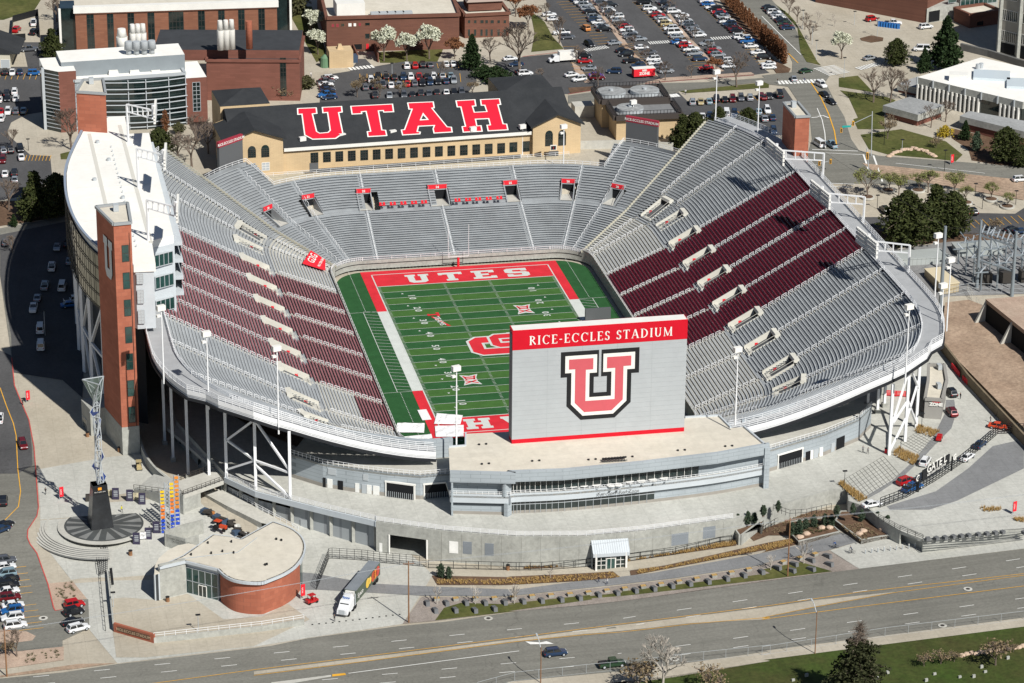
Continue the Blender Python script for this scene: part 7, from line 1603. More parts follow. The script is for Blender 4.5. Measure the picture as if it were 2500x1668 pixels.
def cab(mb,x0,L,w2,z0,H,mi=0):
 mb.add([(x0,-w2,z0),(x0+L,-w2,z0),(x0+L,w2,z0),(x0,w2,z0),(x0,-w2,H),(x0+L*.5,-w2*.92,H),(x0+L*.5,w2*.92,H),(x0,w2,H),(x0+L*.72,-w2,z0+(H-z0)*.5),(x0+L*.72,w2,z0+(H-z0)*.5),(x0+L,-w2*.9,z0+(H-z0)*.42),(x0+L,w2*.9,z0+(H-z0)*.42)],[(0,1,10,8,5,4),(3,7,6,9,11,2),(4,5,6,7),(5,8,9,6),(8,10,11,9),(10,1,2,11),(0,4,7,3),(0,3,2,1)],mi)
t=local_thing('box_truck','white box truck parked at the near left of the big car park','truck',None,0);mb=MB();cab(mb,1.3,3.2,1.05,.5,2.4);mb.build('cab',PAINT['w'],t);mb=MB();mb.box((-1.6,0,2.1),(5.8,2.3,2.7));mb.build('cargo_box',trimw,t);mb=MB();mb.box((3.25,0,1.95),(.5,1.8,.6));mb.build('windscreen',carglass,t);wheelset(None,t,(3.4,-2.9),1.1,.5)
p=gp(*q(0,2,490,530),1);p.z=G(p.x,p.y)+.12;place(t,p,pi+.1)
t=local_thing('enclosed_trailer','red enclosed trailer with white roof and zone lettering in the car park','trailer',None,0);mb=MB();mb.box((0,0,1.7),(6.8,2.4,2.4));mb.build('body',redp,t);mb=MB();mb.box((0,0,2.95),(6.9,2.5,.15));mb.build('roof',trimw,t);wheelset(None,t,(.5,-.5),1.15,.38)
text_mb('ZONE',1.2,trimw,'lettering',t,(0,-1.22,1.0),(1,0,0),(0,0,1),depth=.03,bold=.05);text_mb('RED',.8,trimw,'lettering',t,(0,-1.22,2.1),(1,0,0),(0,0,1),depth=.03,bold=.05)
p=gp(*q(0,2,1215,650),1.5);p.z=G(p.x,p.y)+.12;place(t,p,.05)
A_,B_=gp(*q(3,1,790,985)),gp(*q(3,1,1010,720));dv=(vec(A_)-vec(B_));ang=atan2(dv.y,dv.x);
t=local_thing('delivery_lorry','long white-cab articulated food delivery lorry with grey trailer roof parked by the gate','lorry',None,0)
mb=MB();cab(mb,4.6,4.2,1.2,.7,3.0);mb.box((5.2,0,3.3),(1.6,2.1,.9),top=.75);mb.build('cab',PAINT['w'],t);mb=MB();mb.box((7.05,0,2.2),(.35,1.9,.7));mb.build('windscreen',carglass,t);mb=MB();mb.box((8.82,0,1.3),(.08,1.3,.9));mb.build('grille',frame,t)
for s in(1,-1):mb=MB();mb.box((8.75,s*.95,1.2),(.15,.3,.3));mb.build('headlight',lampw,t);mb=MB();mb.bar((4.2,s*1.25,1),(4.2,s*1.25,3.6),.08);mb.build('exhaust_pipe',frame,t)
lor=mat('trailer_green',(.10,.13,.09),.5,col2=(.07,.09,.07));mb=MB();mb.box((-3.6,0,2.6),(14.6,2.6,2.9));mb.build('trailer_body',lor,t);mb=MB();mb.box((-3.6,0,4.07),(14.6,2.6,.1));mb.build('trailer_roof',mat('trailer_roof',(.20,.22,.24),.6,var=.1),t);mb=MB();mb.box((3.9,0,3.1),(.5,2.0,1.6));mb.build('refrigeration_unit',trimw,t)
text_mb('Sysco',1.5,trimw,'trailer_lettering',t,(1.2,1.33,2.0),(-1,0,0),(0,0,1),depth=.02,bold=.03);text_mb('Sysco',.7,mat('lettering_blue',(.02,.12,.4),.5),'cab_lettering',t,(6.02,0,3.15),(0,1,0),(-.25,0,1),depth=.06,bold=.02)
text_mb('Sysco',1.5,trimw,'trailer_lettering',t,(1.2,-1.33,2.0),(1,0,0),(0,0,1),depth=.02,bold=.03)
for s in(1,-1):
 for x,c,r in((-3.2,(.75,.5,.08),1.1),(-4.6,(.8,.55,.1),.8),(-6.6,(.5,.08,.03),1.2),(-7.8,(.75,.25,.03),1.1),(-9.3,(.55,.06,.04),1.15)):
  mb=MB();n=14;mb.add([(x+r*cos(2*pi*i/n),s*1.33,2.7+r*sin(2*pi*i/n))for i in range(n)],[tuple(range(n))]);mb.build('side_graphic',mat('graphic_%d'%int(abs(x)*10),c,.5),t)
wheelset(None,t,(7.6,4.9,3.7,-8.2,-9.5),1.25,.52);p=(vec(A_)+vec(B_))/2+dv.normalized()*(-1.2);p.z=.15;place(t,p,ang)
def cart(P,ang,col,lab,top=True):
 t=local_thing('golf_cart',lab,'cart',None,0);mb=MB();mb.box((0,0,.55),(2.6,1.2,.45));mb.box((1.1,0,.85),(.5,1.15,.35));mb.box((-.2,0,.95),(.5,1.1,.5));mb.build('body',PAINT[col],t)
 if top:mb=MB();mb.box((.1,0,1.95),(1.5,1.25,.08));mb.build('canopy',PAINT[col],t);mb=MB();[mb.bar((x,s*.55,.8),(x,s*.55,1.92),.03)for x in(-.5,.75)for s in(1,-1)];mb.build('canopy_frame',black,t)
 wheelset(None,t,(.95,-.9),.68,.26);place(t,P,ang)
p=gp(*q(3,1,520,830),.6);p.z=G(p.x,p.y)+.1;cart(p,3.6,'r','red golf cart with flatbed parked beside the sandstone drum');p=gp(*q(2,0,1245,1175),.6);p.z=G(p.x,p.y)+.1;cart(p,1.6,'t','tan golf cart on the plaza at the foot of the stair tower');p=at(*q(2,3,1590,915),7.6);p.z=7.1;cart(p,1.1,'r','small red buggy with black frame beside the grass bed',False)
t=local_thing('tractor','orange compact tractor in the fenced yard behind the museum','tractor',None,0);mb=MB();mb.box((.9,0,.9),(1.7,.8,.7));mb.build('bonnet',PAINT['o'],t);mb=MB();mb.box((-.4,0,2.1),(1.5,1.3,.12));mb.build('canopy',PAINT['o'],t);mb=MB();[mb.bar((x,s*.5,.9),(x,s*.5,2.1),.04)for x in(-.9,.1)for s in(1,-1)];mb.box((-.4,0,.8),(1,1,.5));mb.build('seat_frame',black,t);wheelset(None,t,(1.4,),.6,.4);wheelset(None,t,(-.6,),.8,.65);p=gp(*q(3,0,1965,195),.8);place(t,p,-.7)
# -- trees
def leafmat(name,a,b):return mat(name,a,.8,col2=b,scale=1.6,detail=5,spec=.15)
LM={'pine':leafmat('pine_needles',(.065,.075,.022),(.022,.032,.012)),'spruce':leafmat('spruce_needles',(.055,.06,.025),(.02,.025,.012)),'dark':leafmat('dark_needles',(.035,.06,.02),(.012,.025,.01)),'juniper':leafmat('juniper_needles',(.07,.10,.06),(.035,.055,.035)),'rust':leafmat('rust_leaves',(.26,.12,.055),(.15,.065,.035)),'tan':leafmat('tan_twigs',(.25,.19,.11),(.17,.13,.08)),'bud':leafmat('budding_leaves',(.22,.24,.08),(.15,.16,.06)),'blossom':leafmat('white_blossom',(.66,.67,.56),(.45,.46,.33)),'shrub':leafmat('shrub_leaves',(.11,.11,.05),(.06,.06,.03)),'yellow':leafmat('forsythia',(.55,.38,.03),(.3,.25,.04))}
def leaves(mb,rnd,c,r,n,size):
 for _ in range(n):
  u=Vector((rnd.gauss(0,1),rnd.gauss(0,1),rnd.gauss(0,.8))).normalized()*r*rnd.random()**.5;p=c+u
  a=Vector((rnd.gauss(0,1),rnd.gauss(0,1),rnd.gauss(0,.6))).normalized()*size*rnd.uniform(.6,1.3);b=a.cross(Vector((rnd.gauss(0,1),rnd.gauss(0,1),rnd.gauss(0,1)))).normalized()*size*.55
  mb.add([p-a-b*.4,p+a*.2-b,p+a,p-a*.2+b],[(0,1,2,3)])
def conifer(kind,h=10,rmax=3.2,seed=1,dens_=1.0,shape='cone',size=.34):
 rnd=random.Random(seed);root=bpy.data.objects.new('evergreen_tree',None);COL.objects.link(root)
 mb=MB();mb.bar((0,0,-.3),(0,0,h*.93),.22,6,r2=.04)
 cr=MB();dt=MB();n=int(170*dens_)
 for i in range(n):
  f=(i+.5)/n;z=h*((.10 if kind!='rust' else .03)+.9*f)
  if shape=='cone':rr=rmax*(1-f)**.75*(1.0 if f>.12 else .75)
  elif shape=='oval':rr=rmax*sin(pi*(f*.86+.12))**.7
  else:rr=rmax*(1-f*.9)**.4*(.55+.45*sin(pi*min(1,f*1.2+.1)))
  a=i*2.39996+rnd.uniform(-.3,.3);k=rnd.uniform(.55,1.12)if kind!='spruce' else rnd.uniform(.3,1.25);lump=1+.22*sin(a*3+seed)+.15*sin(z*2.2+seed*2)
  R_=rr*k*lump;tip=Vector((R_*cos(a),R_*sin(a),z-.12*R_));st_=Vector((0,0,z+.1))
  if i%3==0:mb.bar(st_,tip,.045,3)
  if kind=='spruce' and f>.78:[dt.bar(st_.lerp(tip*1.0,u_),tip+Vector((rnd.uniform(-.8,.8),rnd.uniform(-.8,.8),rnd.uniform(-.2,.9))),.02,3)for u_ in(.3,.5,.7,.9)];dt.bar(st_,tip,.04,3);continue
  for t_,s_ in((1,.55),(.72,.65),(.45,.6)):leaves(cr,rnd,st_.lerp(tip,t_),s_*max(.4,rr*.28),9,size*(.8+.25*rr/3))
 tr=mb.build('trunk',bark,root);cr.build('crown',LM[kind],root);root['h']=h
 if dt.v:dt.build('dead_top',bark,root)
 return root
def bare(kind,h=8,seed=1,spread=.55,lev=5,leafn=0,lm_=None,barkm=bark,size=.16,col=False,th=.028):
 rnd=random.Random(seed);root=bpy.data.objects.new('bare_tree',None);COL.objects.link(root);mb=MB();tw=MB();cr=MB()
 def grow_(p,d,L,r,l):
  q_=p+d*L;(mb if l>=lev-1 else tw).bar(p,q_,r,5 if l>=lev-1 else 3,r2=r*.68)
  if leafn and l<=1:leaves(cr,rnd,q_,.5,leafn,size)
  if l==0:return
  n=3 if l>1 else 4
  if l==lev:n=4
  for i in range(n):
   a=rnd.uniform(0,6.28)if l<lev else i*1.6+rnd.uniform(-.4,.4);k=(spread if not col else .22)*rnd.uniform(.7,1.25)
   nd=(d+Vector((cos(a),sin(a),rnd.uniform(-.1,.25)))*k).normalized();st_=p.lerp(q_,rnd.uniform(.55,1)if l<lev else rnd.uniform(.7,1))
   grow_(st_,nd,L*rnd.uniform(.62,.82),max(th,r*.58),l-1)
 grow_(Vector((0,0,-.2)),Vector((rnd.uniform(-.08,.08),rnd.uniform(-.08,.08),1)).normalized(),h*.30,h*.024,lev)
 zs=[v[2]for v in tw.v]+[0.1];k=h/max(zs)
 for m_ in(mb,tw,cr):m_.v=[(x*k,y*k,z*k)for x,y,z in m_.v]
 mb.build('trunk',barkm,root);tw.build('crown',barkm if not(lm_ and not leafn)else LM[lm_],root)
 if leafn:cr.build('foliage',LM[lm_],root)
 root['h']=h;return root
TP={'pine':[conifer('pine',10,4.3,1,1.7,'oval',.30),conifer('pine',10,4.1,5,1.7,'mix',.30)],'dark':[conifer('dark',10,3.5,3,1.5)],'spruce':[conifer('spruce',14,5.2,8,2.6,'cone',.28)],'juniper':[conifer('juniper',3,.85,4,.5,'oval',.17),conifer('juniper',3,.7,9,.45,'oval',.17)],'bare':[bare('b',9,2),bare('b',9,6,.62)],'tanb':[bare('b',7,3,.6,5,2,'tan',size=.14)],'bud':[bare('b',7,12,.6,5,2,'bud',size=.16),bare('b',7,14,.55,5,2,'bud',size=.16)],'blossom':[bare('b',8,21,.5,5,5,'blossom',size=.26),bare('b',8,23,.45,5,5,'blossom',size=.26)],'rust':[conifer('rust',8,1.25,31,.8,'oval',.2),conifer('rust',8,1.0,33,.7,'oval',.2)],'rustw':[bare('b',8,33,.55,5,4,'rust',size=.28)],'birch':[bare('b',8,41,.6,5,0,None,barkw,th=.03)],'sap':[bare('b',4,51,.4,3,0,None,barkw,th=.02)],'shrubt':[conifer('shrub',3,1.7,61,.5,'oval',.2)],'hedge':[conifer('dark',3,2.6,62,.8,'oval',.24)],'brush':[bare('b',3,71,.9,4,2,'tan',size=.1)],'yellow':[conifer('yellow',2,1.4,66,.4,'oval',.16)]}
USEDT=set();tr_=random.Random(9)
def tree(kind,cell,b,top,lab,grp=None,z=None,cat='tree',name=None):
 px=q(*cell,*b);P=gp(*px)if z is None else at(*px,z);tp_=q(*cell,*top)
 H_=onplane((P.x,P.y),(P.x+1,P.y-.2),px[0],tp_[1]).z-P.z;H_=max(1,H_);L=TP[kind];i=tr_.randrange(len(L));pr_=L[i];k=H_/pr_['h']
 nm=name or{'pine':'evergreen_tree','dark':'evergreen_tree','spruce':'spruce_tree','juniper':'juniper_shrub','blossom':'blossom_tree','bud':'budding_tree','rust':'columnar_tree','rustw':'rust_leaved_tree','birch':'birch_tree','sap':'sapling','shrubt':'shrub','hedge':'shrub','brush':'shrub','yellow':'flowering_shrub'}.get(kind,'bare_tree')
 if kind in('shrubt','hedge','brush','yellow','juniper'):cat='shrub'
 kx=min(k*1.25,max(k,.01));
 if(kind,i)in USEDT:o=dup(pr_,P,tr_.uniform(0,6.28),lab,grp,(k,k,k))
 else:USEDT.add((kind,i));o=pr_;o.location=P;o.rotation_euler=(0,0,tr_.uniform(0,6));o.scale=(k,k,k)
 o.name=nm;tag(o,lab,cat,grp);return o
TR=[('pine',0,0,470,525,260,'bushy evergreen in front of the brick laboratory corner'),('pine',1,0,320,490,75,'left evergreen of the pair left of the press box roof'),('pine',1,0,515,480,88,'right evergreen of the pair touching the press box roof'),('dark',1,0,125,565,450,'small dark evergreen in the shadow left of the pair'),('pine',0,0,1430,1450,1150,'evergreen between press box roof and fieldhouse'),('pine',0,0,1180,1120,1010,'small evergreen behind the farthest floodlight rack'),('dark',0,0,560,430,190,'evergreen in the shade of the brick laboratory'),('dark',0,1,1955,625,310,'tall dark spruce beside the small car park'),('pine',0,2,1560,1330,1030,'left of the two round pines behind the right video board'),('pine',0,2,1670,1330,1010,'right of the two round pines behind the right video board'),('pine',0,2,1890,1100,955,'small pine at the rim of the right stand near the white pole'),('pine',0,2,2150,1180,965,'round pine at the rim of the right stand left of the brick tower'),('dark',0,3,1640,620,150,'tallest dark evergreen above the pavilion roof'),('pine',0,3,1200,590,345,'round evergreen left of the tallest one by the roundabout'),('dark',0,3,1450,650,430,'shorter evergreen in front of the tallest one'),('dark',0,3,1700,640,400,'right shorter evergreen at the pavilion corner'),('dark',0,3,1820,1255,1080,'slender young conifer in front of the long low wing'),('juniper',0,3,1920,1360,1185,'blue-green conifer on the bark bed'),('pine',0,3,2180,1460,1140,'tall pine at the right in front of the long low wing'),('pine',0,3,2330,1500,1300,'pine cut by the right edge'),('pine',1,3,1280,735,245,'left of the three big pines beyond the right stand'),('pine',1,3,1540,655,195,'middle one of the three big pines beyond the right stand'),('pine',1,3,1700,640,250,'right of the three big pines beyond the right stand'),('spruce',3,3,840,1760,1040,'big dark spruce with thin grey top in the bottom lawn'),('bare',0,0,510,195,-30,'large bare tree at the top left lawn'),('bare',0,0,105,1345,1150,'bare tree above the yellow-hatched lot'),('bare',0,0,645,1345,960,'bare tree in front of the red stair tower'),('rust',0,0,1485,1180,970,'thin rust-coloured tree in front of the glass laboratory'),('bare',0,0,1600,1440,1180,'first bare tree right of the evergreen in the gap by the fieldhouse'),('bare',0,0,1720,1500,1120,'second bare tree in the gap by the fieldhouse'),('bare',0,0,1760,1290,1010,'bare tree below the brick end of the laboratory'),('bare',0,0,1870,1380,1060,'bare tree in the shade of the fieldhouse'),('bare',0,0,520,1180,960,'bare tree against the glass corner of the laboratory'),('shrubt',0,0,1600,1200,1100,'grey-green shrub below the curved glazing'),('shrubt',0,0,1560,1540,1420,'low shrub beside the top seats'),('bare',1,0,78,415,130,'bare tree left of the evergreen pair'),('bare',1,0,110,800,640,'bare tree at the shadow edge on the left'),('blossom',0,1,500,360,95,'farther tall white blossom tree on the walkway by the gymnasium'),('blossom',0,1,575,490,270,'nearer white blossom tree on the walkway by the gymnasium'),('blossom',0,1,1165,550,265,'left of three white blossom trees before the gymnasium wall'),('blossom',0,1,1372,550,318,'middle and brightest of three white blossom trees before the gymnasium wall'),('blossom',0,1,1572,530,250,'right of three white blossom trees before the gymnasium wall'),('rustw',0,1,1800,530,350,'brown-leaved tree beside the tall dark spruce'),('bare',0,1,1690,705,540,'bare tree in the right half of the small car park'),('tanb',0,1,925,875,680,'leftmost tan budding tree above the fieldhouse ridge'),('tanb',0,1,1130,870,730,'second tan budding tree above the fieldhouse ridge'),('tanb',0,1,1310,860,730,'third tan budding tree above the fieldhouse ridge'),('tanb',0,1,1080,800,680,'tan tree among the parked cars'),('bare',0,1,2120,550,325,'pale bare tree with wide branches in front of the office wing'),('tanb',0,1,1960,850,710,'tan budding tree by the boulders above the fieldhouse'),('hedge',0,1,2070,700,590,'left dark hedge mound by the small car park'),('hedge',0,1,2170,740,600,'right dark hedge mound by the small car park'),('brush',0,1,240,890,760,'left tangle of bare stems beside the brick hall'),('brush',0,1,350,890,790,'right tangle of bare stems beside the brick hall'),('shrubt',0,1,475,800,680,'light green bush beside the walkway by the brick hall'),('shrubt',0,1,390,130,-40,'leafy green tree behind the blossom trees'),('shrubt',0,1,300,160,40,'second leafy green tree behind the blossom trees'),('rustw',0,2,70,150,-90,'big rust-brown tree at the corner of the office wing'),('rustw',0,2,180,270,50,'rust-brown tree left of the big car park'),('bare',0,2,110,670,190,'large pale bare tree above the fieldhouse roof'),('bare',0,2,340,190,20,'bare tree at the upper left edge of the big car park'),('bare',0,2,460,390,140,'bare tree on the grass tip left of the big car park'),('bare',0,2,620,560,400,'bare tree over the white box truck'),('bare',0,2,810,770,590,'bare tree at the near left exit of the car park'),('bare',0,2,860,150,10,'first bare tree on the left median'),('bare',0,2,925,235,75,'second bare tree on the left median'),('bare',0,2,995,305,150,'third bare tree on the left median'),('bare',0,2,1120,445,310,'fourth bare tree on the left median'),('bare',0,2,1235,570,400,'fifth bare tree on the left median, by the red trailer'),('bare',0,2,1455,110,-10,'first bare tree on the right median'),('bare',0,2,1550,255,110,'second bare tree on the right median'),('bare',0,2,1665,370,240,'third bare tree on the right median'),('bare',0,2,1790,485,360,'fourth bare tree on the right median'),('rustw',0,2,1850,680,520,'small rust-brown tree at the near end of the right median'),('bare',0,2,2050,785,450,'spreading bare tree on the grass strip by the street'),('bare',0,2,1412,722,540,'thin bare tree on the near kerb bed'),('bare',0,2,1645,700,580,'short bare tree on the near kerb bed'),('bare',0,2,300,740,610,'bare crown just above the fieldhouse roof'),('bare',0,3,240,140,-30,'first street tree beside the top plaza'),('bare',0,3,318,205,50,'second street tree beside the top plaza'),('bare',0,3,385,265,110,'third street tree beside the top plaza'),('bare',0,3,435,365,175,'fourth street tree beside the top plaza'),('sap',0,3,505,215,95,'left upper sapling on the round plaza'),('sap',0,3,635,190,115,'right upper sapling on the round plaza'),('sap',0,3,545,248,185,'left lower sapling on the round plaza'),('sap',0,3,652,240,160,'right lower sapling on the round plaza'),('blossom',0,3,715,530,305,'white blossom tree beside the roundabout'),('bare',0,3,1000,920,600,'left of two big bare trees before the pavilion'),('bare',0,3,1150,915,590,'right of two big bare trees before the pavilion'),('bare',0,3,1290,900,700,'bare tree against the pavilion wall'),('tanb',0,3,1125,1245,1030,'tan budding tree on the lawn by the small annexe'),('bare',0,3,1515,1145,930,'thin bare tree at the annexe corner'),('bare',0,3,1645,1095,890,'thin bare tree between the annexe and pavilion'),('yellow',0,3,1640,1225,1130,'round yellow and green bush by the path'),('brush',0,3,1560,1330,1240,'brown bush on the lawn below the ramp wall'),('bud',1,3,945,305,60,'first budding plaza tree, nearest the stand, in a round planter'),('bud',1,3,1140,245,80,'second budding plaza tree from the left'),('bud',1,3,1225,290,100,'third budding plaza tree, above the left big pine'),('bud',1,3,1405,245,90,'fourth budding plaza tree from the left'),('bud',1,3,1490,260,60,'fifth budding plaza tree, above the middle pine'),('bud',1,3,1722,285,75,'sixth budding plaza tree, above the right pine'),('bud',1,3,1825,355,200,'seventh budding plaza tree, right of the pines'),('bud',1,3,2055,325,170,'eighth budding plaza tree near the right edge'),('bud',1,3,2200,390,265,'last budding plaza tree at the right edge'),('brush',1,3,2090,610,500,'bare bush behind the substation'),('birch',3,2,1380,1650,1190,'white-barked bare tree at the bottom edge'),('brush',3,2,1180,1640,1380,'grey brush left of the white-barked tree'),('brush',3,2,1815,1660,1450,'grey-twigged bush right of the white-barked tree'),('brush',3,3,2090,1410,1195,'fan-shaped grey bush by the rocks'),('brush',3,3,1450,1420,1310,'left dry bush in the bottom lawn'),('brush',3,3,1600,1400,1290,'middle dry bush in the bottom lawn'),('brush',3,3,1720,1380,1290,'right dry bush in the bottom lawn'),('brush',3,3,2250,1290,1220,'small round grey bush by the rocks'),('bare',3,0,150,1335,1080,'small bare tree by the bottom left planting bed'),('brush',3,0,80,1320,1200,'tangled bush at the bottom left corner'),('sap',3,1,1635,865,690,'first white sapling along the street path'),('sap',3,1,1980,865,700,'second white sapling along the street path'),('sap',3,1,2330,850,690,'third white sapling along the street path'),('sap',3,2,57,860,690,'fourth white sapling along the street path'),('sap',3,3,78,560,410,'white sapling left of the tall brown pole'),('sap',3,3,375,500,290,'white sapling right of the tall brown pole'),('sap',3,2,380,640,540,'thin bare shrub in the long dry grass bed'),('juniper',3,1,1672,625,505,'left of two green shrubs at the gate fence'),('juniper',3,1,1742,640,530,'right of two green shrubs at the gate fence')]
for kind,r,c,x,y,ty,lab in TR:tree(kind,(r,c),(x,y),(x,ty),lab)
for i in range(13):
 f=i/12;tree('rust',(0,2),(1965+f*385,50+f*395),(1965,-135+f*395+10*(i%3)),'rust-coloured columnar tree, %s from the far end of the long row beside the car park'%ORD[i+1],'rust columnar trees beside the big car park')
for i in range(9):
 f=i/8;tree('rust',(0,3),(5+f*195,395+f*180),(5,200+f*180-15*(i%2)),'rust-coloured columnar tree, %s in the short row between car park and street'%ORD[i+1],'rust columnar trees beside the big car park')
for i,(c,x,y,ty,zz)in enumerate(((2,2055,165,60,zb1),(2,2145,150,35,zb1+.5),(2,2207,140,45,zb1+.5),(2,2280,72,-20,7.6),(3,18,68,-20,7.6),(3,145,30,-60,7.4),(3,272,240,135,zb2),(3,332,242,112,zb2),(3,390,192,98,zb2),(3,462,172,68,zb2),(3,562,162,55,zb2),(3,620,172,62,zb2),(3,668,75,-20,7),(3,890,122,18,zb3),(3,1030,145,35,zb3),(3,1122,188,72,zb3),(3,812,50,-40,7))):
 tree('juniper',(3,c),(x,y),(x,ty),'upright blue-green juniper in the raised beds, %s from the left'%ORD[i+1],'upright junipers in the raised beds',zz)
drg=leafmat('dry_grass',(.50,.34,.13),(.34,.22,.09));tuft=random.Random(4)
def tufts(s,n,h,name,m_,z=None,sp=.35):
 P=[gp(*p)if z is None else at(*p,z)for p in QL(s)];mb=MB();T_=_t([vec(p)for p in P]);A_=[abs((vec(P[b])-vec(P[a])).cross(vec(P[c])-vec(P[a])).z)/2 for a,b,c in T_];tot=sum(A_)
 for t_,a_ in zip(T_,A_):
  for _ in range(int(n*a_/tot)):
   u,v=tuft.random(),tuft.random()
   if u+v>1:u,v=1-u,1-v
   p=vec(P[t_[0]])*(1-u-v)+vec(P[t_[1]])*u+vec(P[t_[2]])*v;z0=(G(p.x,p.y)if z is None else z)+.05
   for k in range(9):
    a=k*.7+tuft.random();r_=sp*tuft.uniform(.6,1.2);mb.add([(p.x+.06*cos(a+1),p.y+.06*sin(a+1),z0),(p.x+r_*cos(a),p.y+r_*sin(a),z0+h*tuft.uniform(.5,1.1)),(p.x-.06*cos(a+1),p.y-.06*sin(a+1),z0)],[(0,1,2)])
 struct(mb.build(name,m_),'stuff')
tufts('32 1070 430 2030 305 2045 340 1075 482',420,.8,'dry_grass',drg);tufts('32 150 460 770 475 770 515 140 552',260,.7,'dry_grass',drg);tufts('32 0 640 940 585 1010 628 0 690|31 2345 690 1640 685 1640 650 2345 650',520,.55,'dry_grass',drg);tufts('32 1180 560 1400 540 2345 330|33 300 280 310 320 0 400|32 2345 370 1150 600',560,.55,'dry_grass',drg)
tufts('23 1390 805 1590 860 1530 915 1365 865',160,.9,'dry_grass',drg,TZ);tufts('23 1230 1010 1420 1090 1360 1165 1165 1070',220,.9,'dry_grass',drg,TZ);tufts('23 720 1310 940 1465 870 1500 690 1340',220,.9,'dry_grass',drg,TZ);tufts('33 1930 0 2140 0 2150 30 2000 40',60,.8,'dry_grass',drg,TZ);tufts('33 2240 95 2345 100 2345 135 2270 120',40,.8,'dry_grass',drg,TZ)
tufts('30 490 690 650 670 700 800 520 860',40,.6,'low_plants',LM['shrub'],None,.45);tufts('30 200 1320 540 1270 540 1340 220 1400',30,.6,'low_plants',LM['shrub'],None,.45);tufts('32 2090 200 2345 110|33 240 40 620 20 650 130 260 230 60 240',200,.5,'low_plants',LM['tan'],None,.4);tufts('33 300 270 650 190 520 130 300 180',110,.4,'low_plants',LM['shrub'],zb2,.4);tufts('33 700 170 880 300 1050 250 900 140',110,.4,'low_plants',LM['tan'],zb3,.4)
gr=MB()
grm=leafmat('lawn_blades',(.11,.12,.03),(.06,.085,.018))
# -- cauldron plaza
c0=at(*q(3,0,930,150),1.6);PZ=G(c0.x,c0.y)+.1;c0=at(*q(3,0,930,150),PZ)
dstone=mat('dark_paving',(.07,.075,.075),.6,var=.15);lstone=mat('mid_paving',(.20,.205,.20),.7,var=.1)
mb=MB();mb.cyl((c0.x,c0.y,PZ-.1),8.7,.2,48);mb.cyl((c0.x,c0.y,PZ-.1),10.2,.13,48,1)
for k in range(16):
 a=k*pi/8+.1;r0,r1=(1.5,8.3)if k%2 else(4,8.3);wd=.07 if k%2 else .13;mb.add([(c0.x+r0*cos(a),c0.y+r0*sin(a),PZ+.115),(c0.x+r1*cos(a-wd),c0.y+r1*sin(a-wd),PZ+.115),(c0.x+r1*cos(a+wd),c0.y+r1*sin(a+wd),PZ+.115)],[(0,1,2)],2)
struct(mb.build('plaza_circle',[dstone,conc,lstone]))
CA=thing('cauldron_tower','tall twisting steel and blue glass cauldron tower on a tapered black stone base','monument',(c0.x,c0.y,PZ))
b=at(*q(3,0,900,160),PZ);zb_=onplane((b.x,b.y),(b.x+1,b.y),*q(2,0,885,1320)).z;zt_=onplane((b.x,b.y),(b.x+1,b.y),*q(2,0,860,420)).z
mb=MB();mb.box((b.x,b.y,(PZ+zb_)/2),(5.0,4.2,zb_-PZ),rz=.15,top=.62);mb.build('stone_base',mat('black_granite',(.025,.027,.03),.25,spec=.6,var=.3,scale=.4),CA)
mb=MB();mb.box((b.x,b.y-.05,zb_-1.2),(3.35,2.85,2.4),rz=.15,top=.96);mb.build('emblem_band',black,CA)
mb=MB();mb.box((b.x+.1,b.y-1.5,zb_-.75),(.8,.05,.6),rz=.15);mb.build('flame_emblem',mat('emblem_orange',(.85,.33,.03),.5),CA);text_mb('SALT LAKE 2002',.36,trimw,'base_lettering',CA,(b.x+.1,b.y-1.5,zb_-1.6),(1,.15,0),(0,0,1),depth=.06)
Hh=zt_-zb_;N_=9;lat=MB();gl=MB()
def tw_(k,j,f=1):a=j*2*pi/3+k*.55;r=(.85+.5*max(0,k/N_-.8)*9);return Vector((b.x+.2+r*cos(a)*f,b.y+r*sin(a)*f,zb_+Hh*k/N_))
for k in range(N_):
 for j in range(3):
  lat.bar(tw_(k,j),tw_(k+1,j),.07);lat.bar(tw_(k,j),tw_(k,(j+1)%3),.06);lat.bar(tw_(k,j),tw_(k+1,(j+1)%3),.05)
  if k<N_-2 and j==k%3:p=tw_(k+.5,j,1.9);gl.add([tw_(k,j),p,tw_(k+1,j),tw_(k+.5,(j+1)%3)],[(0,1,2),(0,3,1)]);lat.bar(tw_(k,j),p,.06);lat.bar(p,tw_(k+1,j),.06)
for f in(-.35,.35):lat.bar((b.x+f,b.y,zb_),(b.x+f,b.y,zt_-3),.12)
T3=[tw_(N_,j,1.6)+Vector((0,0,.6))for j in range(3)]
for j in range(3):lat.bar(T3[j],T3[(j+1)%3],.09);lat.bar(T3[j],tw_(N_-2,j),.07)
lat.build('steel_lattice',frame,CA);gl.build('blue_glass_panels',mat('blue_glass',(.015,.04,.18),.2,spec=.8),CA);mb=MB();mb.add(T3+[tw_(N_-1.6,j)for j in range(3)],[(0,1,4,3),(1,2,5,4),(2,0,3,5)]);mb.build('cauldron_bowl',mat('bowl_glass',(.25,.32,.27),.1,.3),CA);MATS['bowl_glass'].node_tree.nodes['Principled BSDF'].inputs['Alpha'].default_value=.35
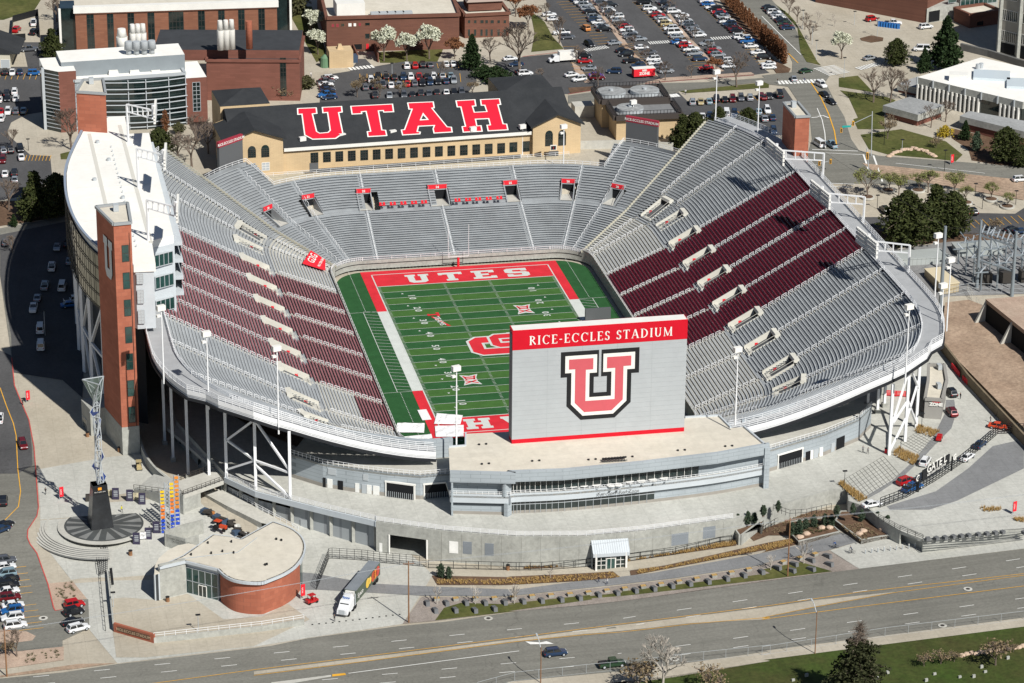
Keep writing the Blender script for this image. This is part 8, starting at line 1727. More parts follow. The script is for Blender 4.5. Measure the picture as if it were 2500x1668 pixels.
for i in range(6):
 r=12.6+i*.55;pts=[(c0.x+r*cos(a),c0.y+r*sin(a))for a in[radians(150+k*6)for k in range(21)]];m_=MB()
 for(x0,y0),(x1,y1)in zip(pts,pts[1:]):z=PZ-i*.16+.12;k_=(r+.5)/r;X=lambda x:c0.x+(x-c0.x)*k_;Y_=lambda y:c0.y+(y-c0.y)*k_;m_.add([(x0,y0,z),(x1,y1,z),(X(x1),Y_(y1),z),(X(x0),Y_(y0),z),(X(x1),Y_(y1),z-.35),(X(x0),Y_(y0),z-.35)],[(0,3,2,1)]);m_.add([(X(x0),Y_(y0),z),(X(x1),Y_(y1),z),(X(x1),Y_(y1),z-.35),(X(x0),Y_(y0),z-.35)],[(0,3,2,1)],1)
 struct(m_.build('plaza_steps',[conc,lstone]))
t=thing('stair_rails','black handrails over the straight steps between plaza circle and street corner','railing',tuple(gp(*q(3,0,910,480))));A,B=gp(*q(3,0,965,350)),gp(*q(3,0,960,580));C,D=gp(*q(3,0,855,410)),gp(*q(3,0,885,610))
for k in range(6):
 f=k/5;a,b_=A.lerp(C,f),B.lerp(D,f);m_=MB();H=Vector((0,0,1));m_.bar(a+H,b_+H,.05);m_.bar(a,a+H,.04);m_.bar(b_,b_+H,.04);m_.bar((a+b_)/2,(a+b_)/2+H,.04);m_.build('handrail',black,t)
m_=MB()
for k in range(14):p=A.lerp(B,k/13);w_=C.lerp(D,k/13);m_.bar((p.x,p.y,p.z+.12),(w_.x,w_.y,w_.z+.12),.1)
m_.build('steps',lstone,t)
t=thing('ramp_parapet','straight parapet wall with black railing and perched seats beside the pale walkway','wall',tuple(gp(*q(3,0,960,800))));A,B=gp(*q(3,0,955,590)),gp(*q(3,0,1010,1100));wall([A,B],-.2,1.5,wallc,'wall',t,th=.35);rail([Vector((A.x-1.5,A.y,.1)),Vector((B.x-1.5,B.y,.1))],1.0,black,'railing',t,2.2,(1,))
m_=MB()
for k in range(10):p=A.lerp(B,.02+k*.03);m_.box((p.x+.9,p.y,1.7),(.5,.3,.5),rz=.5)
m_.build('bench_seats',black,t)
pur=mat('pylon_purple',(.045,.04,.075),.5)
for i,(r,c,x,y)in enumerate(((2,0,1038,1465),(2,0,1165,1480),(2,0,1275,1510),(3,0,1222,325),(3,0,1328,280),(3,0,1400,225))):
 p=gp(*q(r,c,x,y));t=thing('information_pylon','dark purple information pylon on the plaza, %s from the left'%('second','fourth','sixth','third','fifth','rightmost')[i]if 0 else 'dark purple information pylon %s'%('just right of the tower base','left of the pair before the sloping wall','right of the pair before the sloping wall','nearest the museum, with white text','second nearest the museum','beside the coloured lattice columns')[i],'pylon',tuple(p),'information pylons on the plaza');mb=MB();mb.box((p.x,p.y,p.z+1.35),(1.5,.45,2.7),rz=-.2);mb.build('panel',pur,t)
 mb=MB();[mb.box((p.x+.0,p.y-.25,p.z+.9+k*.4),(.9,.06,.16),rz=-.2)for k in range(4)];mb.build('text_lines',frame,t)
for a_,b_,lab in(((2,0,960,1450),(2,0,1005,1390),'picture panel between tower base and first pylon'),((2,0,1195,1480),(2,0,1245,1410),'picture panel between the two pylons by the sloping wall'),((3,0,1255,290),(3,0,1300,220),'white text panel between the two pylons nearest the museum')):
 p=gp(*q(*a_));mb=MB();mb.box((p.x+.6,p.y,p.z+1.1),(1.4,.1,1.6),rz=.1);solo(mb,'picture_panel',mat('panel_'+lab[:5],(.4,.36,.25)if 'pict' in lab else(.7,.7,.7),.5,var=.5,scale=2),lab,'panel')
p=gp(*q(2,0,790,1480));mb=MB();mb.box((p.x,p.y,p.z+.8),(1.2,.9,1.6),top=.85);solo(mb,'ticket_cabinet',frdark,'small dark cabinet left of the tower base','cabinet')
def banner(b_,t_,lab,z=None,hh=3.2):
 p=gp(*q(*b_))if z is None else at(*q(*b_),z);t=thing('feather_banner',lab,'banner',tuple(p),'red banners');mb=MB();mb.bar(p,p+Vector((0,0,hh)),.05);mb.build('pole',frame,t);mb=MB();mb.box((p.x+.5,p.y,p.z+hh*.6),(.95,.06,hh*.75),rz=.3);mb.build('flag',redp,t)
 for s_ in(1,-1):text_mb('ARSEN' if s_>0 else 'ARSEN',.45,trimw,'flag_lettering',t,(p.x+.5,p.y,p.z+hh*.6),(0,0,1),(cos(.3)*-1,-sin(.3),0),depth=.05)if s_>0 else None
banner((2,0,235,600),None,'upper red banner beside the service road kerb');banner((2,0,535,1470),None,'red banner left of the tower shadow');banner((3,1,420,820),None,'red banner beside the red golf cart',hh=3.6);banner((3,3,2240,60),None,'red banner on the right terrace by dry grasses',TZ);banner((0,3,1690,1480),None,'white panel sign on the rock bed by the tram street')
for s_,zz,lab in(('20 785 905',None,'tan litter bin beside the small concrete kiosk'),('20 1070 1040',None,'tan litter bin at the foot of the stair tower'),('30 1168 425',None,'tan litter bin above the straight steps'),('30 1500 840',None,'tan litter bin before the museum wall'),('23 1115 1050',TZ,'red barrel at the foot of the right steel frame'),('32 0 555',None,'low brown bin by the open gate')):
 p=gp(*QL(s_)[0])if zz is None else at(*QL(s_)[0],zz);t=thing('litter_bin',lab,'bin',tuple(p));mb=MB();mb.cyl(p,.42,1.1,12);mb.build('bin_body',redp if 'red' in lab else woodp,t);mb=MB();mb.cyl(p+Vector((0,0,1.1)),.46,.12,12);mb.build('bin_lid',black,t)
for i,(x,yb,yt,cs)in enumerate(((1462,225,-20,((.80,.52,.02),(.75,.20,.03),(.03,.08,.5))),(1505,200,-55,(None,None,None)),(1545,190,-60,((.80,.52,.02),(.75,.20,.03),(.03,.08,.5))),(1590,150,-90,((.7,.25,.04),(.7,.25,.04),(.03,.08,.5))))):
 p=gp(*q(3,0,x,yb));z1_=p.z+(10.5,11.5,11.5,12)[i];t=thing('lattice_column',('yellow to blue lattice column, leftmost of four','plain steel lattice column, second of four','tall yellow to blue lattice column, third of four','orange and blue lattice column, rightmost of four')[i],'column',tuple(p),'coloured lattice columns')
 mb=MB();n_=12
 for dx in(-.5,.5):
  for dy in(-.25,.25):mb.bar((p.x+dx,p.y+dy,p.z),(p.x+dx,p.y+dy,z1_),.07)
 for k in range(n_):z0,z2=p.z+(z1_-p.z)*k/n_,p.z+(z1_-p.z)*(k+1)/n_;mb.bar((p.x-.5,p.y-.25,z0),(p.x+.5,p.y-.25,z2),.05);mb.bar((p.x+.5,p.y-.25,z0),(p.x-.5,p.y-.25,z2),.05)
 mb.build('lattice',frame,t)
 for j,c_ in enumerate(cs):
  if c_:
   mb=MB();h3=(z1_-p.z)/3
   for k in range(4):z_=z1_-h3*j-h3*(k+.5)/4;mb.box((p.x,p.y-.33,z_),(.85,.08,h3/4*.62))
   mb.build('colour_panel',mat('column_col_%d%d'%(i,j),c_,.5),t)
t=thing('foot_bridge','pale foot bridge with dark railings linking upper plaza and terrace','bridge',tuple(at(*q(2,0,1800,1350),TZ)));P=[at(*q(2,0,*p),TZ)for p in((1645,1430),(2005,1300),(1920,1195),(1580,1310))];mb=MB();mb.prism([p.xy for p in P],TZ-.9,TZ+.02);mb.build('deck',conc,t)
for a,b_ in((P[0],P[1]),(P[3],P[2])):rail([a,b_],1.2,frdark,'railing',t,1.3,(1,.6,.25))
mb=MB();a,b_=P[0],P[0].lerp(P[1],.42);mb.add([(a.x,a.y+.1,0),(b_.x,b_.y+.1,0),(b_.x,b_.y+.1,TZ-.9),(a.x,a.y+.1,TZ-.9)],[(0,1,2,3)]);mb.build('support_wall',wallc,t)
mb=MB();dd_=(b_-a)/(b_-a).length;m0=a+dd_*1.3;m1=a+dd_*3.6;mb.add([(m0.x,m0.y,.1),(m1.x,m1.y,.1),(m1.x,m1.y,2.4),(m0.x,m0.y,2.4)],[(0,1,2,3)]);mb.build('service_door',trimw,t)
UP=[at(*q(2,0,*p),TZ)for p in((1640,1440),(1580,1290),(1420,1300))];e_=at(*q(2,0,1200,1385),3.6)
t=thing('sloping_wall','concrete retaining wall sloping up towards the foot bridge','wall',tuple(e_));wall([e_,UP[0]],1,lambda x,y:3.9+(x-e_.x)/(UP[0].x-e_.x)*3.3,wallc,'wall',t,th=.4);mb=MB();mb.add([e_,UP[0],UP[1],at(*q(2,0,1380,1240),5.2)],[(0,1,2,3)]);mb.build('upper_paving',concp,t);rail([e_,UP[0]],1.1,frdark,'railing',t,2,(1,.5),zf=lambda x,y:3.9+(x-e_.x)/(UP[0].x-e_.x)*3.3)
t=thing('curved_ramp_wall','curved pale concrete wall along the sunken service court beside the tower','wall',tuple(at(*q(2,0,1300,950),5)));L=[at(*q(2,0,*p),5)for p in((1262,900),(1285,1010),(1340,1120),(1430,1220),(1535,1300))];wall(smooth_(dens(L,3),2),0,5.3,wallc,'wall',t,th=-.5)
p=gp(*q(2,0,840,870));t=thing('kiosk','small concrete kiosk with glazed front at the foot of the stair tower','kiosk',tuple(p));A_=[at(*q(2,0,*k),G(p.x,p.y))for k in((738,810),(818,900),(960,880))];mb=MB();zk=p.z+6.8;mb.prism([A_[0].xy,A_[1].xy,A_[2].xy,(A_[0].x+6,A_[0].y+3)],p.z-1,zk);mb.build('wall',wallc,t);window(vec(A_[0]),vec(A_[1]),.4,3.6,p.z,p.z+3,t,gl=glassd,cols=3);
t=thing('service_ramp','curved concrete service ramp with white rail below the terrace screens','ramp',tuple(at(*W4(800,950),3)));L=[(W4(*p))for p in((600,850),(770,800),(1060,960),(1420,1110),(1100,1090),(800,960))];zr2=lambda x,y:3.6-max(0,min(1,(x+77)/22))*3.4;mb=MB();P=[at(*p,2.2)for p in L];P=[Vector((p.x,p.y,zr2(p.x,p.y)))for p in P];mb.add(P,_t([vec(p)for p in P]));P0=[P[0],P[5],P[4]]
for a,b_ in zip(P0,P0[1:]):mb.quad((a.x,a.y,0),(b_.x,b_.y,0),b_,a,1)
mb.build('ramp_deck',[conc,wallc],t);rail([P[1],P[2],P[3]],1.0,white,'railing',t,1.8,(1,.5))
jk=random.Random(5)
for i in range(16):
 x,y=600+i*24+jk.uniform(-12,12),955+i*15+jk.uniform(-14,26);p=gp(*W4(x,y));k=i%4;mb=MB()
 if k==0:mb.box(p+Vector((0,0,.5)),(1.6,1.2,1.0),rz=jk.random());nm,m_,lab='equipment_crate',MATS['blue_steel'],'blue-grey crate in the fenced yard'
 elif k==3:mb.cyl(p,.35,1.0,10);nm,m_,lab='barrel',PAINT['a']if i<8 else trimw,'barrel in the fenced yard'
 else:
  for j in range(4):mb.box(p+Vector((jk.uniform(-.6,.6),jk.uniform(-.6,.6),.3+.25*j)),(1.7,.9,.18),rz=jk.random()*3)
  nm,m_,lab='stacked_barriers',frdark,'heap of folded dark barriers in the fenced yard'
 solo(mb,nm,m_,lab+', item %s from the left'%ORD[i+1],'yard equipment','equipment heaps in the fenced yard')
 # -- fences
def fence(name,lab,pts,h,m,post=2.4,bars=(1,.55,.1),z=None,extra=None,r=.03):
 P=[gp(*p)if z is None else at(*p,z)for p in pts];t=thing(name,lab,'fence',tuple(P[0]));rail(P,h,m,'fence_panels',t,post,bars,r,zf=(None if z is not None else G));return t
for k,(s_,lab)in enumerate((('31 560 735 670 460','short black gate fence running back from the museum corner'),('31 670 460 700 455 965 472 1125 492 1540 530','black sliding gate fence across the garage forecourt'),('31 1560 540 2345 560|32 0 560 300 560 700 530 985 495','black fence along the lower path, left of the glazed entrance'),('32 1080 480 1500 420 1900 330 2100 300','black fence along the lower path, right of the glazed entrance'))):
 fence('black_fence',lab,QL(s_),2.6 if k<2 else 1.9,black,1.5 if k<2 else 2.8,(1,.8,.6,.4,.2,.05)if k<2 else(1,.5,.08),r=.03 if k<2 else .04)
fence('black_fence','curved black fence with open bars round the right concourse',QL('23 1060 1540 1300 1450 1560 1300 1800 1140 2000 980 2115 880 2340 870'),2.4,black,1.4,(1,.75,.5,.25,.05),TZ,r=.05)
fence('chain_link_fence','thin grey chain-link fence between pavement and bottom lawn',QL('31 2000 1640|32 60 1550 700 1480 1550 1385 2345 1305|33 0 1320 1100 1150 2345 1000'),2.0,frame,5.0,(1,.03),None,r=.025)
fence('black_railing','black stair railing climbing between the raised beds',QL('33 0 235 110 160 240 100'),1.6,black,1.2,(1,.5));fence('black_railing','black railing along the terrace edge above the junipers',QL('33 100 30 250 80 400 70 620 20'),1.6,black,1.2,(1,.5),TZ)
fence('mesh_fence','long mesh fence at the substation yard edge',QL('13 1640 1195 1850 1150 2350 1160'),2.4,frame,3,(1,.5,.05));fence('concrete_edge_fence','pale fence line climbing beside the tan dirt slope',QL('13 1840 1150 1960 1330 2130 1540'),2.2,conc,4,(1,.6,.2));fence('red_barrier','red mesh barrier leaning against the brown wall',QL('23 1700 290 1770 370'),1.3,redp,1.2,(1,.75,.5,.25),TZ,r=.09);fence('red_barrier','shorter red mesh barrier farther down the brown wall',QL('23 1800 400 1840 440'),1.3,redp,1.2,(1,.75,.5,.25),TZ,r=.09);fence('red_barrier','red lettered barrier in the bay behind the right steel frame',QL('23 1115 540 1290 550'),1.4,redp,1.2,(1,.75,.5,.25),TZ,r=.09)
t=thing('gate_sign','black gate sign with raised white GATE L lettering on the curved fence','sign',tuple(at(*q(2,3,1540,1290),TZ)));A,B=at(*q(2,3,1400,1400),TZ),at(*q(2,3,1700,1210),TZ);dd_=(vec(B)-vec(A)).normalized();c_=(A+B)/2;nn=rt(dd_);mb=MB();mb.box((c_.x,c_.y,TZ+3.5),((B-A).length*.8,.3,2.4),rz=atan2(dd_.y,dd_.x));mb.build('sign_board',black,t);mb=MB();mb.bar(A,A+Vector((0,0,3.5)),.15);mb.bar(B,B+Vector((0,0,3.5)),.15);mb.build('posts',black,t)
text_mb('GATE L',2.7,trimw,'sign_lettering',t,(c_.x,c_.y,TZ+3.5),dd_,(0,0,1),depth=.25,bold=.06);text_mb('KEN GARFF RED ZONE',.8,trimw,'sign_lettering',t,(c_.x,c_.y,TZ+2.7),dd_,(0,0,1),depth=.25,bold=.02);text_mb('G',2.0,trimw,'sign_emblem',t,(A.x-.5,A.y,TZ+2.8),dd_,(0,0,1),depth=.3,bold=.08);text_mb('G',2.0,trimw,'sign_emblem',t,(B.x+.3,B.y,TZ+2.8),dd_,(0,0,1),depth=.3,bold=.08)
P=[at(*q(1,1,*p),4.6)for p in((437,888),(640,950),(640,860),(510,775))];t=thing('red_canopy','big red slanted bar banner with white letters at the far left field corner','banner',tuple(P[0]));P[2].z=P[3].z=5.4;P=[at(*q(1,1,*p),z+1.1)for p,z in(((437,888),5.6),((640,950),3.1),((640,860),3.9),((510,775),5.8))];mb=MB();mb.add(P+[p-Vector((0,0,.25))for p in P],[(0,1,2,3),(7,6,5,4),(0,4,5,1),(1,5,6,2),(3,7,4,0)]);mb.build('banner_sheet',redp,t);x_=(P[1]-P[0]).normalized();y_=(P[3]-P[0]);y_=(y_-x_*y_.dot(x_)).normalized();c_=sum(P,Vector())/4;dg=((P[3]-P[0])*.8+(P[2]-P[1])*.2).normalized();N0=(P[1]-P[0]).cross(P[3]-P[0]).normalized();dn=dg.cross(N0).normalized()
text_mb('G2G',2.9,trimw,'banner_lettering',t,c_-dn*.2,dg,-dn,depth=.2,bold=.04);text_mb('PROTEIN BAR',1.0,trimw,'banner_lettering',t,c_+dn*1.7,dg,-dn,depth=.2,bold=.02)
p=at(*q(1,2,805,1410),.1);mb=MB();mb.box((p.x,p.y,2.2),(6.8,.8,3.0));mb.box((p.x,p.y,.4),(5,.6,.8));solo(mb,'sideline_screen',MATS['board_screen'],'black sideline screen standing at the right field border','screen')
# -- kerb stones, planters, bollards
def stones(name,cat,lab,grp,spec,fn,z=None):
 base=None;n=0
 for s_ in spec.split('|'):
  t_=s_.split();r,c=int(t_[0][0]),int(t_[0][1]);v=list(map(float,t_[1:]))
  for i in range(0,len(v),2):
   n+=1;p=gp(*q(r,c,v[i],v[i+1]))if z is None else at(*q(r,c,v[i],v[i+1]),z);l_=lab%(ORD[n]if n<=20 else 'number %d'%n)
   if base is None:base=fn();base.location=p;base.name=name;tag(base,l_,cat,grp)
   else:o=base.copy();COL.objects.link(o);o.location=p;o['label']=l_;o.rotation_euler=(0,0,.1 if c<3 else .45)
   if base.location==p:continue
   for ch in base.children:k=ch.copy();COL.objects.link(k);k.parent=o
def mk_slab():
 o=bpy.data.objects.new('x',None);COL.objects.link(o);mb=MB();mb.add([(-.42,-1.25,0),(.42,-1.25,0),(.42,1.1,0),(-.42,1.1,0),(-.42,-1.0,1.1),(.42,-1.0,1.1),(.42,1.1,.6),(-.42,1.1,.6)],[(4,5,6,7),(0,1,5,4),(1,2,6,5),(2,3,7,6),(3,0,4,7)]);mb.build('stone',mat('slab_stone',(.14,.145,.15),.8,var=.15),o);return o
def mk_plant():
 o=bpy.data.objects.new('x',None);COL.objects.link(o);mb=MB();mb.add([(x*k,y*k,z)for z,k in((0,.75),(.75,1))for x,y in((-.65,-.55),(.65,-.55),(.65,.55),(-.65,.55))],[(0,1,5,4),(1,2,6,5),(2,3,7,6),(3,0,4,7)]);mb.build('tub',wallc,o);mb=MB();mb.box((0,0,.7),(1.15,.95,.12));mb.build('soil_fill',drg,o);return o
stones('stone_block','stone block','dark slanted stone block beside the street verge, %s from the left','slanted stone blocks along the verge','31 1550 865 1720 865 1895 862 2065 862 2240 858 1620 930 1800 928 1975 930 2150 915|32 135 848 300 843 475 832 640 818 810 790 975 775 1140 752 1305 735 1465 710 1625 690 1790 672 1955 645 2110 615 2270 585|33 135 550 285 518 435 483 585 445 600 518 440 562 265 575',mk_slab)
stones('concrete_planter','planter','small square concrete planter beside the path, %s from the left','square planters along the path','31 1635 832 1805 832 1980 828 2150 826 2320 818|32 45 818 215 808 385 800 555 790 720 775 885 758 1045 740 1210 722 1370 700 1530 678 1690 652 1845 625 2000 597 2155 568|33 190 502 335 468 475 432',mk_plant)
def mk_cube():o=bpy.data.objects.new('x',None);COL.objects.link(o);mb=MB();mb.box((0,0,.35),(.95,.95,.7));mb.build('stone',MATS['slab_stone'],o);return o
def mk_boll():o=bpy.data.objects.new('x',None);COL.objects.link(o);mb=MB();mb.cyl((0,0,0),.12,1.1,8);mb.build('post',frame,o);mb=MB();mb.cyl((0,0,1.1),.14,.06,8);mb.build('cap',trimw,o);return o
stones('stone_cube','stone cube','dark stone cube seat at the terrace steps, %s from the left','stone cube seats','33 1485 290 1560 285 1637 278 1712 270 1782 264 1848 258 1935 250 2010 243 2085 236 2152 230 2345 232',mk_cube,7.05)
stones('steel_bollard','bollard','slim steel bollard on the street plaza, %s from the left','steel bollards','33 925 412 982 406 1037 400 1093 392 1148 387 1203 381 1258 375 1314 368 1370 358',mk_boll)
stones('floor_light','floor light','small dark ground fitting across the forecourt, %s from the left','ground fittings across the forecourt','31 523 1046 583 1040 645 1034 705 1028 765 1021 824 1014 885 1007 945 1000 1004 992 1063 986 1122 978 1183 970 1243 963 1303 956',lambda:(lambda o,mb:(COL.objects.link(o),mb.box((0,0,.06),(.35,.35,.1)),mb.build('cover',black,o),o)[-1])(bpy.data.objects.new('x',None),MB()))
for i,(x,y)in enumerate(((945,308),(1130,248),(1400,248),(1730,300),(1828,358),(2055,328),(2200,392))):
 p=gp(*q(1,3,x,y));t=thing('round_planter','low round concrete tree planter on the plaza, %s from the left'%ORD[i+1],'planter',tuple(p),'round tree planters');mb=MB();mb.cyl((p.x,p.y,p.z),2.0,.5,24);mb.build('kerb_ring',conc,t);mb=MB();mb.cyl((p.x,p.y,p.z+.5),1.6,.05,20);mb.build('soil_fill',soil,t)
for i in range(8):p=gp(*q(0,3,1050+i*24,235+i*3));mb=MB();mb.box((p.x,p.y,p.z+.8),(1.1,1.2,1.6),top=.9);solo(mb,'blue_bin',PAINT['b'],'blue wheeled bin in the row by the roundabout, %s from the left'%ORD[i+1],'bin','blue bins')
# -- poles, signals, substation
def upole(b_,t_,m,lab,arm=None,r=.17,z=None):
 p=gp(*q(*b_))if z is None else at(*q(*b_),z);z1_=onplane((p.x,p.y),(p.x+1,p.y-.2),*q(*t_)).z;t=thing('utility_pole' if m is woodp else 'street_lamp',lab,'pole',tuple(p));mb=MB();mb.bar(p,(p.x,p.y,z1_),r,8,r2=r*.7);mb.build('pole',m,t)
 if arm=='x':mb=MB();mb.bar((p.x-1.2,p.y,z1_-.5),(p.x+1.2,p.y,z1_-.5),.09);mb.build('cross_arm',m,t)
 if arm=='l':mb=MB();mb.path([(p.x,p.y,z1_-.6),(p.x-.2,p.y+1.6,z1_+1.0),(p.x-.3,p.y+2.6,z1_+1.3)],.06);mb.box((p.x-.3,p.y+3,z1_+1.3),(.35,.9,.2));mb.build('lamp_arm',frame,t)
 if arm=='h':mb=MB();mb.box((p.x,p.y,z1_+.1),(1.0,.45,.22));mb.build('lamp_head',black,t)
 return Vector((p.x,p.y,z1_))
k1=upole((3,0,62,1510),(3,0,40,1080),woodp,'wooden utility pole at the bottom left corner','x');k2=upole((3,1,1385,1030),(3,1,1380,480),woodp,'tall wooden utility pole right of the delivery lorry','x');k3=upole((3,3,230,615),(3,3,252,90),woodp,'tall brown utility pole beside the raised juniper beds','x')
upole((3,2,293,1568),(3,2,297,1245),woodp,'thin wooden lamp pole at the bottom edge beside the dark suv','l',.12);upole((3,3,475,1305),(3,3,488,930),woodp,'thin wooden lamp pole left of the big spruce','l',.12)
WR=thing('overhead_wires','thin overhead wires strung between the three wooden street poles','wires',tuple(k2));far=k3+(k3-k2)*.9;near=k1-Vector((50,2,0))
for a,b_ in((near,k1),(k1,k2),(k2,k3),(k3,far)):
 for o_ in(-1,-.3,.4,1.1):
  mb=MB();pts=[a.lerp(b_,i/12)+Vector((o_*.9,o_*.3,-.4-6*(i/12)*(1-i/12)*.35))for i in range(13)];mb.path(pts,.014,3);mb.build('wire',frame,WR)
for b_,t_,lab in(((2,3,1430,835),(2,3,1437,700),'dark lamp post beside the upper grass bed'),((2,3,1243,1035),(2,3,1250,905),'dark lamp post beside the middle grass bed'),((2,3,738,1360),(2,3,746,1215),'dark lamp post beside the lowest grass bed')):upole(b_,t_,black,lab,'h',.07,TZ)
for b_,t_,lab in(((3,0,1015,890),(3,0,1008,760),'white globe lamp beside the parapet seats'),((3,0,1775,1110),(3,0,1770,960),'white lamp post on the plaza wall before the museum'),((0,3,735,700),(0,3,740,520),'lamp post right of the street crossing'),((0,3,485,540),(0,3,492,365),'lamp post with signs on the grass tip'),((0,3,450,400),(0,3,458,245),'lamp post left of the one on the grass tip'),((0,3,365,265),(0,3,370,95),'third lamp post up the grass strip'),((0,3,828,225),(0,3,832,105),'lamp post on the round plaza by the brick wall'),((0,3,1033,330),(0,3,1040,165),'lamp post at the roundabout island'),((0,3,1255,1365),(0,3,1260,1255),'white lamp post above the rock wall'),((0,3,1095,1300),(0,3,1105,1040),'dark mast on the lawn by the rock wall'),((0,3,1635,1540),(0,3,1645,1350),'black tram mast beside the rails'),((1,3,1033,405),(1,3,1037,285),'dark lamp left of the big pines'),((1,3,843,325),(1,3,845,215),'dark lamp beside the first plaza tree'),((1,3,1975,405),(1,3,1983,290),'dark lamp right of the big pines'),((1,3,2275,365),(1,3,2283,245),'dark lamp at the right plaza tip'),((1,3,1912,290),(1,3,1916,180),'dark lamp beside the rails'),((0,1,1238,670),(0,1,1240,570),'lamp post in the small car park'),((0,0,255,1350),(0,0,252,1250),'dark lamp post on the far left walkway'),((2,0,405,0),(1,0,420,1320),'grey lamp with square head in the shaded service road')):upole(b_,t_,black if 'dark' in lab or 'black' in lab else frame,lab,'h',.09)
def signal(b_,t_,e_,heads,lab):
 p=gp(*q(*b_));top=onplane((p.x,p.y),(p.x+1,p.y-.2),*q(*t_));t=thing('traffic_signal',lab,'traffic light',tuple(p));e=onplane((p.x,p.y),(p.x+1,p.y-.2),*q(*e_));mb=MB();mb.bar(p,top,.14,8);mb.bar(top-Vector((0,0,1)),e,.09,6);mb.build('mast',frame,t)
 for f in heads:c_=e.lerp(top,f);mb=MB();mb.box((c_.x,c_.y-.2,c_.z-.2),(.55,.4,1.4));h_=mb.build('signal_head',yellp,t);mb=MB();mb.box((c_.x,c_.y-.42,c_.z-.2),(.3,.05,1.1));l_=mb.build('lenses',black,t);l_.parent=h_
 return t,e,top
t,e,top=signal((0,3,980,1400),(0,3,990,1000),(0,3,710,1160),(0,.38),'curved-arm traffic signal with teal street sign and two yellow heads');c_=e.lerp(top,.17);mb=MB();mb.box((c_.x,c_.y-.2,c_.z),(2.6,.1,.6));mb.build('street_sign',mat('teal_sign',(.02,.33,.30),.5),t)
signal((1,3,-30,60),(0,3,405,1470),(0,3,615,1440),(0,.48),'traffic signal arm with two yellow heads at the brick tower');signal((0,3,960,1540),(0,3,940,1330),(0,3,945,1400),(0,.3),'pole with stacked yellow signal heads at the junction corner')
stl=mat('galvanised',(.26,.30,.33),.5,.3)
SS=thing('substation','electrical substation with steel gantries, busbars and insulators at the right edge','substation',tuple(gp(*q(1,3,2100,1100))))
def gq(x,y):return gp(*q(1,3,x,y))
def upto(p,x,y):return onplane((p.x,p.y),(p.x+1,p.y-.2),*q(1,3,x,y)).z
M_=[]
for(x,y,ty,r)in((1600,1290,560,.55),(1925,1115,505,.5),(2240,1190,605,.5)):p=gq(x,y);z1_=upto(p,x,ty);mb=MB();mb.bar(p,(p.x,p.y,z1_),r,10,r2=r*.7);mb.build('steel_mast',stl,SS);M_.append(Vector((p.x,p.y,z1_)))
mb=MB();a,b_=M_[1]-Vector((0,0,3)),M_[2]-Vector((0,0,3))
for o_ in(0,-1.2,-8):mb.bar(a+Vector((0,0,o_)),b_+Vector((0,0,o_)),.2)
for k in range(8):mb.bar(a.lerp(b_,k/8),a.lerp(b_,(k+1)/8)-Vector((0,0,1.2)),.1)
mb.build('gantry_beam',stl,SS)
mb=MB();bar_=MB();ins_=MB()
for k in range(7):
 p=a.lerp(b_,(k+.5)/7);ins_.bar(p-Vector((.3,0,.2)),p+Vector((.4,0,1.9)),.22,6)
sr=random.Random(8);C0=gq(2150,1010)
for i in range(6):
 for j in range(4):
  p=Vector((C0.x-9+i*4.4,C0.y-9+j*6,C0.z));h_=5+2*((i+j)%3);bar_.bar(p,p+Vector((0,0,h_)),.16,4);bar_.bar(p+Vector((-1.8,0,h_)),p+Vector((1.8,0,h_)),.14);ins_.bar(p+Vector((sr.uniform(-1,1),0,h_)),p+Vector((sr.uniform(-1,1),0,h_+1.6)),.2,6)
  if i<5:bar_.bar(p+Vector((0,0,h_+1.6)),p+Vector((4.4,0,6+2*((i+1+j)%3))),.06)
  if j<3:bar_.bar(p+Vector((0,0,h_+.2)),p+Vector((0,6,h_+.8)),.12)
for i in range(4):p=Vector((C0.x-6+i*5.5,C0.y-4,C0.z));mb.box(p+Vector((0,0,1.5)),(3,2.4,3));mb.box(p+Vector((0,2,1.8)),(2.2,.8,2.2))
bar_.build('steel_supports',stl,SS);ins_.build('insulators',mat('porcelain',(.40,.44,.48),.3),SS);mb.build('transformers',frdark,SS)
WR2=thing('power_lines','thin power lines running from the grey masts over the substation','wires',tuple(M_[0]))
for a,b_ in((M_[0],M_[1]),(M_[1],M_[2]),(M_[0],M_[0]+Vector((-20,130,-2)))):mb=MB();mb.path([a.lerp(b_,i/10)-Vector((0,0,5*(i/10)*(1-i/10)))for i in range(11)],.035,3);mb.build('wire',frdark,WR2)
rk=random.Random(2);rockm=mat('boulder',(.48,.36,.27),.9,var=.25,scale=.8)
def rock(p,s,lab,grp):
 bm=bmesh.new();bmesh.ops.create_icosphere(bm,subdivisions=2,radius=1)
 for v in bm.verts:v.co=Vector((v.co.x*s*rk.uniform(.85,1.2),v.co.y*s*.8*rk.uniform(.85,1.2),v.co.z*s*.6*rk.uniform(.85,1.15)+s*.25))
 me=bpy.data.meshes.new('boulder');bm.to_mesh(me);bm.free();me.materials.append(rockm);o=bpy.data.objects.new('boulder',me);COL.objects.link(o);o.location=p;tag(o,lab,'rock',grp)
for i in range(18):x=1140+i*24;rock(gp(*q(0,3,x,1400-60*sin(i/17*pi)+rk.uniform(-8,8))),.85,'boulder in the low rock wall on the lawn, %s from the left'%ORD[i+1],'boulders of the rock wall')
for i,(x,y,zz)in enumerate(((340,270,zb2),(535,185,zb2),(605,185,zb2),(400,240,zb2),(870,240,zb3),(905,215,zb3),(1083,198,zb3))):rock(at(*q(3,3,x,y),zz),.9,'tan boulder in the raised beds, %s of seven'%ORD[i+1],'boulders in the raised beds')
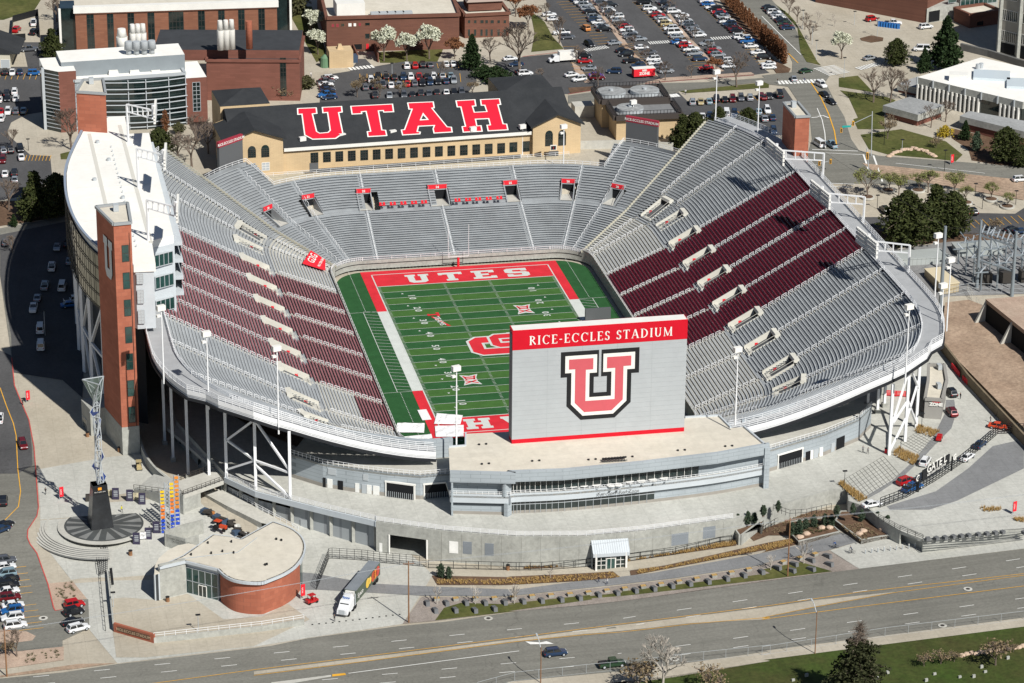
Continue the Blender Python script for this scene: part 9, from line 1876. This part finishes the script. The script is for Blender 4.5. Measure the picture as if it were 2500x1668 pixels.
for i in range(14):rock(gp(*q(3,3,1790+i*42,1325-i*6+rk.uniform(-6,6))),.75,'pale rock in the line across the bottom lawn, %s from the left'%ORD[i+1],'rocks across the bottom lawn')
# -- people
def person_mesh(pose):
 me=bpy.data.meshes.new('body');st=pose.get('stride',.28);cr=pose.get('crouch',0);ly=pose.get('lean',0)
 J={'pel':(0,0,.95),'abd':(ly*.3,0,1.12),'chest':(ly*.6,0,1.33),'neck':(ly*.85,0,1.50),'head':(ly,0,1.60),'top':(ly,0,1.74)}
 kn=pose.get('knee',.05)
 for s,k in((1,'l'),(-1,'r')):
  f=s*st;J['hip'+k]=(0,s*.10,.90);J['kn'+k]=(f*.5+kn,s*.11,.50);J['an'+k]=(f-kn*.3,s*.11,.09);J['to'+k]=(f+.16,s*.12,.04)
  ar=pose.get('arm',(-f*.7,.02));J['sh'+k]=(ly*.75,s*.19,1.42);J['el'+k]=(ly*.7+ar[0]*.4-.02,s*.24,1.15+ar[1]);J['wr'+k]=(ly*.7+ar[0]+.08,s*.24,.92+ar[1]*2.2);J['ha'+k]=(ly*.7+ar[0]*1.12+.1,s*.235,.84+ar[1]*2.4)
 R={'pel':.13,'abd':.115,'chest':.145,'neck':.055,'head':.085,'top':.07,'hip':.09,'kn':.06,'an':.042,'to':.04,'sh':.065,'el':.042,'wr':.03,'ha':.035}
 names=list(J);idx={n_:i for i,n_ in enumerate(names)}
 E_=[('pel','abd'),('abd','chest'),('chest','neck'),('neck','head'),('head','top')]
 for k in 'lr':E_+=[('pel','hip'+k),('hip'+k,'kn'+k),('kn'+k,'an'+k),('an'+k,'to'+k),('chest','sh'+k),('sh'+k,'el'+k),('el'+k,'wr'+k),('wr'+k,'ha'+k)]
 me.from_pydata([J[n_]for n_ in names],[(idx[a],idx[b])for a,b in E_],[]);o=bpy.data.objects.new('tmp',me);COL.objects.link(o);o.modifiers.new('s','SKIN');o.modifiers.new('u','SUBSURF').levels=1
 sv=me.skin_vertices[0].data
 for n_ in names:r=R.get(n_,R.get(n_[:-1],.05));sv[idx[n_]].radius=(r,r)
 sv[idx['pel']].use_root=True
 m2=bpy.data.meshes.new_from_object(o.evaluated_get(bpy.context.evaluated_depsgraph_get()));bpy.data.objects.remove(o);return m2
CL={'k':(.02,.02,.025),'b':(.03,.08,.25),'w':(.7,.7,.7),'r':(.45,.03,.03),'g':(.2,.2,.21),'y':(.65,.6,.05),'t':(.4,.33,.22),'n':(.03,.04,.08)}
def person(P,ang,lab,top='k',leg='n',pose={},grp=None):
 m2=person_mesh(pose);
 for m_ in(mat('trousers_'+leg,CL[leg],.9),mat('shirt_'+top,CL[top],.9),skin):m2.materials.append(m_)
 for f in m2.polygons:z=f.center.z;f.material_index=2 if z>1.47 or(abs(f.center.y)>.2 and z<.96)else(1 if z>.93 else(0 if z>.08 else 0))
 o=bpy.data.objects.new('person',m2);COL.objects.link(o);o.location=P;o.rotation_euler=(0,0,ang);tag(o,lab,'person',grp)
 ly=pose.get('lean',0);mb=MB();mb.cyl((ly-.015,0,1.62),.098,.12,10,r2=.05);h_=mb.build('hair',frdark);h_.parent=o;return o
for s_,zz,a,t_,l_,lab in(('32 812 675',None,3.3,'k','n','person in dark clothes walking on the path, left of two'),('32 887 692',None,3.3,'w','n','person in a white top walking on the path, right of two'),('23 905 1050',TZ,1.4,'g','k','person in grey standing by the concourse doors, left of two'),('23 950 1062',TZ,1.7,'g','k','person with dark backpack by the concourse doors, right of two'),('23 1778 570',TZ,.4,'k','k','person in black standing right of the black suv'),('23 2110 725',TZ,2.2,'k','k','person in black beside the brown wall'),('23 2048 780',TZ,.2,'g','k','person bending at the orange red car'),('03 380 742',None,0,'b','n','person in blue on the crosswalk'),('03 140 752',None,0,'k','k','person in black at the left end of the crosswalk'),('20 410 1425',None,.9,'k','k','person in black walking left of the red banner'),('30 1090 45',None,2,'y','k','person in yellow vest on the dark paved circle'),('31 720 1020',None,1.2,'k','k','person standing at the front of the delivery lorry'),('02 1592 850',None,1,'w','n','person in white on the pavement by the crosswalk stripes'),('33 450 400',None,.5,'w','t','child in a white hat beside the path planters'),('01 512 695',None,1.5,'w','n','person in white on the walkway beside the brick hall'),('20 205 625',None,1,'k','k','person in black under the upper red banner')):
 p=gp(*QL(s_)[0])if zz is None else at(*QL(s_)[0],zz);p.z+=.08;o=person(p,a,lab,t_,l_,{'stride':.08}if 'standing' in lab or 'child' in lab else{});o.scale=(.62,)*3 if 'child' in lab else(1,1,1)
def cyclist(P,ang,top,lab):
 t=bpy.data.objects.new('bicycle',None);COL.objects.link(t);tag(t,'road bicycle ridden by the '+lab,'bicycle','bicycles on the path')
 for x in(-.5,.5):
  mb=MB();pts=[(x+.34*cos(a),0,.34+.34*sin(a))for a in[2*pi*i/16 for i in range(17)]];mb.path(pts,.02,4)
  for i in range(0,16,2):mb.bar((x,0,.34),pts[i],.006,3)
  mb.build('wheel',rubber,t)
 mb=MB()
 for a,b_ in(((-.5,0,.34),(-.15,0,.32)),((-.5,0,.34),(-.2,0,.85)),((-.15,0,.32),(-.2,0,.9)),((-.2,0,.8),(.38,0,.82)),((-.15,0,.32),(.38,0,.75)),((.38,0,.95),(.5,0,.34)),((.38,-.2,.97),(.38,.2,.97))):mb.bar(a,b_,.022,5)
 mb.build('bike_frame',PAINT['g'],t);mb=MB();mb.box((-.22,0,.93),(.25,.12,.05));mb.build('saddle',black,t);place(t,P,ang)
 o=person(P+Vector((-.1*cos(ang),-.1*sin(ang),.12)),ang,lab,top,'k',{'stride':.06,'knee':.2,'lean':.42,'arm':(.28,.04)})
p=gp(*q(3,3,655,365));p.z+=.1;cyclist(p,3.0,'b','left cyclist in a blue jersey');p=gp(*q(3,3,800,412));p.z+=.1;cyclist(p,2.9,'n','right cyclist in a navy jersey')
mb=MB();A,B,C=at(*q(2,3,720,1300),TZ),at(*q(2,3,1090,1080),TZ),at(*q(2,3,880,1490),TZ)
for k in range(13):a=A.lerp(B,k/12);d_=C-A;mb.bar((a.x,a.y,TZ+.03),((a+d_*1.0).x,(a+d_).y,TZ+.03),.05)
for k in range(9):a=A+(C-A)*k/8;e_=B-A;mb.bar((a.x,a.y,TZ+.03),((a+e_).x,(a+e_).y,TZ+.03),.05)
A,B,C=at(*q(2,3,1240,960),TZ),at(*q(2,3,1400,860),TZ),at(*q(2,3,1420,1060),TZ)
for k in range(8):a=A.lerp(B,k/7);d_=C-A;mb.bar((a.x,a.y,TZ+.03),((a+d_*1.0).x,(a+d_).y,TZ+.03),.05)
for k in range(8):a=A+(C-A)*k/7;e_=B-A;mb.bar((a.x,a.y,TZ+.03),((a+e_).x,(a+e_).y,TZ+.03),.05)
struct(mb.build('paving_grid',mat('grid_line',(.25,.25,.23),.8)))
for s_,m_ in(('23 1120 1530 1560 1395 1850 1190 2070 990 2290 940 2350 1000 2350 1190 1750 1480 1500 1560 1150 1560',concg),('23 1650 575 1725 575 1740 700 1700 830 1570 960 1440 1100 1270 1260 1060 1400 940 1465 930 1440 1180 1290 1350 1130 1540 900 1640 700',concg)):sheet('dark_paving_band',[at(*p,TZ)for p in QL(s_)],m_,1,zf=lambda x,y:TZ)
for r_,z_ in((0,0),):
 for k in range(5):a,b_=at(*q(3,3,1450,300+k*15),6.8-k*.3),at(*q(3,3,2345,215+k*15),6.8-k*.3);struct(strip([a,b_],.25,lstone,'terrace_step',0,zf=lambda x,y,z=6.9-k*.35:z))
for i,(x,y)in enumerate(((1125,1485),(1545,1495),(1965,1435),(1998,1475),(2200,1355),(1030,1530),(1470,1555),(280,1550),(1895,1520),(1770,1522),(400,1510))):
 p=gp(*q(3,3,x,y));mb=MB();mb.box((p.x,p.y,p.z+.25),(.7,.35,.5 if i%2 else .9),rz=.2,top=.9);solo(mb,'headstone',wallc,'small pale headstone in the bottom lawn, %s of eleven'%ORD[i+1],'headstone','headstones in the bottom lawn')
